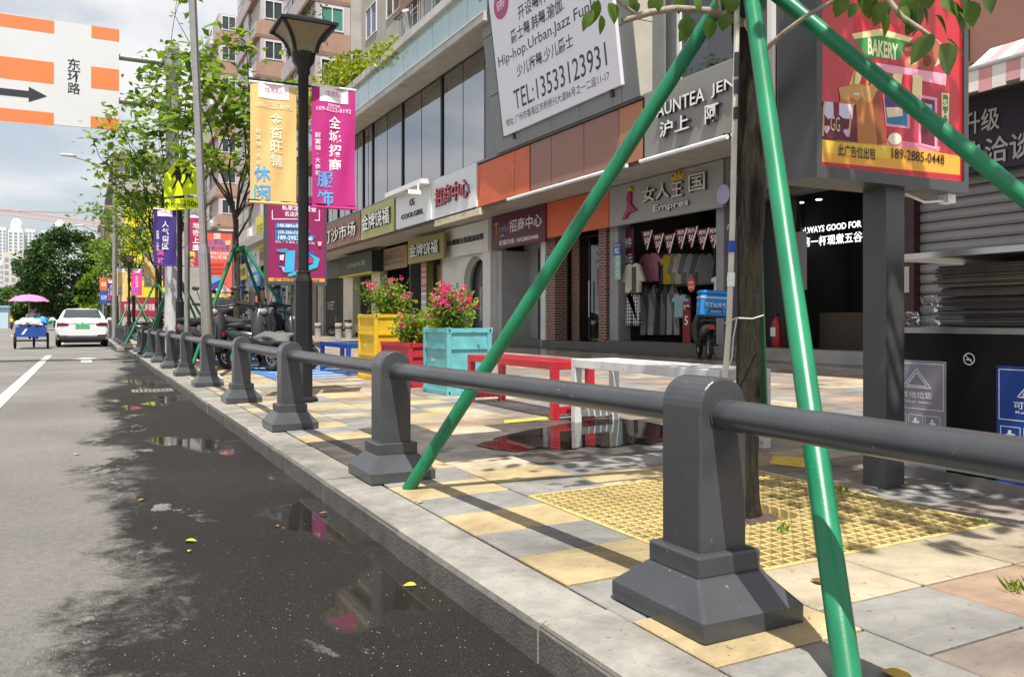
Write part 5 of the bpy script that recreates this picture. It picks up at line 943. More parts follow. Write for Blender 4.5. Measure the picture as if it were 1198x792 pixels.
# ---- other street trees
ST = [('second street tree with light green leaves behind the lamp post banners', (2.52, 16.1), [(-.9, -.3, 5.6), (-.6, .4, 6.2), (.1, -.2, 6.0), (.7, .2, 5.4), (.9, -.5, 4.6), (-1.0, .3, 4.6), (-.3, -.6, 4.9), (.35, .5, 5.2), (.55, -.4, 3.9), (-.75, -.5, 3.9)], 31, 1250, .19, [LF, LF2], .052),
      ('street tree whose leaves hang across the orange and white road sign', (2.05, 23.3), [(-1.9, -2.6, 4.9), (-1.5, -2.3, 5.6), (-.9, -2.4, 5.2), (-.7, -1.6, 6.6), (-.4, -1.9, 7.0), (-1.2, -2.6, 5.0), (-.3, -2.4, 5.9), (-1.6, -2.2, 4.4), (-.8, -2.6, 4.5), (-1.1, -1.0, 6.2), (.1, -1.6, 6.3), (.0, -.8, 9.0), (.2, -1.2, 9.4), (-1.4, -2.7, 5.2)], 32, 1200, .20, [LF, LF2], .055),
      ('street tree in front of the yellow billboard left of the school sign', (2.3, 33.0), [(-1.6, 0, 6.5), (-.9, .6, 7.6), (0, -.3, 7.8), (.9, .3, 6.6), (-1.8, .4, 4.8), (-.6, -.6, 4.4), (.8, -.5, 4.6), (-1.2, -.5, 5.6), (1.4, .2, 5.4)], 33, 1200, .20, [LF, LF2], .06),
      ('street tree farther on beside the driveway corner railing', (2.2, 47.0), [(-1.2, 0, 6.3), (0, .6, 7.4), (1.1, -.3, 6.4), (-.8, -.6, 5.0), (.8, .5, 4.9), (-1.7, .2, 4.2), (.2, 0, 5.6)], 34, 1500, .2, [LF, LF2], .08),
      ('last thin street tree before the junction', (2.0, 62.0), [(-1.4, 0, 6.0), (0, .6, 7.0), (1.1, -.3, 6.2), (-.8, -.6, 4.6), (.8, .5, 4.7), (.2, 0, 5.6)], 35, 1300, .24, [LF, LF2], .08)]
for lab, (x, y), tips, sd, n, ls, ms, tr in ST:
    z = gz(x); street_tree(lab, (x, y, z), 2.75, [(x + a, y + c, d) for a, c, d in tips], sd, n, ls, ms, tr, clus=.23 if y < 30 else .36)
brace('green pole supports of the second tree among the parked scooters', (2.52, 16.1, gz(2.5)), 2.25, [(1.62, 15.5), (3.85, 15.1), (1.85, 17.4), (3.6, 17.4)], .032, .085)
brace('green pole supports behind the concrete sign post', (2.05, 23.3, gz(2)), 2.1, [(1.25, 22.4), (3.1, 22.2), (1.5, 24.6), (3.1, 24.6)], .032, .08)
brace('green pole supports by the driveway gap', (2.3, 33, gz(2.3)), 2.2, [(1.2, 32.2), (3.3, 32), (1.3, 34.2), (3.4, 34)], .036, .08)
brace('far green pole supports at the next railing', (2.2, 47, gz(2.2)), 2.2, [(1.2, 45.8), (3.2, 46), (1.2, 48.2), (3.2, 48)], .04, .08)
# ---- big round tree down the street and the woods beyond
def clump_tree(name, label, base, h, cx, rx, ry, rz, cz, seed, ncl, nleaf, ls, mats, group=None):
    r = random.Random(seed); base = Vector(base); t = thing(name, label, 'tree', base, group); b = MB(); b.tube([base, base + Vector((.2, 0, h * .3)), base + Vector((cx * .4, 0, h * .5))], [h * .045, h * .035, h * .025], 8)
    cr = MB(); C = base + Vector((cx, 0, cz))
    for k in range(7): a = k * .9; b.tube([base + Vector((.2, 0, h * .3)), C + Vector((rx * .6 * math.cos(a), ry * .6 * math.sin(a), rz * r.uniform(-.2, .5)))], [h * .02, h * .008], 5)
    obj('trunk', b, BARK, t)
    for k in range(ncl):
        d = rdir(r); q = r.uniform(.55, 1.0) ** .5; c = C + Vector((d.x * rx * q, d.y * ry * q, d.z * rz * q)); s_ = rx * r.choice((.10, .14, .18, .22, .28))
        if c.z < base.z + h * .08: continue
        for i in range(nleaf):
            e2 = rdir(r, .5) * s_ * r.uniform(.6, 1.0); e2.z *= .65; cr.m = 0 if r.random() < .6 else 1; L = ls * r.uniform(.6, 1.2); cr.leaf(c + e2, e2.normalized() + rdir(r) * .8, rdir(r, 1.2) + e2.normalized(), L, L * .6)
    obj('crown', cr, mats, t); return t
c = rp(106, 384); DB = 98.
q = ray(106, 376) * DB
clump_tree('big_round_tree', 'big dense dark green tree at the end of the street', (q.x, q.y, RZ), 11.6, -2.2, 5.0, 5.0, 5.3, 6.2, 51, 230, 95, .42, [LFD, LFD])
q = ray(122, 376) * 88.
clump_tree('round_tree', 'smaller yellowish tree right of the big dark tree', (q.x, q.y, RZ), 7, 0, 2.4, 2.4, 2.8, 4.0, 52, 60, 60, .4, [LF, LF2])
for i, (px, d, top, w, lab) in enumerate(((-8, 190, 336, 6, 'far dark tree at the left picture edge'), (12, 200, 338, 7, 'far dark tree behind the pink umbrella'), (32, 205, 342, 7, 'far dark tree left of the bus'), (52, 210, 348, 7, 'far dark tree behind the bus'), (72, 200, 350, 8, 'far dark tree between the bus and the car'), (96, 190, 350, 8, 'far dark tree behind the white car roof'), (114, 180, 345, 8, 'far dark tree behind the railing end'))):
    q = ray(px, 376) * d; h = (HY - top) / F * d + 1.3; clump_tree('far_tree', lab, (q.x, q.y, RZ), h, 0, w * .75, w * .6, h * .46, h * .52, 60 + i, 60, 45, .75, [LFD, LF], 'dark trees at the end of the road')
# ================================================================== street furniture
BLK = mat('lamp_black', (.012, .012, .014), .38, .2, .15, 10, .03, 200)
def wave_cloth(t, name, X0, X1, Y, z0, z1, m, seed, nx=14, nz=22, th=.004):
    r = random.Random(seed); ph = r.uniform(0, 6); k1 = r.uniform(5, 8)
    def wv(x, z): a = (x - X0) / (X1 - X0); c = (z - z0) / (z1 - z0); return Y + (.016 * math.sin(k1 * a + ph + 3.2 * c) + .012 * math.sin(11 * a - 5 * c + ph)) * (.35 + .65 * math.sin(math.pi * c))
    b = MB(); vs = [(X0 + (X1 - X0) * i / nx, wv(X0 + (X1 - X0) * i / nx, z0 + (z1 - z0) * k / nz), z0 + (z1 - z0) * k / nz) for k in range(nz + 1) for i in range(nx + 1)]
    n = nx + 1; fsx = [(k * n + i, k * n + i + 1, (k + 1) * n + i + 1, (k + 1) * n + i) for k in range(nz) for i in range(nx)]; b.add(vs, fsx, True); b.add([(x, y + th, z) for x, y, z in vs], [f[::-1] for f in fsx], True); return obj(name, b, m, t), wv
def banner(label, X0, X1, Y, z0, z1, colh, items, seed, arm=None, group='cloth banners on the lamp posts'):
    """items: (text, a, c_top, char height, step or None (vertical column), hex)"""
    t = thing('cloth_banner', label, 'banner', ((X0 + X1) / 2, Y, z0), group); W_, H = X1 - X0, z1 - z0; cl_, wv = wave_cloth(t, 'cloth', X0, X1, Y, z0, z1, mat('cloth_banner_' + colh, colh, .75, 0, .06, 4, .05, 120), seed)
    f_ = FY(X0, 0, z0)
    def put(mb, nm, h):
        for v in mb.v: v.y = wv(v.x, v.z) - .004 + v.y
        obj(nm, mb, ink(h), t)
    b = MB(); n = 8
    for i in range(n): a0, a1 = .17 + .66 * i / n, .17 + .66 * (i + 1) / n; b.flat(f_, [(a0 * W_, .875 * H), (a1 * W_, .875 * H), (a1 * W_, .995 * H), (a0 * W_, .995 * H)], 0)
    put(b, 'logo_patch', 'eeeaf0')
    b = MB(); b.text(f_, 'T城市天人', .5 * W_, .945 * H, w=.40 * W_, h=.05 * H, c=.002); put(b, 'logo', 'c86a9a')
    for (s_, a, ct, ch, st, h) in items:
        b = MB()
        if st: b.vtext(f_, s_, a * W_, ct * H, ch * H, st * H, c=.002, bold=.018)
        else: b.text(f_, s_, a * W_, ct * H, w=ch * W_, c=.002, bold=.015)
        put(b, 'lettering', h)
    for z in (z0, z1): b = MB(); b.tube([(X0 - .01, Y, z), (X1 + .01, Y, z)], .014, 8); obj('rod', b, WL if z == z1 else cl_.data.materials[0], t)
    return t
def lamp(label, X, Y, s=1.0):
    z = gz(X) if Y < 27 or Y > 31 else 0; t = thing('street_lamp', label, 'street lamp', (X, Y, z), 'black street lamps'); h = lambda v: z + v * s
    b = MB(); b.lathe((X, Y), [(.16 * s, h(-.02)), (.16 * s, h(.03)), (.098 * s, h(.06)), (.096 * s, h(1.27)), (.098 * s, h(1.30)), (.075 * s, h(1.37)), (.078 * s, h(1.40)), (.062 * s, h(1.41))], 8, False); obj('base_shaft', b, BLK, t)
    b = MB(); b.lathe((X, Y), [(.058 * s, h(1.40)), (.056 * s, h(3.52)), (.075 * s, h(3.54)), (.07 * s, h(3.60)), (.115 * s, h(3.66)), (.135 * s, h(3.76))], 8, True); obj('shaft', b, BLK, t)
    prof = [(.115, 3.75), (.125, 3.81), (.15, 3.88), (.19, 3.945), (.24, 3.995), (.275, 4.02)]
    for fr in ((0, -1), (1, 0), (0, 1), (-1, 0)):
        b = MB(); vs = []
        for w, zz in prof: vs += [(X + s * (fr[0] * w * .97 - fr[1] * w * .9), Y + s * (fr[1] * w * .97 + fr[0] * w * .9), h(zz)), (X + s * (fr[0] * w * .97 + fr[1] * w * .9), Y + s * (fr[1] * w * .97 - fr[0] * w * .9), h(zz))]
        b.add(vs, [(2 * i, 2 * i + 1, 2 * i + 3, 2 * i + 2) for i in range(5)], True); obj('glass_panel', b, mat('lamp_glass', (.22, .18, .10), .35, 0, .15, 12), t)
    for sx, sy_ in ((-1, -1), (1, -1), (1, 1), (-1, 1)): b = MB(); b.tube([(X + s * sx * w, Y + s * sy_ * w, h(zz)) for w, zz in prof], .022 * s, 4); obj('rib', b, BLK, t)
    b = MB(); b.frus((X, Y), .305 * s, .305 * s, h(4.015), .305 * s, .305 * s, h(4.045)); b.frus((X, Y), .24 * s, .24 * s, h(4.045), .23 * s, .23 * s, h(4.085)); obj('cap', b, BLK, t)
    for zz in (2.145, 3.42):
        b = MB(); b.tube([(X - .58, Y + .012, z + zz * s), (X + .58, Y + .012, z + zz * s)], .012, 6); obj('banner_arm', b, BLK, t)
    return t
LX, LY = 2.10, 9.1; lamp('near black street lamp with a flared square lantern and two banners', LX, LY)
zA, zB = LX and ay(320, 238, LY).z, ay(320, 99, LY).z
b0 = 'f6efe0'; SKY = '4aa4dc'
banner('pale yellow cloth banner with blue characters left of the near lamp', LX - .555, LX - .075, LY, zA, zB, 'dcb878', [('109-0222-8192', .5, .815, .8, None, 'efdcb8'), ('招租热线', .5, .85, .3, None, 'efdcb8'), ('金街旺铺', .56, .77, .10, .118, 'f2e6cc'), ('财富铺·大商机', .17, .62, .045, .052, 'efe0bc'), ('休闲', .25, .32, .13, .155, SKY)], 1)
banner('magenta cloth banner with white and blue characters right of the near lamp', LX + .095, LX + .575, LY, ay(383, 243, LY).z, ay(383, 102, LY).z, 'b8267c', [('109-0222-8192', .5, .815, .8, None, 'f0c8dc'), ('招租热线', .5, .85, .3, None, 'f0c8dc'), ('全城招商', .52, .77, .10, .118, 'f6eef2'), ('财富铺·大商机', .13, .62, .045, .052, 'f0d0e0'), ('服饰', .30, .31, .13, .155, SKY)], 2)
def lampset(label, X, Y, lb, rb, sd, c1, c2, k1, k2):
    lamp(label, X, Y); z = gz(X)
    banner(lb, X - .555, X - .075, Y, z + 2.14, z + 3.42, c1, k1, sd); banner(rb, X + .095, X + .575, Y, z + 2.14, z + 3.42, c2, k2, sd + 1)
PK1 = [('地铁上盖', .52, .80, .11, .13, 'f4ecf0'), ('美食', .35, .28, .12, .14, 'd8e070')]
PU1 = [('人气街区', .52, .80, .11, .13, 'f0ecf4'), ('财富铺·大商机', .18, .62, .045, .052, 'd8d0e4'), ('美妆', .30, .30, .12, .14, 'f070b0')]
YE1 = [('金街旺铺', .56, .77, .10, .118, 'f2e6cc'), ('休闲', .25, .32, .13, .155, SKY)]
lampset('second black street lamp beside the concrete sign post', 1.93, 20.6, 'purple cloth banner with white characters beside the concrete post', 'crimson cloth banner behind the bright metal pole', 5, '3c2a78', 'b42a5c', PU1, PK1)
lampset('third black street lamp near the driveway gap', 2.5, 34.0, 'pale yellow banner on the third lamp', 'pink banner on the third lamp', 7, 'd8b878', 'c83c8c', YE1, PK1)
lampset('fourth black street lamp with its lantern clear of the leaves', 1.9, 45.0, 'pale yellow banner on the fourth lamp', 'bright pink banner on the fourth lamp', 9, 'd8b878', 'd83c90', YE1, [('全城招商', .52, .77, .10, .118, 'f6eef2'), ('服饰', .30, .31, .13, .155, SKY)])
lampset('fifth black street lamp far along the kerb', 1.75, 58.0, 'small purple banner on the fifth lamp', 'pale yellow banner on the fifth lamp', 11, '4a3a80', 'd8b878', PU1, YE1)
# ---- bright metal pole, grey pole, concrete mast with the overhead sign
GAL = mat('galvanised_pole', (.40, .385, .36), .32, .75, .14, 9, .04, 80, dirt=.25); STL = mat('steel_pole', (.46, .44, .41), .22, .9, .1, 12, dirt=.15)
t = thing('metal_pole', 'bright metal pole with a thicker sleeve leaning slightly in front of the school sign', 'pole', (1.6, 12.9, gz(1.6))); top = ay(222.5, -60, 12.9); base = Vector((1.62, 12.9, gz(1.6))); mid = base.lerp(top, (1.86) / (top.z - base.z))
b = MB(); b.tube([base, mid], .085, 16); obj('sleeve', b, STL, t); b = MB(); b.tube([mid, mid + (top - base).normalized() * .14], [.085, .058], 16); obj('reducer', b, STL, t); b = MB(); b.tube([mid, top], .056, 16); obj('shaft', b, STL, t)
b = MB(); b.frus((1.62, 12.9), .17, .17, gz(1.6) - .01, .17, .17, gz(1.6) + .05); b.frus((1.62, 12.9), .17, .17, gz(1.6) + .05, .09, .09, gz(1.6) + .12); obj('base_plate', b, CONC, t)
MY = 22.0; MX = ay(201.5, 300, MY).x; t = thing('gantry_sign_mast', 'thick grey mast with two arms carrying the overhead road sign', 'mast', (MX, MY, gz(MX))); zt = ay(201, 56, MY).z
b = MB(); b.lathe((MX, MY), [(.185, -.05), (.16, 3.0), (.145, zt - .15), (.17, zt - .14), (.17, zt)], 18); obj('mast', b, mat('mast_grey', (.58, .58, .57), .5, .35, .12, 6, .1, 60, dirt=.45), t)
for py in (74, 124): z = ay(180, py, MY).z; b = MB(); b.tube([(MX + .1, MY - .12, z), (-3.2, MY - .12, z)], .075, 12); obj('arm', b, GAL, t); b = MB(); b.box(MX - .2, MX + .2, MY - .22, MY + .2, z - .09, z + .09); obj('bracket', b, GAL, t)
xr = ay(139, 90, MY - .3).x; z0, z1 = ay(139, 153, MY - .3).z, ay(139, 35, MY - .3).z; xl = xr - 4.2; t = thing('overhead_road_sign', 'grey overhead road sign with orange blocks an arrow and black street name', 'sign', (xr, MY - .3, z0)); SY = MY - .3
b = MB(); b.box(xl, xr, SY, SY + .05, z0, z1); obj('panel', b, mat('road_sign_grey', (.60, .61, .62), .55, 0, .03, 1), t); f_ = FY(0, SY, 0)
def spx(x, y): q = ay(x, y, SY); return (q.x, q.z)
for (xa, xb, ya, yb, yc, yd) in ((-140, 63.5, -1, 25, 16, 39.6), (107, 139.5, 31, 35, 45.5, 49), (-140, 63, 48, 73.5, 77, 98.5), (106.5, 139.3, 78.8, 82, 103, 106.8), (-140, 63, 122, 132.5, 139, 147.6), (106, 139.2, 137, 139.5, 151.3, 152.6)):
    b = MB(); x0_, x1_ = spx(xa, 0)[0], spx(xb, 0)[0]; zt_, zb_ = spx(xb, yb)[1], spx(xb, yd)[1]; b.flat(f_, [(x0_, zb_), (x1_, zb_), (x1_, zt_), (x0_, zt_)], .004); obj('orange_block', b, ink('ef7a44'), t)
b = MB(); x1_, zc = spx(55, 113); x0_ = spx(-140, 113)[0]; b.flat(f_, [(x0_, zc - .075), (x1_ - .36, zc - .075), (x1_ - .36, zc - .17), (x1_, zc), (x1_ - .36, zc + .17), (x1_ - .36, zc + .075), (x0_, zc + .075)], .006); obj('arrow', b, ink('2a2a30'), t)
b = MB(); c = spx(86.5, 90); b.vtext(f_, '东环路', c[0], c[1] + .42, .26, .275, c=.004); obj('lettering', b, ink('222228'), t)
# school crossing sign
t = thing('school_sign', 'fluorescent yellow green school crossing sign with two black running figures', 'sign', (1.8, 17.2, gz(2))); SY = 17.2; f_ = FY(0, SY, 0)
def qx(x, y): q = ay(x, y, SY); return (q.x, q.z)
FLU = mat('fluoro_yellow', (.72, .90, .0), .5, 0, .03, 2)
b = MB(); b.prism(f_, [qx(*p) for p in ((192, 230.5), (236.5, 227), (236.5, 203), (214, 184), (207, 187), (192.5, 205))], -.01, 0); pl_ = obj('plate', b, FLU, t)
b = MB(); b.prism(f_, [qx(*p) for p in ((192.3, 246.5), (237.5, 243.5), (237.3, 230), (192.8, 233.5))], -.01, 0); obj('distance_plate', b, FLU, t)
INK = ink('15181a'); b = MB()
def man(cx, cy, s_):
    def L_(pts): b.flat(f_, [qx(cx + x * s_, cy + y * s_) for x, y in pts], .004)
    q = qx(cx, cy - 11 * s_); b.disc(f_, q[0], q[1], .045 * s_, .045 * s_, .004, 14)
    L_([(-3, -8), (3, -8.5), (4, -3), (3, 2), (-2, 2), (-2.5, -3)]); L_([(-2.5, -7), (-6.5, -2), (-7, 0), (-5, 0), (-2, -4)]); L_([(3, -7), (5, -2), (4, 3), (2.8, 2.6), (3.4, -2)]); L_([(-2, 1.5), (-3, 5), (-6, 12), (-4, 12), (-1, 6), (.8, 1.8)]); L_([(0, 1.5), (2.5, 5.5), (5, 11), (6.6, 10), (4, 5), (3, 1.6)])
man(207.5, 208, 1.1); man(219.5, 204, 1.05)
obj('running_figures', b, INK, t); b = MB(); c = qx(206, 240); b.text(f_, '学校地点', c[0], c[1], w=.40, h=.095, c=.004, bold=.006); c = qx(225, 238.5); b.text(f_, '100m', c[0], c[1], w=.28, h=.12, c=.004); c = qx(194.3, 240); b.text(f_, '<', c[0], c[1], h=.16, w=.05, c=.004, bold=.03); obj('lettering', b, INK, t)
p = ay(219, 300, SY + .05); b = MB(); b.tube([(p.x, p.y, gz(p.x) - .02), (p.x, p.y, qx(219, 190)[1])], .05, 12); obj('pole', b, GAL, t)
# tall road lights on the far kerb
def roadlight(label, px, top, d, tipx, tipy, sl=.09):
    r0 = ray(px, 376) * d; z = CH + (HY - top) / F * d; t = thing('road_light', label, 'road light', (r0.x, r0.y, 0), 'tall road lights'); b = MB(); b.lathe((r0.x, r0.y), [(sl, RZ), (sl * .6, z)], 12); obj('pole', b, GAL, t); tip = ay(tipx, tipy, r0.y)
    b = MB(); b.tube([(r0.x, r0.y, z - .9), (r0.x * .6 + tip.x * .4, r0.y, z - .9 + (tip.z - z + .9) * .55), tip], [.05, .045, .035], 8); obj('arm', b, GAL, t); b = MB(); b.ball((tip.x - .1, tip.y, tip.z), (.38, .14, .08)); obj('lamp_head', b, mat('lamp_head_grey', (.6, .6, .6), .4), t)
roadlight('tall grey road light with a long arm over the road', 134, 182, 40, 82, 182, .12); roadlight('farther road light with its arm above the big tree', 121, 266, 72, 95, 264); roadlight('third road light in front of the big tree', 117, 296, 92, 94, 295)
t = thing('parking_sign', 'small blue parking sign on a slim pole far along the kerb', 'sign', (1.55, 52, gz(1.5))); p0, p1 = ay(135.5, 324, 52), ay(139.5, 312, 52); b = MB(); b.box(p0.x, p1.x, 52, 52.03, p0.z, p1.z); obj('plate', b, mat('parking_blue', (.03, .16, .48), .5), t); b = MB(); b.tube([(p1.x + .05, 52.05, 0), (p1.x + .05, 52.05, p1.z + .8)], .06, 8); obj('pole', b, GAL, t); b = MB(); b.text(FY(0, 52, 0), 'P', (p0.x + p1.x) / 2, (p0.z + p1.z) / 2, h=.35, c=.004); obj('lettering', b, WL, t)
# ---- advertising lightboxes on single columns
LBX = mat('lightbox_grey', (.075, .076, .080), .4, .2, .08, 6, .02, 150, dirt=.1)
def lightbox(label, X0, X1, Y, z0, z1, facehex, cols, cx=None):
    t = thing('lightbox', label, 'lightbox', ((X0 + X1) / 2, Y + .1, gz(X0)), 'advertising lightboxes on columns'); b = MB(); b.box(X0 - .035, X1 + .035, Y + .002, Y + .23, z0 - .055, z1 + .05); obj('case', b, LBX, t)
    c = cx or (X0 + X1) / 2; b = MB(); b.box(c - .068, c + .068, Y + .05, Y + .19, gz(c) - .02, z0 - .05); obj('column', b, LBX, t)
    b = MB(); b.box(X0, X1, Y - .006, Y + .002, z0, z1); obj('poster', b, mat('poster_' + facehex, facehex, .3, 0, .03, 2, coat=.3), t)
    for q in ((X0 - .035, X1 + .035, z0 - .055, z0), (X0 - .035, X1 + .035, z1, z1 + .05), (X0 - .035, X0, z0, z1), (X1, X1 + .035, z0, z1)): b = MB(); b.box(q[0], q[1], Y - .02, Y + .002, q[2], q[3]); obj('frame', b, LBX, t)
    return t
Yf = 2.85; XA, XB = ay(958, 190, Yf).x, ay(1124, 190, Yf).x; zb = ay(1040, 204, Yf).z
bk = lightbox('near lightbox with a red bakery and handbag poster beside the waste bins', XA, XB, Yf, zb, 3.35, 'c41c26', None, 3.655)
f_ = FY(0, Yf - .006, 0); LAY = [.0006]
def pp(x, y): q = ay(x, y, Yf - .006); return (q.x, q.z)
def pr(pts, h, nm='print'): LAY[0] += .00007; b = MB(); b.flat(f_, [pp(*p) for p in pts][::-1], LAY[0]); return obj(nm, b, ink(h), bk)
def pe(cx, cy, rx, ry, h, nm='print', rot=0):
    pts = [(cx + rx * math.cos(a * .2618) * math.cos(rot) - ry * math.sin(a * .2618) * math.sin(rot), cy + rx * math.cos(a * .2618) * math.sin(rot) + ry * math.sin(a * .2618) * math.cos(rot)) for a in range(24)]; return pr(pts[::1], h, nm)
pr([(959, 163), (1000, 168), (1060, 172), (1123, 183), (1123, 205), (959, 189)], 'e8a63a', 'band'); pr([(959, 164), (1050, 170), (1040, 186), (959, 178)], 'e8c040', 'band'); pr([(959, 190), (1123, 206), (1123, 209.5), (959, 193.5)], 'c02434', 'band')
pr([(1040, 60), (1085, 66), (1102, 84), (1103, 171), (1038, 168)], 'c0384c', 'shop_front'); pr([(1036, 162), (1100, 172), (1098, 178), (1034, 170)], 'e88aa4', 'step')
pr([(1000, 20), (1025, 22), (1052, 32), (1066, 44), (1000, 42)], 'd83040', 'roof'); pr([(996, 40), (1030, 34), (1068, 45), (1062, 52), (1030, 43), (1000, 48)], 'f0dca0', 'roof_trim')
pr([(999, 46), (1030, 42), (1066, 50), (1052, 70), (1014, 67)], '3e9648', 'sign_board')
b = MB(); q = pp(1033, 58); LAY[0] += .00007; b.text(f_, 'BAKERY', q[0], q[1], w=.215, h=.082, c=LAY[0], bold=.03); obj('lettering', b, ink('f4ecc0'), bk)
pe(1085, 62, 20, 18, 'f0b8a8', 'bread_board'); pe(1068, 60, 13, 9, '7c2c20', 'bread', .3); pe(1084, 70, 12, 12, 'a85436', 'bread'); pe(1093, 58, 9, 12, 'b06848', 'bread', -.3); pe(1067, 74, 9, 8, 'c07a58', 'bread'); pe(1068, 72, 6, 4, 'e0a890', 'bread_glaze'); pe(1066, 58, 8, 3, 'b46450', 'bread_glaze'); pe(1084, 72, 5, 7, '7c2c20', 'bread_swirl')
pr([(1024, 74), (1107, 87), (1106, 101), (1075, 94), (1024, 82)], 'f0a8c0', 'cornice')
for i in range(7): x = 990 + i * 11.6; pr([(x + 8, 84 + i * .6), (x + 19, 85 + i * .7), (x + 11.6 + i * 1.1, 112 + i * 1.2), (x + 5.8 + i * 1.1, 116 + i * 1.2), (x + i * 1.1, 111 + i * 1.2)], 'f2dfa0' if i % 2 == 0 else 'd8303c', 'awning_stripe')
pr([(1032, 108), (1064, 116), (1064, 151), (1036, 148)], 'e89ab4', 'window_trim'); pr([(1034, 111), (1061, 118), (1061, 148), (1037, 145)], '2878a0', 'window'); pr([(1034, 114), (1060, 119), (1056, 136), (1036, 132)], '4c3a7c', 'window_art'); pr([(1036, 126), (1055, 126), (1056, 136), (1038, 138)], 'e8d2b0', 'board')
pr([(1074, 111), (1096, 115), (1096, 176), (1074, 170)], 'e89ab4', 'door_trim'); pr([(1077, 115), (1093, 118), (1093, 172), (1077, 168)], '6c1e34', 'door'); pr([(1079, 121), (1090, 123), (1090, 146), (1079, 143)], '8cc0e0', 'door_glass')
pr([(1101, 109), (1110, 110), (1109, 155), (1101, 153)], 'ecd8a8', 'sign_trim'); pr([(1102.5, 111), (1108.5, 112), (1107.8, 153), (1102.3, 151)], '4a8c3c', 'sign_strip'); b = MB(); q = pp(1105.3, 114.5); LAY[0] += .00007; b.vtext(f_, 'SHOP', q[0], q[1], .036, .058, c=LAY[0], bold=.02); obj('lettering', b, ink('f0ecd0'), bk)
# handbags on the poster
pr([(983, 102), (1000, 99), (1027, 102), (1036, 165), (1037, 170), (978, 166)], 'b8743c', 'handbag'); pr([(980, 103), (1004, 99), (1029, 103), (1026, 116), (1012, 121), (1008, 113), (1002, 119), (996, 114), (988, 119), (982, 112)], 'd09a5c', 'handbag_flap'); pr([(1020, 118), (1027, 104), (1037, 168), (1026, 170)], '8c4a24', 'handbag_side')
for x in (996, 1012): pr([(x, 100), (x + 2.5, 80), (x + 4, 77), (x + 5, 80), (x + 3, 100), (x + 1.5, 100)], 'c88a58', 'handle')
pr([(998, 109), (1005, 109.6), (1005, 112), (998, 111.5)], 'e0dcd0', 'clasp')
pr([(962, 119), (1001, 123), (1003, 167), (960, 162)], '5c1626', 'purse'); pr([(963, 119), (974, 120), (975, 137), (968, 140), (963, 133)], 'd8d0ec', 'purse_flap'); pr([(981, 121), (998, 123), (996, 140), (986, 139), (980, 134)], 'd8d0ec', 'purse_flap'); pr([(974.5, 120), (981, 121), (981, 138), (974.5, 136)], '7c1c30', 'purse_band')
b = MB(); q = pp(976.5, 145.5); LAY[0] += .00007; b.text(f_, 'GG', q[0], q[1], w=.062, h=.07, c=LAY[0], bold=0); obj('emblem', b, ink('d8c898'), bk)
for x, y in ((966, 151), (990, 155)): pe(x - 1.8, y - 1, 2.4, 2.6, 'd8b0dc', 'heart'); pe(x + 1.8, y - 1, 2.4, 2.6, 'd8b0dc', 'heart'); pr([(x - 4, y - .2), (x + 4, y + .3), (x + .2, y + 6)], 'd8b0dc', 'heart')
for (pts) in ([(961, 160), (962, 125), (964, 119), (966, 119), (964, 125), (963, 160)], [(991, 160), (995, 125), (997, 121), (999, 122), (997, 127), (993, 161)]): pr(pts, 'd0b078', 'chain')
pe(1046, 163, 8, 7, 'ead8c4', 'shell')
b = MB(); q = pp(1002, 178.5); LAY[0] += .00007; b.text(f_, '此广告位出租', q[0], q[1], w=.255, h=.058, c=LAY[0], bold=.008); obj('lettering', b, ink('231c14'), bk); b = MB(); q = pp(1074, 183.5); b.text(f_, '189-2885-0448', q[0], q[1], w=.395, h=.052, c=LAY[0], bold=.004); obj('lettering', b, ink('231c14'), bk)
b = MB(); b.box(XB - .03, XB + .03, Yf + .05, Yf + .11, zb - .10, zb - .055); obj('junction_box', b, WL, bk); b = MB(); b.tube([(XB - .02, Yf + .08, zb - .085), (XB - .15, Yf + .1, zb - .10), (XB - .28, Yf + .12, zb - .06)], .008, 6); obj('cable', b, WL, bk)
# second lightbox: magenta shopping poster
Y2 = 15.0; X0, X1 = ay(313.5, 290, Y2).x, ay(380, 290, Y2).x; z0 = ay(347, 330, Y2).z; z1 = ay(347, 232, Y2).z
lb = lightbox('magenta lightbox with turquoise shopping bags behind the near lamp', X0, X1, Y2, z0, z1, '8c1456', None)
def mk(lb, Yp):
    f2 = FY(0, Yp - .006, 0); lay = [.001]
    def P_(x, y): q = ay(x, y, Yp - .006); return (q.x, q.z)
    def poly(pts, h, nm='print'): lay[0] += .001; b = MB(); b.flat(f2, [P_(*p) for p in pts][::-1], lay[0]); obj(nm, b, ink(h), lb)
    def txt(s_, x, y, wpx, h, bold=.012): lay[0] += .001; b = MB(); q = P_(x, y); w = P_(x + wpx / 2, y)[0] - P_(x - wpx / 2, y)[0]; b.text(f2, s_, q[0], q[1], w=w, c=lay[0], bold=bold); obj('lettering', b, ink(h), lb)
    return poly, txt
poly, txt = mk(lb, Y2)
poly([(314, 325), (380, 326), (380, 330), (314, 329)], 'd8a048', 'band'); txt('此广告位出租 189-2885-0448', 347, 327.6, 54, '4a2814'); txt('私家定制经营', 350, 244, 40, 'f4e8f0'); txt('名店展销', 345, 251, 24, 'f4e8f0')
for x0, y0, x1, y1 in ((318, 246, 319, 256), (318, 256, 348, 257), (373, 246, 374, 258), (368, 257.5, 374, 258.5)): poly([(x0, y0), (x1, y0), (x1, y1), (x0, y1)], 'f0dce8', 'bracket_line')
for y0, x1, s_ in ((261, 361, '148-889㎡旺铺'), (269, 363, '220-358㎡主力店'), (275.5, 369, '189-2952-1100')): poly([(322, y0), (x1, y0), (x1 - 3, y0 + 6.5), (322, y0 + 6)], '1c78b0', 'stripe'); txt(s_, (322 + x1) / 2, y0 + 3.2, (x1 - 322) * .85, 'f0f4f8')
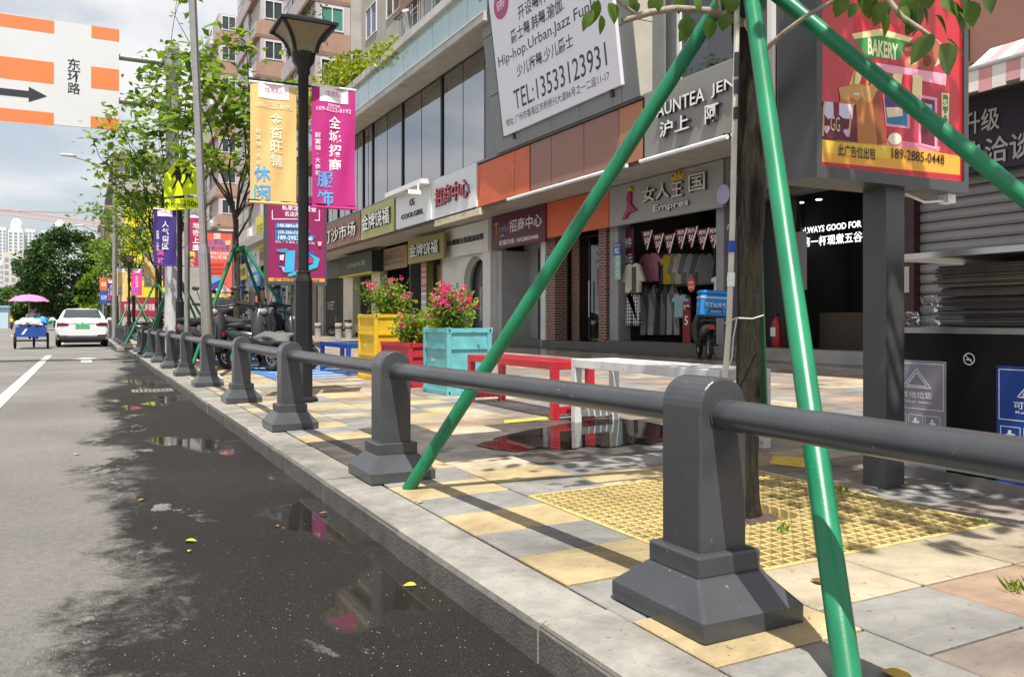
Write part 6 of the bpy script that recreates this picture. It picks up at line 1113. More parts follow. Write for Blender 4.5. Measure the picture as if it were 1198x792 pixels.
txt('地址: 广州·番禺 (市桥桥兴大道)', 345, 284, 46, 'f0c8dc', .004)
poly([(334, 294), (345, 293), (344, 318), (333, 319)], '3cacd0', 'bag'); poly([(322, 292), (336, 291), (336, 296), (326, 295)], '2c98b8', 'ribbon'); poly([(347, 294), (367, 295), (369, 310), (350, 314)], '2c50a8', 'bag'); poly([(360, 296), (374, 303), (371, 313), (350, 320), (338, 324), (336, 321), (352, 315), (366, 309), (367, 303)], '30b0c8', 'ribbon')
for k in range(5): poly([(322 + k * 2.6, 312 + k * 2.2 - 4), (324 + k * 2.2, 310 + k), (333, 311 + k * 2.2), (332, 313 + k * 2)], 'b8d4ec' if k % 2 else '2a58a0', 'fan_stripe')
poly([(327, 299), (332, 298), (331, 305), (327, 304)], 'ecdce4', 'cup'); poly([(352, 304), (364, 301), (366, 307), (356, 310)], 'c83048', 'lipstick'); poly([(371, 283), (376, 283), (375, 288), (372, 288)], 'e8b890', 'balloon')
# third lightbox: orange poster
Y3 = 26.2; X0, X1 = ay(237, 320, Y3).x, ay(271.5, 320, Y3).x; z0 = ay(255, 348, Y3).z; z1 = ay(255, 272, Y3).z
lb = lightbox('orange lightbox poster with blue title behind the bright metal pole', X0, X1, Y3, z0, z1, 'e0604c', None); poly, txt = mk(lb, Y3)
poly([(238, 343), (271, 343.5), (271, 348), (238, 348)], 'd8c060', 'band'); txt('五博楼芯', 255, 284, 25, '3c68c8'); txt('快建大钱景', 255, 290.5, 27, '3c68c8'); txt('从商圈生态到家', 255, 296.5, 26, 'f8e0dc'); txt('核心旺铺', 255, 301, 20, 'f8e0dc')
for y0 in (308, 313, 317.5): poly([(240, y0), (262, y0), (262, y0 + 3), (240, y0 + 3)], 'c03c34', 'stripe')
poly([(240, 330), (252, 322), (262, 328), (250, 336)], '58b0d8', 'sky_line'); poly([(240, 336), (262, 333), (270, 341), (244, 343)], 'e8e0e8', 'phone'); poly([(244, 334), (258, 327), (262, 332), (250, 340)], '4a3c8c', 'phone'); poly([(250, 273), (258, 273), (258, 280), (250, 280)], 'f0c0b8', 'badge'); poly([(263, 282), (270, 281), (269, 287), (264, 287)], 'e8c890', 'balloon')
# red hoarding and blue boards far along
for px0, px1, y0, y1, Y, c_, s_, lab in ((140, 192, 348, 371, 66, 'a02440', '市桥新天地 商业街 旺铺招租', 'dark red hoarding strip behind the far scooters'), (117, 131.5, 325, 340, 66, 'e06a28', '超市', 'orange board at the far end of the banners'), (117, 126, 340, 356, 65.8, '2450a0', '名店街', 'blue board under the orange one far along')):
    p0, p1 = ay(px0, y1, Y), ay(px1, y0, Y); t = thing('hoarding', lab, 'hoarding', (p0.x, Y, 0), 'boards far along the pavement'); b = MB(); b.box(p0.x, p1.x, Y, Y + .1, p0.z, p1.z); obj('panel', b, ink(c_), t); b = MB(); b.text(FY(0, Y, 0), s_, (p0.x + p1.x) / 2, (p0.z + p1.z) / 2, w=(p1.x - p0.x) * .8, h=(p1.z - p0.z) * .35, c=.01); obj('lettering', b, WL, t)
    for x in (p0.x + .1, p1.x - .1): b = MB(); b.box(x - .05, x + .05, Y + .02, Y + .08, 0, p0.z); obj('leg', b, LBX, t)
# ---- benches
def bench(label, colr, X0, X1, Y0, Y1, h):
    t = thing('bench', label, 'bench', ((X0 + X1) / 2, (Y0 + Y1) / 2, gz(X0)), 'painted metal benches'); z = gz(X0); w = .065; m = mat('bench_' + colr[0], colr[1], .35, 0, .1, 5, .02, 120, dirt=.25, coat=.15, grime=.2)
    for x in (X0, X1 - w):
        for y in (Y0, Y1 - w): b = MB(); b.box(x, x + w, y, y + w, gz(x) - .01, z + h - .07); bev(obj('leg', b, m, t), .004, 2)
    for x in (X0, X1 - w): b = MB(); b.box(x, x + w, Y0, Y1, z + h - .07, z + h); bev(obj('side_rail', b, m, t), .004, 2)
    for y in (Y0, Y1 - w): b = MB(); b.box(X0 + w, X1 - w, y, y + w, z + h - .07, z + h); bev(obj('end_rail', b, m, t), .004, 2); b = MB(); b.box(X0 + w, X1 - w, y + .004, y + w - .004, z + .05, z + .11); obj('foot_rail', b, m, t)
    n = 5; 
    for i in range(n): a = X0 + w + .012 + (X1 - X0 - 2 * w - .012) * i / n; b = MB(); b.box(a, a + (X1 - X0 - 2 * w) / n - .02, Y0 + w + .005, Y1 - w - .005, z + h - .03, z + h - .004); obj('slat', b, m, t)
bench('white slatted bench standing by the puddle', ('white', (.70, .70, .70)), 3.62, 4.06, 4.18, 6.02, .53); bench('red slatted bench between the white bench and the turquoise planter', ('red', (.50, .018, .035)), 3.55, 3.97, 6.20, 8.0, .50); bench('blue slatted bench beyond the yellow planter', ('blue', (.02, .07, .32)), 3.56, 3.97, 12.55, 14.2, .50)
# ---- container-style planters with bougainvillea
PKF = leafmat('bract_pink', (.70, .03, .26), (.92, .10, .42), .45, 6.)
def planter(label, colr, X0, X1, Y0, Y1, h, plab, fl, sd, ph, spread):
    t = thing('planter', label, 'planter', ((X0 + X1) / 2, (Y0 + Y1) / 2, gz(X0)), 'container-style planters'); m = mat('planter_' + colr[0], colr[1], .5, 0, .12, 4, .03, 60, dirt=.35, grime=.25); z = gz(X0); zt = z + h
    b = MB(); b.box(X0 + .02, X1 - .02, Y0 + .02, Y1 - .02, z + .02, zt - .04); obj('body', b, m, t)
    for x in (X0, X1 - .055):
        for y in (Y0, Y1 - .055): b = MB(); b.box(x, x + .055, y, y + .055, gz(x), zt); bev(obj('corner_post', b, m, t), .004, 1)
    for (x0, x1, y0, y1) in ((X0, X1, Y0, Y1),):
        for zz in (z + .005, z + h * .36, z + h * .68, zt - .055):
            for q in ((x0 + .055, x1 - .055, y0 + .002, y0 + .03), (x0 + .055, x1 - .055, y1 - .03, y1 - .002), (x0 + .002, x0 + .03, y0 + .055, y1 - .055), (x1 - .03, x1 - .002, y0 + .055, y1 - .055)): b = MB(); b.box(*q, zz, zz + (.05 if zz > zt - .1 or zz < z + .01 else .03)); obj('rib', b, m, t)
    for x, y in ((X0 - .004, Y0 - .004), (X0 - .004, Y1 - .052), (X1 - .052, Y0 - .004)):
        for zz in (z, zt - .06): b = MB(); b.box(x, x + .062, y, y + .062, zz, zz + .062); cc_ = obj('corner_casting', b, m, t); b = MB(); b.fbox(FY(x + .031, y, zz + .03), -.01, .01, -.016, .016, 0, .002); obj('hole', b, BKL, cc_)
    b = MB(); b.add([(X0 + .03, Y0 + .03, zt - .05), (X1 - .03, Y0 + .03, zt - .05), (X1 - .03, Y1 - .03, zt - .05), (X0 + .03, Y1 - .03, zt - .05)], [(0, 1, 2, 3)]); obj('soil', b, mat('soil', (.035, .025, .018), .95, 0, .4, 20, 1, 30), t)
    b = MB(); b.text(FX(X0 + .019, Y1, z), '5oki', (Y1 - Y0) * .35, h * .52, h=.05, c=.002, bold=.02); obj('lettering', b, WL, t)
    r = random.Random(sd); C = Vector(((X0 + X1) / 2, (Y0 + Y1) / 2, zt)); t2 = thing('bougainvillea', plab, 'shrub', C - Vector((0, 0, .06)), 'flowering shrubs in the planters'); b = MB(); lv = MB(); fl_ = MB(); tips = []
    for i in range(16):
        a = r.uniform(0, 6.28); q = r.uniform(.1, 1) ** .6; tip = C + Vector((math.cos(a) * spread[0] * q, math.sin(a) * spread[1] * q, ph * r.uniform(.45, 1.0) * (1.1 - .35 * q))); st = C + Vector((math.cos(a) * .06, math.sin(a) * .06, -.06)); c = curve(st, tip, r, .06, 5, .10); b.tube(c, [.014, .011, .009, .007, .005, .004], 5, False); tips.append((c, q))
    obj('stems', b, BARK2, t2)
    for i in range(1300):
        c, q = r.choice(tips); p = r.choice(c[1:]) + Vector((r.gauss(0, .07), r.gauss(0, .07), r.gauss(0, .06))); lv.m = 1 if r.random() < .3 else 0; lv.leaf(p, rdir(r), rdir(r, 1.5), r.uniform(.045, .085), r.uniform(.03, .05))
    obj('foliage', lv, [LF2, LF], t2)
    for i in range(fl):
        c, q = r.choice(tips); o_ = r.choice(c[4:]) + Vector((r.gauss(0, .05), r.gauss(0, .05), r.gauss(.03, .05)))
        for k in range(7): fl_.leaf(o_ + rdir(r) * .025, rdir(r, .3), rdir(r), .038, .034)
    obj('flowers', fl_, PKF, t2)
planter('turquoise container-style planter nearest the red bench', ('turquoise', (.14, .46, .50)), 3.64, 4.20, 8.76, 9.52, .77, 'bougainvillea with many pink flowers in the turquoise planter', 115, 71, .50, (.34, .40))
planter('low red container-style planter between turquoise and yellow ones', ('red', (.48, .03, .045)), 3.65, 4.20, 10.04, 11.18, .57, 'low leafy bougainvillea with few pink flowers in the red planter', 14, 72, .40, (.32, .42))
planter('tall yellow container-style planter behind the red one', ('yellow', (.72, .48, .02)), 3.65, 4.35, 11.46, 12.27, .95, 'bougainvillea with scattered pink flowers in the yellow planter', 30, 73, .52, (.36, .36))
# ---- waste station
ws = thing('waste_station', 'long black waste sorting station with steel shelf and printed panels', 'waste bin', (4.4, 2.0, gz(4))); X0 = 3.97; ye, yn = 3.17, .9; z = gz(4)
zt = ax(1060, 383, X0).z; zs = ax(1060, 298, X0).z
b = MB(); b.box(X0, X0 + .7, yn, ye, z + .06, zt - .03); obj('cabinet', b, mat('bin_black', (.006, .006, .007), .4, 0, .1, 4, spec=.2), ws); b = MB(); b.box(X0 - .02, X0 + .72, yn - .02, ye + .02, z - .02, z + .06); obj('plinth', b, mat('steel_dull', (.28, .28, .28), .35, .8, .1, 8), ws)
b = MB(); b.box(X0 - .015, X0 + .72, yn, ye + .01, zt - .03, zt); obj('worktop', b, MATS['steel_dull'], ws); b = MB(); b.box(X0 - .03, X0 + .72, yn, ye + .01, zs - .03, zs); obj('shelf', b, MATS['steel'], ws)
b = MB(); b.box(X0 + .66, X0 + .70, yn, ye, zt, zs - .03); obj('back_panel', b, mat('panel_umber', (.055, .045, .033), .8, 0, .3, 5), ws); b = MB(); b.box(X0 + .60, X0 + .66, yn, ye - .03, zs - .10, zs - .03); obj('batten', b, mat('batten_wood', (.16, .11, .06), .8, 0, .3, 12), ws)
for y in (ye - .04, yn + .02): b = MB(); b.box(X0 + .6, X0 + .64, y, y + .03, zt, zs - .03); obj('upright', b, DKGL, ws)
def wpanel(px0, px1, ytop, hx, title, sub, full=True):
    P_ = lambda x, y: ax(x, y, X0 - .002); a = P_(px0, ytop); c = P_(px1, ytop); f2 = FX(X0 - .002, a.y, a.z - .62); W_ = a.y - c.y; b = MB(); b.fbox(f2, 0, W_, 0, .62, -.001, .001); pn = obj('printed_panel', b, ink(hx), ws); b = MB(); b.frame(f2, .012, W_ - .012, .36, .605, .004, .003)
    ic = W_ / 3
    for k in range(3):
        for j in range(2): x0_ = .02 + k * (W_ - .04) / 3; b.frame(f2, x0_, x0_ + ic * .78, .23 - .14 * j, .33 - .14 * j, .0035, .003); b.fbox(f2, x0_ + ic * .22, x0_ + ic * .56, .255 - .14 * j, .295 - .14 * j, .002, .003); b.fbox(f2, x0_ + ic * .3, x0_ + ic * .42, .295 - .14 * j, .312 - .14 * j, .002, .003); b.text(f2, '纸巾' if j else '电池', x0_ + ic * .39, .215 - .14 * j, w=ic * .3, h=.010, c=.003)
    m = W_ / 2; tri = [(m - .085, .475), (m, .575), (m + .085, .475)]
    for q in range(3):
        (x0_, y0_), (x1_, y1_) = tri[q], tri[(q + 1) % 3]; dx, dy = x1_ - x0_, y1_ - y0_; L_ = math.hypot(dx, dy); nx_, ny_ = -dy / L_ * .003, dx / L_ * .003; b.flat(f2, [(x0_ + nx_, y0_ + ny_), (x0_ - nx_, y0_ - ny_), (x1_ - nx_, y1_ - ny_), (x1_ + nx_, y1_ + ny_)], .003); b.flat(f2, [(m + (x0_ - m) * .72 + nx_, .508 + (y0_ - .508) * .72 + ny_), (m + (x0_ - m) * .72 - nx_, .508 + (y0_ - .508) * .72 - ny_), (m + (x1_ - m) * .72 - nx_, .508 + (y1_ - .508) * .72 - ny_), (m + (x1_ - m) * .72 + nx_, .508 + (y1_ - .508) * .72 + ny_)], .003)
    b.text(f2, title, m, .435, w=W_ * .55, h=.036, c=.003); b.text(f2, sub, m, .40, w=W_ * .5, h=.016, c=.003, bold=.01); obj('print', b, ink('e4e4ea'), pn)
wpanel(1041, 1107, 420, '8c8898', '其他垃圾', 'Other waste'); wpanel(1166, 1262, 427.5, '0c3c94', '可回收物', 'Recyclable')
q = ax(1134, 420, X0 - .002); f2 = FX(X0 - .002, q.y, q.z); b = MB(); b.ring(f2, 0, 0, .026, .031, .002); b.flat(f2, [(-.021, .018), (-.018, .021), (.021, -.018), (.018, -.021)], .003); b.flat(f2, [(-.016, -.006), (.012, -.006), (.012, 0), (-.016, 0)], .002); obj('no_smoking_mark', b, ink('e8e8e8'), ws)
# flattened cardboard on the shelf, sheet by sheet, and a plastic bag
r = random.Random(8); zc = zt + .003; k = 0
KR = [mat('card_%d' % i, c_, .9, 0, .25, 14, .3, 60) for i, c_ in enumerate(((.085, .08, .073), (.115, .105, .095), (.065, .062, .058), (.13, .11, .085)))]
yst = ax(1098, 340, X0 + .1).y
while zc < zs - .07:
    th = r.uniform(.007, .012); b = MB(); b.box(X0 + .06 + r.uniform(0, .05), X0 + .58, yn + r.uniform(0, .1), yst + r.uniform(-.03, .015), zc, zc + th)
    o = tag(obj('cardboard_sheet', b, KR[r.randrange(4)], loc=(X0 + .3, 2, zc)), 'flattened grey cardboard sheet in the stack on the waste station shelf', 'cardboard', 'flattened cardboard stack on the waste station'); zc += th + r.uniform(.001, .004); k += 1
def plastic():
    m = glassmat('clear_plastic', (.93, .93, .93), .05, .5); return m
for (px, w, h, sd, lab) in ((1088, .11, .17, 3, 'crumpled clear plastic bag standing against the cardboard stack'), (1066, .10, .08, 4, 'small clear plastic wrap slumped on the waste station')):
    q = ax(px, 383, X0 + .2); r = random.Random(sd); b = MB(); n, m_ = 14, 8; vs = []
    for j in range(m_ + 1):
        for i in range(n): a = 6.2832 * i / n; rad = w * .5 * (1 - .25 * (j / m_)) * r.uniform(.72, 1.15); vs.append((q.x + rad * .7 * math.cos(a), q.y + rad * math.sin(a), zt + .004 + h * j / m_ + r.uniform(-.008, .008) * (j > 0)))
    b.add(vs, [(j * n + i, j * n + (i + 1) % n, (j + 1) * n + (i + 1) % n, (j + 1) * n + i) for j in range(m_) for i in range(n)], False); b.add(vs[-n:], [tuple(range(n))]); tag(obj('plastic_bag', b, plastic(), loc=(q.x, q.y, zt)), lab, 'bag', 'clear plastic bags on the waste station')
# ---- stone bollards by the far shops
for px, py, lab in ((396, 405, 'stone bollard seen right of the lamp shaft'), (408, 404, 'second stone bollard by the grille shutter'), (372, 404, 'stone bollard just behind the lamp shaft')):
    c = ax(px, py, 9.9); z = gz(9.9); t = thing('stone_bollard', lab, 'bollard', (9.9, c.y, z), 'stone bollards before the shops'); b = MB(); b.lathe((9.9, c.y), [(.15, z - .02), (.15, z + .52), (.165, z + .55), (.165, z + .62), (.13, z + .67)], 14); obj('body', b, CONC, t); b = MB(); b.lathe((9.9, c.y), [(.156, z + .44), (.156, z + .49)], 14); obj('band', b, DKGL, t)
# ---- climbing plant on the roof coping
t = thing('climbing_plant', 'yellow green climbing plant spilling over the balcony coping', 'plant', (9.6, 33, 10.2)); r = random.Random(81); b = MB(); lv = MB()
for i in range(190):
    y = 27.5 + 19 * r.random(); k = (y - 27.5) / 19; p = Vector((9.75, y, 10.15)); hgt = (.2 + 1.9 * min(1, k * 2.2)) * r.uniform(.4, 1.1); q = p + Vector((r.uniform(-.35, .4), r.uniform(-.5, .3), hgt)); b.tube([p, (p + q) / 2 + Vector((r.uniform(-.1, .1), 0, .15)), q], [.016, .012, .006], 4, False)
    for j in range(int(34 * (.3 + k))):
        s_ = p.lerp(q, r.uniform(.3, 1)) + Vector((r.gauss(0, .16), r.gauss(0, .22), r.gauss(0, .16))); lv.leaf(s_, rdir(r), rdir(r, 1), r.uniform(.16, .28), r.uniform(.12, .2))
obj('stems', b, BARK2, t); obj('foliage', lv, leafmat('leaf_lime', (.14, .22, .015), (.40, .46, .04), .45), t)
t = thing('balcony_plants', 'dark green potted plants on the balcony of the stepped flats', 'plant', (11.3, 50, 17.0)); lv = MB()
for i in range(700): lv.leaf((11.5 + r.gauss(0, .3), 50 + r.gauss(0, 1.6), 17.6 + abs(r.gauss(0, .5))), rdir(r), rdir(r, 1), .25, .12)
obj('foliage', lv, [LFD], t); b = MB(); b.box(11.35, 11.58, 48.5, 51.5, 17.15, 17.35); obj('trough', b, LDG, t)
# ---- litter and weeds
LT = [((487, 686), 'yellow fallen leaf near the kerb on the wet road', (.50, .38, .03), .05, 'r'), ((510, 681), 'larger yellow fallen leaf on the wet road', (.60, .46, .03), .045, 'r'), ((217, 634), 'green fallen leaf on the wet asphalt', (.30, .36, .02), .055, 'r'), ((170, 585), 'orange fallen leaf near the dry asphalt edge', (.42, .20, .05), .05, 'r'), ((222, 645), 'tan fallen leaf beside the green one', (.45, .26, .08), .03, 'r'), ((87, 533), 'tan fallen leaf on the dry asphalt', (.42, .24, .08), .06, 'r'), ((384, 601), 'reddish fallen leaf below the kerb', (.30, .10, .05), .05, 'r'), ((323, 616), 'brown fallen leaf on the wet road centre', (.28, .10, .04), .03, 'r'), ((490, 589), 'small yellow leaf on the kerb stone', (.55, .38, .04), .04, 'p'), ((1034, 786), 'curled golden leaf at the bottom picture edge', (.42, .27, .05), .10, 'p'), ((966, 685), 'brown curled leaf at the foot of the green pole', (.18, .07, .03), .06, 'p'), ((1135, 580), 'brown leaf at the waste station foot', (.26, .15, .04), .06, 'p')]
r = random.Random(9)
for (px, lab, c_, L_, k) in LT:
    p = (rp if k == 'r' else gp)(*px) + Vector((0, 0, .008)); a = r.uniform(0, 6.28); b = MB(); big_leaf(b, p, (math.cos(a), math.sin(a), .15), (r.uniform(-.3, .3), r.uniform(-.3, .3), 1), L_, L_ * .55); tag(obj('fallen_leaf', b, mat('dead_%s' % lab[:10].replace(' ', '_'), c_, .8), loc=p), lab, 'leaf', 'fallen leaves')
for (px, py, n, h, lab) in ((982, 575, 14, .05, 'small weed at the far edge of the tree grating'), (915, 622, 9, .05, 'grass tuft growing through the tree grating'), (1192, 692, 22, .05, 'weed in a paving joint at the right picture edge'), (1152, 612, 10, .03, 'tiny weed at the grating corner')):
    p = gp(px, py); b = MB(); r = random.Random(px)
    for i in range(n): a = r.uniform(0, 6.28); b.leaf(p + Vector((r.gauss(0, .02), r.gauss(0, .02), 0)), (math.cos(a) * .6, math.sin(a) * .6, 1.0), (math.sin(a), -math.cos(a), .4), h * r.uniform(.6, 1.2), h * .22)
    tag(obj('weed', b, LF2, loc=p), lab, 'weed', 'weeds in the paving')
gr_ = MB(); r = random.Random(12)
for i in range(900):
    px, py = r.uniform(0, 640), r.uniform(440, 790) 
    p = rp(px, py)
    if p.x > 1.15: continue
    s_ = r.uniform(.0008, .0026); gr_.add([p + Vector((s_ * math.cos(q * 1.57 + i), s_ * math.sin(q * 1.57 + i), 0)) for q in range(4)] + [p + Vector((0, 0, s_))], [(0, 1, 4), (1, 2, 4), (2, 3, 4), (3, 0, 4)])
o = obj('road_grit', gr_, mat('grit', (.30, .285, .26), .9)); o['kind'] = 'stuff'; o['label'] = 'fine pale grit scattered over the asphalt'
# manhole beside the lightbox column
p = gp(1078, 567); t = thing('manhole_cover', 'round concrete manhole cover at the foot of the waste station', 'manhole', p); b = MB(); b.lathe((p.x, p.y), [(.12, p.z), (.12, p.z + .008)], 20); obj('cover', b, mat('cover_dark_concrete', (.17, .16, .14), .85, 0, .2, 9, .3, 50, dirt=.5), t); b = MB(); b.torus((p.x, p.y, p.z + .004), (0, 0, 1), .135, .008); obj('ring', b, IRON, t)
# ================================================================== vehicles and people
RUB = mat('tyre_rubber', (.018, .018, .018), .85, 0, .2, 20); RIM = mat('rim_alloy', (.42, .42, .42), .35, .7)
def wheel(par, c, Rr, w, spokes=6, rim=RIM):
    c = Vector(c); b = MB(); b.torus(c, (1, 0, 0), Rr - w * .5, w * .5, 24, 8); ty = obj('wheel', b, RUB, par)
    b = MB(); b.torus(c, (1, 0, 0), Rr - w * 1.05, w * .22, 20, 6)
    for k in range(spokes): a = 6.2832 * k / spokes; b.tube([c, c + Vector((0, math.cos(a), math.sin(a))) * (Rr - w)], w * .14, 5, False)
    b.tube([c - Vector((w * .5, 0, 0)), c + Vector((w * .5, 0, 0))], w * .42, 10); obj('rim', b, rim, ty); return ty
def loft(b, secs, smooth=True):
    n = len(secs[0]); vs = [v for s_ in secs for v in s_]; b.add(vs, [(i * n + k, i * n + (k + 1) % n, (i + 1) * n + (k + 1) % n, (i + 1) * n + k) for i in range(len(secs) - 1) for k in range(n)], smooth)
    b.add(secs[0], [tuple(range(n))[::-1]]); b.add(secs[-1], [tuple(range(n))]); return b
def oval(y, z, w, h, n=12, p=.7):
    o = []
    for k in range(n): a = 6.2832 * (k + .5) / n; ca, sa = math.cos(a), math.sin(a); o.append((w * math.copysign(abs(ca) ** p, ca), y, z + h * math.copysign(abs(sa) ** p, sa)))
    return o
def scooter(label, colr, group, seat=(.025, .025, .027), rimc=RIM, cover=False):
    t = thing('parked_scooter', label, 'scooter', (0, 0, 0), group); m = mat('scooter_%.2f_%.2f_%.2f' % colr, colr, .3, 0, .08, 6, coat=.4); ms = mat('scooter_seat', seat, .6)
    wheel(t, (0, .60, .23), .23, .085, 6, rimc); wheel(t, (0, -.58, .23), .23, .09, 6, rimc)
    b = MB(); loft(b, [oval(-.80, .66, .05, .05), oval(-.66, .62, .12, .11), oval(-.42, .56, .15, .15), oval(-.18, .50, .14, .17), oval(-.04, .40, .12, .12)]); obj('tail_body', b, m, t)
    b = MB(); loft(b, [oval(-.10, .30, .12, .05), oval(.12, .28, .14, .04), oval(.34, .30, .13, .05)]); obj('floorboard', b, DKGL, t)
    b = MB(); loft(b, [[(x, y + .03 * 0, z) for x, y, z in ((-w, yy, zz), (-w * .5, yy + .07, zz), (w * .5, yy + .07, zz), (w, yy, zz), (w * .5, yy - .02, zz), (-w * .5, yy - .02, zz))] for w, yy, zz in ((.12, .36, .28), (.20, .38, .45), (.21, .36, .68), (.14, .31, .88), (.07, .29, .95))]); obj('leg_shield', b, m, t)
    b = MB(); loft(b, [oval(.36, .36, .06, .03), oval(.52, .50, .075, .03), oval(.68, .49, .06, .03), oval(.82, .40, .03, .02)]); obj('front_mudguard', b, m, t)
    b = MB(); b.tube([(-.06, .60, .23), (-.05, .42, .72)], .022, 6); b.tube([(.06, .60, .23), (.05, .42, .72)], .022, 6); b.tube([(0, .42, .70), (0, .29, 1.0)], .03, 8); obj('fork', b, DKGL, t)
    b = MB(); b.tube([(-.34, .20, 1.03), (-.14, .30, .99), (.14, .30, .99), (.34, .20, 1.03)], .016, 8); hb = obj('handlebar', b, DKGL, t)
    for s_ in (-1, 1):
        b = MB(); b.tube([(s_ * .24, .23, 1.02), (s_ * .36, .18, 1.035)], .022, 8); obj('grip', b, RUB, hb); b = MB(); b.tube([(s_ * .2, .27, 1.01), (s_ * .27, .28, 1.24)], .007, 5); b.ball((s_ * .29, .28, 1.27), (.06, .012, .035)); obj('mirror', b, BKL, hb)
    b = MB(); b.ball((0, .385, .90), (.07, .035, .05)); obj('headlight', b, mat('lens_clear', (.25, .25, .26), .15), t)
    b = MB(); loft(b, [oval(-.78, .78, .09, .035), oval(-.6, .79, .13, .05), oval(-.3, .75, .14, .045), oval(-.02, .74, .10, .035)]); obj('seat', b, ms, t)
    b = MB(); b.box(-.06, .06, -.84, -.80, .60, .67); obj('tail_light', b, mat('lens_red', (.4, .01, .01), .2), t); b = MB(); loft(b, [oval(-.50, .50, .05, .02), oval(-.70, .48, .055, .02), oval(-.86, .36, .05, .02)]); obj('rear_mudguard', b, DKGL, t)
    b = MB(); b.tube([(.1, -.1, .3), (.2, -.2, .01)], .012, 5); obj('side_stand', b, DKGL, t)
    return t
SG = 'scooters parked along the pavement'
s0 = scooter('dark scooter with a plaid bag parked nearest the bright metal pole', (.03, .03, .035), SG); s0.location = (2.35, 17.0, gz(2.35)); s0.rotation_euler = (0, 0, math.radians(200)); s0.scale = (1.12,) * 3
s1 = scooter('black scooter with teal trim under a grey cover by the near lamp', (.02, .028, .028), SG, rimc=mat('rim_teal', (.03, .35, .30), .4)); s1.location = (2.9, 14.9, gz(2.9)); s1.rotation_euler = (0, 0, math.radians(245))
def sdup(src, x, y, rot, lab, z=None): o = dup(src, (x, y, gz(x) if z is None else z), math.radians(rot), lab, 1.14 if y < 30 else 1.0); o['group'] = SG; return o
s2 = scooter('pale grey scooter parked behind the second tree', (.55, .54, .52), SG); s2.location = (3.1, 17.3, gz(3.1)); s2.rotation_euler = (0, 0, math.radians(235))
sdup(s0, 2.85, 15.9, 225, 'dark scooter between the covered scooters'); sdup(s0, 2.9, 18.7, 250, 'dark scooter beyond the second tree'); sdup(s0, 2.3, 18.4, 215, 'dark scooter left of the second tree trunk'); sdup(s0, 3.5, 18.3, 240, 'dark scooter deep in the parked row'); sdup(s0, 2.55, 15.2, 205, 'dark scooter right behind the second tree trunk'); sdup(s0, 2.15, 15.9, 160, 'dark scooter closest to the guardrail by the metal pole'); sdup(s0, 3.25, 15.6, 200, 'dark scooter just left of the near lamp shaft'); s3 = scooter('maroon scooter parked beyond the school sign', (.12, .015, .015), SG); s3.location = (3.0, 20.0, gz(3)); s3.rotation_euler = (0, 0, 4.2)
sdup(s0, 3.3, 22.4, 240, 'dark scooter near the orange lightbox'); sdup(s1, 3.4, 24.2, 250, 'teal scooter near the orange lightbox')
for i in range(9):
    src = (s0, s2, s3, s1)[i % 4]; sdup(src, 2.6 + .35 * (i % 3), 34.5 + 2.1 * i, 235 + 9 * (i % 4), ('dark', 'pale', 'maroon', 'teal')[i % 4] + ' scooter, %s from the driveway gap along the far railing' % ('first second third fourth fifth sixth seventh eighth ninth'.split()[i]))
s4 = sdup(s0, 11.5, yx(402, 11.5), 80, 'dark scooter parked by the grille shutter')
# covers and bags on the near scooters
def lump(name, label, cat, c, rx, ry, rz, m, seed, grp=None, rot=0):
    r = random.Random(seed); b = MB(); n, k_ = 30, 16; vs = []; c = Vector(c); ph = [r.uniform(0, 6) for _ in range(4)]
    for j in range(k_ + 1):
        p = math.pi * j / k_
        for i in range(n):
            a = 6.2832 * i / n; nv = noise.noise(Vector((math.cos(a) * math.sin(p), math.sin(a) * math.sin(p), math.cos(p))) * 1.7 + Vector((seed * 3.1, 0, 0))); q = (1 + .55 * nv + .10 * math.sin(9 * a + 3 * p + ph[1]) * math.sin(p)) * (.8 if p > 1.9 else 1); x, y = rx * math.sin(p) * math.cos(a) * q, ry * math.sin(p) * math.sin(a) * q; vs.append((c.x + x * math.cos(rot) - y * math.sin(rot), c.y + x * math.sin(rot) + y * math.cos(rot), c.z + rz * math.cos(p) * q))
    b.add(vs, [(j * n + i, (j + 1) * n + i, (j + 1) * n + (i + 1) % n, j * n + (i + 1) % n) for j in range(k_) for i in range(n)], True); return tag(obj(name, b, m, loc=c), label, cat, grp)
CVR = mat('cover_grey', (.24, .25, .25), .8, 0, .10, 5, .5, 22); CVD = mat('cover_dark', (.11, .11, .11), .75, 0, .10, 5, .5, 22)
p = ay(265, 360, 16.7); lump('scooter_cover', 'light grey cloth draped over scooter handlebars behind the metal pole', 'cover', (p.x, p.y, p.z), .40, .34, .18, CVR, 1)
p = ay(319, 397, 14.7); lump('scooter_cover', 'dark grey cover bundled on a scooter seat left of the near lamp', 'cover', (p.x, p.y, p.z), .30, .44, .13, CVD, 2, rot=.5)
PLD = mat('plaid_cloth', (.22, .20, .17), .9); 
bk_ = PLD.node_tree.nodes.new('ShaderNodeTexChecker'); bk_.inputs['Scale'].default_value = 14; bk_.inputs['Color1'].default_value = (.30, .27, .23, 1); bk_.inputs['Color2'].default_value = (.07, .065, .06, 1); PLD.node_tree.links.new(PLD.node_tree.nodes['Texture Coordinate'].outputs['Object'], bk_.inputs[0]); PLD.node_tree.links.new(bk_.outputs[0], PLD.node_tree.nodes['Principled BSDF'].inputs['Base Color'])
p = ay(261, 380, 16.3); lump('plaid_bag', 'grey plaid bag hanging on the scooter behind the metal pole', 'bag', (p.x, p.y, p.z), .17, .15, .19, PLD, 3)
p = ay(272, 386, 16.4); lump('red_bag', 'dark red bag beside the plaid bag on the scooter', 'bag', (p.x, p.y, p.z), .12, .12, .14, mat('bag_red', (.12, .012, .016), .7), 4)
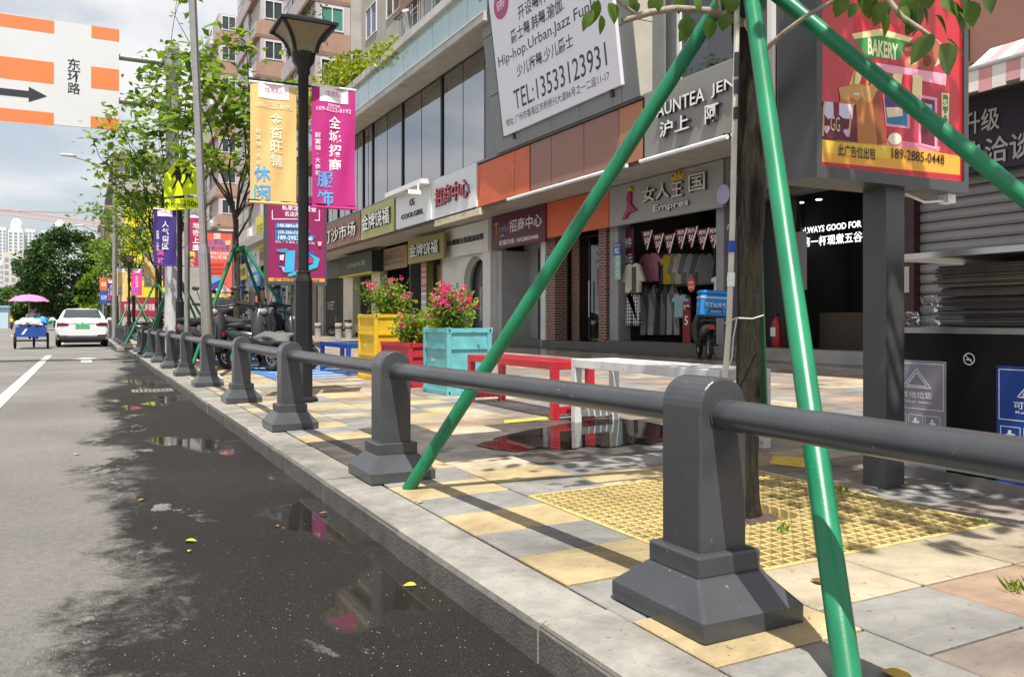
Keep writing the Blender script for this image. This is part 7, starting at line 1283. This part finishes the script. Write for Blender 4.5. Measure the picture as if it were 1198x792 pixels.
# ---- delivery scooter with its blue box in front of the clothes shop
ds = scooter('black delivery scooter parked in front of the clothes shop', (.02, .02, .022), 'delivery scooter'); c = gp(829, 414); DSX = 11.0; DSY = yx(824, 11.0); ds.location = (DSX, DSY, gz(DSX)); RZT = math.radians(-30); ds.scale = (.97,) * 3; ds.rotation_euler = (0, 0, RZT); del ds['group']
bx = thing('delivery_box', 'blue insulated delivery box strapped on the scooter before the clothes shop', 'box', (DSX, DSY, gz(DSX))); b = MB(); b.box(-.29, .29, -.86, -.40, .86, 1.34); bev(obj('body', b, mat('delivery_blue', (.01, .22, .62), .5, 0, .06, 5), bx), .0, 1); bx_parts = []
for o in list(bx.children): bpy.data.objects.remove(o)
bx.location = (0, 0, 0)
b = MB(); b.box(-.29, .29, -.86, -.40, .86, 1.28); bev(obj('body', b, MATS['delivery_blue'], bx), .03, 3); b = MB(); b.box(-.30, .30, -.87, -.39, 1.281, 1.36); bev(obj('lid', b, MATS['delivery_blue'], bx), .03, 3)
b = MB(); b.box(-.295, .295, -.868, -.862, 1.20, 1.235); b.box(-.296, -.291, -.86, -.40, 1.20, 1.235); obj('reflective_strip', b, mat('reflective', (.5, .52, .54), .3), bx)
b = MB(); f2 = FY(0, -.862, .86); b.text(f2, '饿了么外卖', .0, .22, w=.40, h=.085, c=.004); b.text(f2, '蜂鸟即配', 0, .10, w=.36, h=.04, c=.004); f3 = Fr((-.292, -.40, .86), (0, -1, 0), (0, 0, 1)); b.text(f3, '饿了么外卖', .23, .22, w=.34, h=.08, c=.004); obj('lettering', b, WL, bx)
b = MB(); b.tube([(-.14, -.87, .93), (-.12, -.90, .99), (.12, -.90, .99), (.14, -.87, .93)], .014, 6); obj('handle', b, BKL, bx); b = MB(); b.box(-.2, .2, -.82, -.42, .83, .862); obj('rack', b, DKGL, bx)
bx.location = (DSX, DSY, gz(DSX)); bx.rotation_euler = (0, .06, RZT); bx.scale = (.97, .97, .97)
# ---- white saloon car seen from behind
def car():
    c = rp(96.5, 406.2); t = thing('white_car', 'white saloon car with green licence plate driving away', 'car', (0, 0, 0)); CW = mat('car_white', (.74, .75, .77), .22, 0, .02, 2, coat=.6); GLC = mat('car_glass', (.035, .045, .05), .06, 0, .1, 2); BKP = mat('car_plastic', (.02, .02, .021), .55)
    def sec(y, w, zb, zt, tuck=.94): return [(-w * tuck, y, zb), (-w, y, zb + (zt - zb) * .3), (-w, y, zb + (zt - zb) * .62), (-w * .95, y, zt - .05), (-w * .86, y, zt), (0, y, zt + .015), (w * .86, y, zt), (w * .95, y, zt - .05), (w, y, zb + (zt - zb) * .62), (w, y, zb + (zt - zb) * .3), (w * tuck, y, zb), (0, y, zb)]
    b = MB(); loft(b, [sec(.0, .80, .44, .80), sec(.04, .87, .36, .96), sec(.16, .905, .30, 1.035), (sec(.45, .915, .26, 1.06)), sec(1.0, .92, .25, 1.02), sec(2.4, .92, .25, .98), sec(3.4, .91, .25, .96), sec(4.1, .89, .26, .86), sec(4.45, .82, .30, .72), sec(4.55, .7, .36, .62)]); obj('body', b, CW, t)
    def gs(y, w, z, zb): return [(-.80, y, zb), (-w - .02, y, (z + zb) / 2 + .1), (-w + .02, y, z - .05), (-w + .12, y, z), (0, y, z + .02), (w - .12, y, z), (w - .02, y, z - .05), (w + .02, y, (z + zb) / 2 + .1), (.80, y, zb)]
    b = MB(); loft(b, [gs(.42, .74, 1.08, 1.0), gs(.75, .70, 1.25, 1.0), gs(1.10, .66, 1.40, 1.0), gs(1.55, .64, 1.46, 1.0), gs(2.2, .64, 1.47, 1.0), gs(2.8, .66, 1.38, .98), gs(3.5, .74, 1.02, .96)]); obj('roof', b, CW, t)
    b = MB(); b.add([(-.66, .46, 1.10), (.66, .46, 1.10), (.60, .74, 1.262), (.555, 1.08, 1.405), (-.555, 1.08, 1.405), (-.60, .74, 1.262)], [(0, 1, 2, 5), (5, 2, 3, 4)]); 
    for v in b.v: v.z += .025; v.y -= .03
    obj('rear_window', b, GLC, t)
    for s_ in (-1, 1):
        b = MB(); b.add([(s_ * .795, 1.0, 1.08), (s_ * .79, 2.2, 1.06), (s_ * .80, 3.1, 1.04), (s_ * .70, 2.6, 1.36), (s_ * .675, 2.1, 1.405), (s_ * .69, 1.4, 1.37)], [(0, 1, 2, 3, 4, 5) if s_ > 0 else (5, 4, 3, 2, 1, 0)]); obj('side_window', b, GLC, t)
        b = MB(); f2 = FY(0, .02, 0); P_ = [(s_ * .43, .875), (s_ * .60, .93), (s_ * .84, .92), (s_ * .86, .83), (s_ * .70, .80), (s_ * .50, .815)]; b.prism(f2, P_ if s_ > 0 else P_[::-1], -.06, .035); tl = obj('tail_light', b, mat('tail_red', (.10, .006, .012), .12, 0, .1, 4, coat=.6), t)
        b = MB(); b.tube([(s_ * .90, 2.75, 1.02), (s_ * 1.0, 2.78, 1.04)], .025, 6); b.ball((s_ * 1.03, 2.78, 1.06), (.10, .06, .07)); obj('mirror', b, CW, t)
        b = MB(); P_ = [(s_ * .48, .40), (s_ * .52, .47), (s_ * .82, .47), (s_ * .84, .40)]; b.prism(f2, P_ if s_ > 0 else P_[::-1], -.05, .02); obj('bumper_vent', b, BKP, t)
        for y in (.82, 3.6): wheel(t, (s_ * .80, y, .315), .315, .20, 5)
    b = MB(); b.box(-.78, .78, -.01, .12, .27, .40); bev(obj('rear_bumper', b, BKP, t), .02, 2); b = MB(); b.box(-.68, .68, .05, 4.3, .17, .27); obj('underbody', b, BKP, t)
    f2 = FY(0, -.005, 0); b = MB(); b.fbox(f2, -.24, .24, .735, .86, 0, .02); pl = obj('licence_plate', b, mat('plate_fresh_green', (.10, .62, .22), .5), t); b = MB(); b.text(f2, '粤A·D60352', 0, .797, w=.40, h=.07, c=.022); obj('plate_lettering', b, ink('1c4a2c'), pl)
    b = MB(); b.disc(FY(0, -.012, 0), 0, .915, .055, .03, .035, 14); obj('emblem', b, RIM, t); b = MB(); b.tube([(-.42, .01, .893), (0, -.005, .90), (.42, .01, .893)], .012, 6); obj('trim_strip', b, RIM, t)
    t.location = (c.x, c.y, RZ); t.rotation_euler = (0, 0, math.radians(1.0)); t.scale = (1.03,) * 3; return t
car()
# ---- cargo tricycle with rider and pink umbrella
def skin_body(name, par, verts, edges, rad, m, root=0, sub=2):
    me = bpy.data.meshes.new(name); me.from_pydata([Vector(v) for v in verts], edges, []); o = bpy.data.objects.new(name, me); COL.objects.link(o); o.parent = par
    o.modifiers.new('skin', 'SKIN'); 
    for i, r_ in enumerate(rad): me.skin_vertices[0].data[i].radius = (r_, r_) if not isinstance(r_, tuple) else r_
    me.skin_vertices[0].data[root].use_root = True; s_ = o.modifiers.new('sub', 'SUBSURF'); s_.levels = sub; s_.render_levels = sub; me.materials.append(m); return o
SKN = mat('skin', (.42, .23, .15), .55, 0, .08, 12)
def rider(label, shirt, trou, seat_z, group=None, helmet=None, pos=(0, 0, 0), rot=0, name='person', lean=.08, bag=True, reach=.5):
    t = thing(name, label, 'person', (0, 0, 0), group); z = seat_z
    V = [(0, 0, z + .10), (0, .02, z + .30), (0, .05, z + .48), (0, .06, z + .58), (-.17, .05, z + .50), (-.24, .16, z + .28), (-.20, reach - .1, z + .25), (.17, .05, z + .50), (.24, .16, z + .28), (.20, reach - .1, z + .25), (-.09, .02, z + .06), (-.13, .38, z + .08), (-.12, .34, z - .30), (.09, .02, z + .06), (.13, .38, z + .08), (.12, .34, z - .30)]
    E_ = [(0, 1), (1, 2), (2, 3), (2, 4), (4, 5), (5, 6), (2, 7), (7, 8), (8, 9), (0, 10), (10, 11), (11, 12), (0, 13), (13, 14), (14, 15)]; rad = [(.15, .12), (.15, .11), (.15, .10), .055, .065, .05, .035, .065, .05, .035, .10, .085, .055, .10, .085, .055]
    skin_body('body', t, V, E_, rad, shirt)
    b = MB(); loft(b, [[(x, y + .0, zz) for x, y, zz in ((-w, 0, k), (-w * .7, .11 * w / .17, k), (w * .7, .11 * w / .17, k), (w, 0, k), (w * .7, -.13 * w / .17, k), (-w * .7, -.13 * w / .17, k))] for w, k in ((.19, z - .02), (.18, z + .1), (.165, z + .2))]); obj('waist', b, trou, t)
    for s_ in (-1, 1):
        b = MB(); b.tube([(s_ * .09, .0, z + .05), (s_ * .13, .38, z + .09), (s_ * .12, .34, z - .28)], [.105, .092, .07], 10); obj('trouser_leg', b, trou, t)
        b = MB(); b.ball((s_ * .12, .40, z - .36), (.05, .13, .05)); b.tube([(s_ * .12, .34, z - .26), (s_ * .12, .36, z - .36)], .045, 8); obj('shoe', b, BKL, t)
        b = MB(); b.tube([(s_ * .245, .17, z + .27), (s_ * .2, reach - .1, z + .25)], [.045, .034], 8); fa = obj('forearm', b, SKN, t); b = MB(); b.ball((s_ * .2, reach - .06, z + .25), (.035, .05, .03))
        for k in range(4): b.tube([(s_ * .2 + (k - 1.5) * .017, reach - .04, z + .262), (s_ * .2 + (k - 1.5) * .018, reach + .015, z + .255), (s_ * .2 + (k - 1.5) * .018, reach + .015, z + .225)], .009, 5)
        b.tube([(s_ * .17, reach - .06, z + .25), (s_ * .155, reach - .02, z + .235)], .010, 5); obj('hand', b, SKN, fa)
    b = MB(); b.ball((0, .08, z + .73), (.085, .10, .125), 14, 10); b.tube([(0, .06, z + .52), (0, .075, z + .66)], .055, 8); b.ball((0, .185, z + .72), (.014, .02, .022)); hd = obj('head', b, SKN, t)
    for s_ in (-1, 1): b = MB(); b.ball((s_ * .085, .075, z + .72), (.014, .025, .035)); obj('ear', b, SKN, hd); b = MB(); b.ball((s_ * .035, .168, z + .745), (.013, .01, .009)); obj('eye', b, BKL, hd)
    b = MB(); b.ball((0, .176, z + .665), (.025, .008, .007)); obj('mouth', b, mat('lip', (.35, .12, .1), .5), hd)
    b = MB(); b.ball((0, .06, z + .765), (.105, .115, .115) if helmet else (.095, .105, .11), 14, 8); obj('helmet' if helmet else 'hair', b, helmet or mat('hair_black', (.01, .009, .008), .5), hd)
    if bag: b = MB(); b.tube([(.15, -.02, z + .53), (.02, -.125, z + .38), (-.16, -.10, z + .12)], .018, 6); obj('bag_strap', b, BKL, t)
    t.location = pos; t.rotation_euler = (0, 0, rot); return t
c = rp(36, 408.5); tr = thing('cargo_tricycle', 'blue cargo tricycle loaded with sacks ahead on the road', 'tricycle', (0, 0, 0)); BLT = mat('tricycle_blue', (.015, .06, .30), .45, 0, .12, 6, dirt=.2)
b = MB()
for q in ((-.48, .48, -.02, .01, .48, .80), (-.48, .48, 1.07, 1.10, .48, .80), (-.48, -.45, .01, 1.07, .48, .80), (.45, .48, .01, 1.07, .48, .80), (-.48, .48, -.02, 1.10, .44, .48)): b.box(*q)
obj('cargo_bed', b, BLT, tr); b = MB(); b.flat(FY(0, -.02, .5), [(-.30, .03), (-.22, .03), (-.10, .22), (-.16, .24)], .004); obj('decal', b, WL, tr)
for s_ in (-1, 1): wheel(tr, (s_ * .52, .45, .30), .30, .07, 10)
wheel(tr, (0, 2.1, .28), .28, .07, 10)
b = MB(); b.tube([(0, 1.1, .44), (0, 1.6, .40), (0, 1.95, .75)], .035, 8); b.tube([(0, 2.1, .28), (0, 1.95, .75), (0, 1.88, 1.0)], .028, 8); b.tube([(0, 1.2, .46), (0, 1.35, .68)], .03, 8); b.tube([(-.55, .45, .30), (.55, .45, .30)], .03, 8); obj('frame', b, BLT, tr); b = MB(); b.tube([(-.30, 1.72, 1.02), (0, 1.88, .98), (.30, 1.72, 1.02)], .016, 6); obj('handlebar', b, DKGL, tr); b = MB(); b.ball((0, 1.33, .72), (.14, .16, .06)); obj('saddle', b, BKL, tr)
tr.location = (c.x, c.y, RZ)
for i, (x, y, z, rx, ry, rz, c_, lab) in enumerate(((-.22, .35, .92, .26, .35, .18, (.60, .60, .58), 'white sack at the left of the tricycle load'), (.16, .25, .90, .28, .3, .16, (.52, .53, .55), 'grey sack at the right of the tricycle load'), (.30, .6, 1.0, .2, .25, .16, (.05, .30, .55), 'bright blue bundle on the tricycle load'), (-.05, .75, .98, .3, .25, .14, (.30, .42, .45), 'pale teal sheet over the tricycle load'), (.42, .15, .95, .12, .14, .14, (.03, .2, .5), 'small blue bag hanging at the tricycle corner'))): lump('sack', lab, 'sack', (c.x + x, c.y + y, RZ + z), rx, ry, rz, mat('sack_%d' % i, c_, .7, 0, .2, 8, .3, 30), 20 + i, 'load on the tricycle')
rider('person in a pale shirt with a dark cross strap riding the tricycle', mat('shirt_pale', (.50, .53, .58), .8), mat('trouser_dark', (.04, .04, .05), .8), .74, pos=(c.x, c.y + 1.28, RZ), reach=.50)
um = thing('pink_umbrella', 'pink umbrella shading the tricycle rider', 'umbrella', (c.x, c.y + 1.2, RZ + 1.6)); b = MB(); n = 8; uc = Vector((c.x - .12, c.y + 1.25, RZ + 1.74)); rings = [(.0, .26), (.25, .235), (.48, .16), (.68, .01)]; vs = []
for rr_, zz in rings[1:]:
    for k in range(16): a = 6.2832 * k / 16; q = 1 if k % 2 == 0 else .955; vs.append(uc + Vector((rr_ * q * math.cos(a), rr_ * q * math.sin(a), zz - (.02 if k % 2 and rr_ > .5 else 0))))
vs.append(uc + Vector((0, 0, .26))); tp = len(vs) - 1
fs_ = [(tp, k, (k + 1) % 16) for k in range(16)] + [(i * 16 + k, (i + 1) * 16 + k, (i + 1) * 16 + (k + 1) % 16, i * 16 + (k + 1) % 16) for i in range(2) for k in range(16)]
b.add(vs, fs_); obj('canopy', b, mat('umbrella_pink', (.62, .20, .46), .6), um); b = MB(); b.tube([uc + Vector((0, 0, .32)), uc - Vector((0, 0, .62))], .012, 6); obj('shaft', b, GAL, um)
for k in range(8): a = 6.2832 * k / 8; b = MB(); b.tube([uc + Vector((0, 0, .22)), uc + Vector((.66 * math.cos(a), .66 * math.sin(a), .0))], .006, 4); obj('rib', b, DKGL, um)
# ---- bus, riders and a far car
c = rp(58, 383.2); D = c.x * SN + c.y * CS; t = thing('bus', 'white and green bus far ahead on the road', 'bus', (c.x, c.y, RZ)); w = 2.45; x, y, z = c.x - w / 2, c.y, RZ
b = MB(); b.box(x, x + w, y, y + 10, z + .35, z + 3.05); bev(obj('body', b, mat('bus_white', (.66, .66, .62), .4), t), .18, 3); b = MB(); b.box(x + .0, x + w, y - .02, y + 9.5, z + .55, z + 1.15); obj('green_band', b, mat('bus_green', (.05, .38, .22), .4), t); b = MB(); b.box(x + .3, x + w - .3, y - .03, y, z + 1.75, z + 2.65); rw = obj('rear_window', b, mat('bus_glass', (.02, .02, .022), .1), t)
b = MB(); b.box(x + .6, x + w - .6, y - .05, y - .031, z + 2.25, z + 2.5); obj('route_display', b, mat('route_red', (.5, .10, .06), .5), rw)
for s_ in (0, 1): b = MB(); b.box(x + .12 + s_ * (w - .5), x + .38 + s_ * (w - .5), y - .04, y - .02, z + 1.2, z + 1.45); obj('tail_light', b, mat('lens_red', (.4, .01, .01), .2), t); wheel(t, (x + .35 + s_ * (w - .7), y + 2.2, z + .48), .48, .28, 5)
b = MB(); b.box(x + w + .2, x + w + .35, y + 9, y + 9.2, z + 1.6, z + 2.4); obj('mirror', b, BKL, t)
moto = dup(s0, rp(13.5, 385.5), 0, scale=1.0, label='dark moped ridden by the person in yellow far ahead'); moto['group'] = 'mopeds far ahead on the road'; m2 = dup(s2, rp(4.5, 382.5), 0, 'pale moped at the far left edge of the road'); m2['group'] = 'mopeds far ahead on the road'
YSH = mat('shirt_yellow', (.75, .48, .02), .7); HLM = mat('helmet_yellow', (.72, .45, .02), .3)
p = rp(13.5, 385.5); rider('person in a yellow jacket and helmet on a moped far ahead', YSH, mat('trouser_dark', (.04, .04, .05), .8), .74, pos=(p.x, p.y - .25, RZ), helmet=HLM, bag=False, reach=.42, group='moped riders far ahead'); p = rp(4.5, 382.5); rider('tiny rider in yellow at the far left edge of the road', YSH, mat('trouser_dark', (.04, .04, .05), .8), .74, pos=(p.x, p.y - .25, RZ), helmet=HLM, bag=False, reach=.42, group='moped riders far ahead')
c = rp(69.5, 383.5); t = thing('far_car', 'dark car just visible beside the bus', 'car', (c.x, c.y, RZ)); b = MB(); loft(b, [[(c.x + x, c.y + yy, RZ + zz) for x, zz in ((-w, .3), (-w, .85), (-w * .7, h), (w * .7, h), (w, .85), (w, .3))] for yy, w, h in ((0, .8, .95), (.3, .88, 1.0), (.8, .9, 1.4), (2.2, .9, 1.45), (3.2, .88, .95), (4.2, .8, .8))]); obj('body', b, mat('car_dark', (.03, .032, .04), .3, coat=.4), t)
for s_ in (-1, 1): wheel(t, (c.x + s_ * .75, c.y + .8, RZ + .3), .3, .18, 5); wheel(t, (c.x + s_ * .75, c.y + 3.3, RZ + .3), .3, .18, 5); b = MB(); b.box(c.x + s_ * .7 - .12, c.x + s_ * .7 + .12, c.y - .03, c.y + .02, RZ + .7, RZ + .85); obj('tail_light', b, MATS['lens_red'], t)
t = thing('blue_road_sign', 'small blue sign board above the roof of the white car', 'sign', rp(76, 384)); p0, p1 = ay(72.5, 363, 110), ay(79, 355, 110); b = MB(); b.box(p0.x, p1.x, 110, 110.06, p0.z, p1.z); obj('plate', b, mat('sign_cyan', (.06, .34, .62), .5), t); b = MB(); b.tube([((p0.x + p1.x) / 2, 110.1, RZ), ((p0.x + p1.x) / 2, 110.1, p1.z)], .06, 6); obj('pole', b, GAL, t)
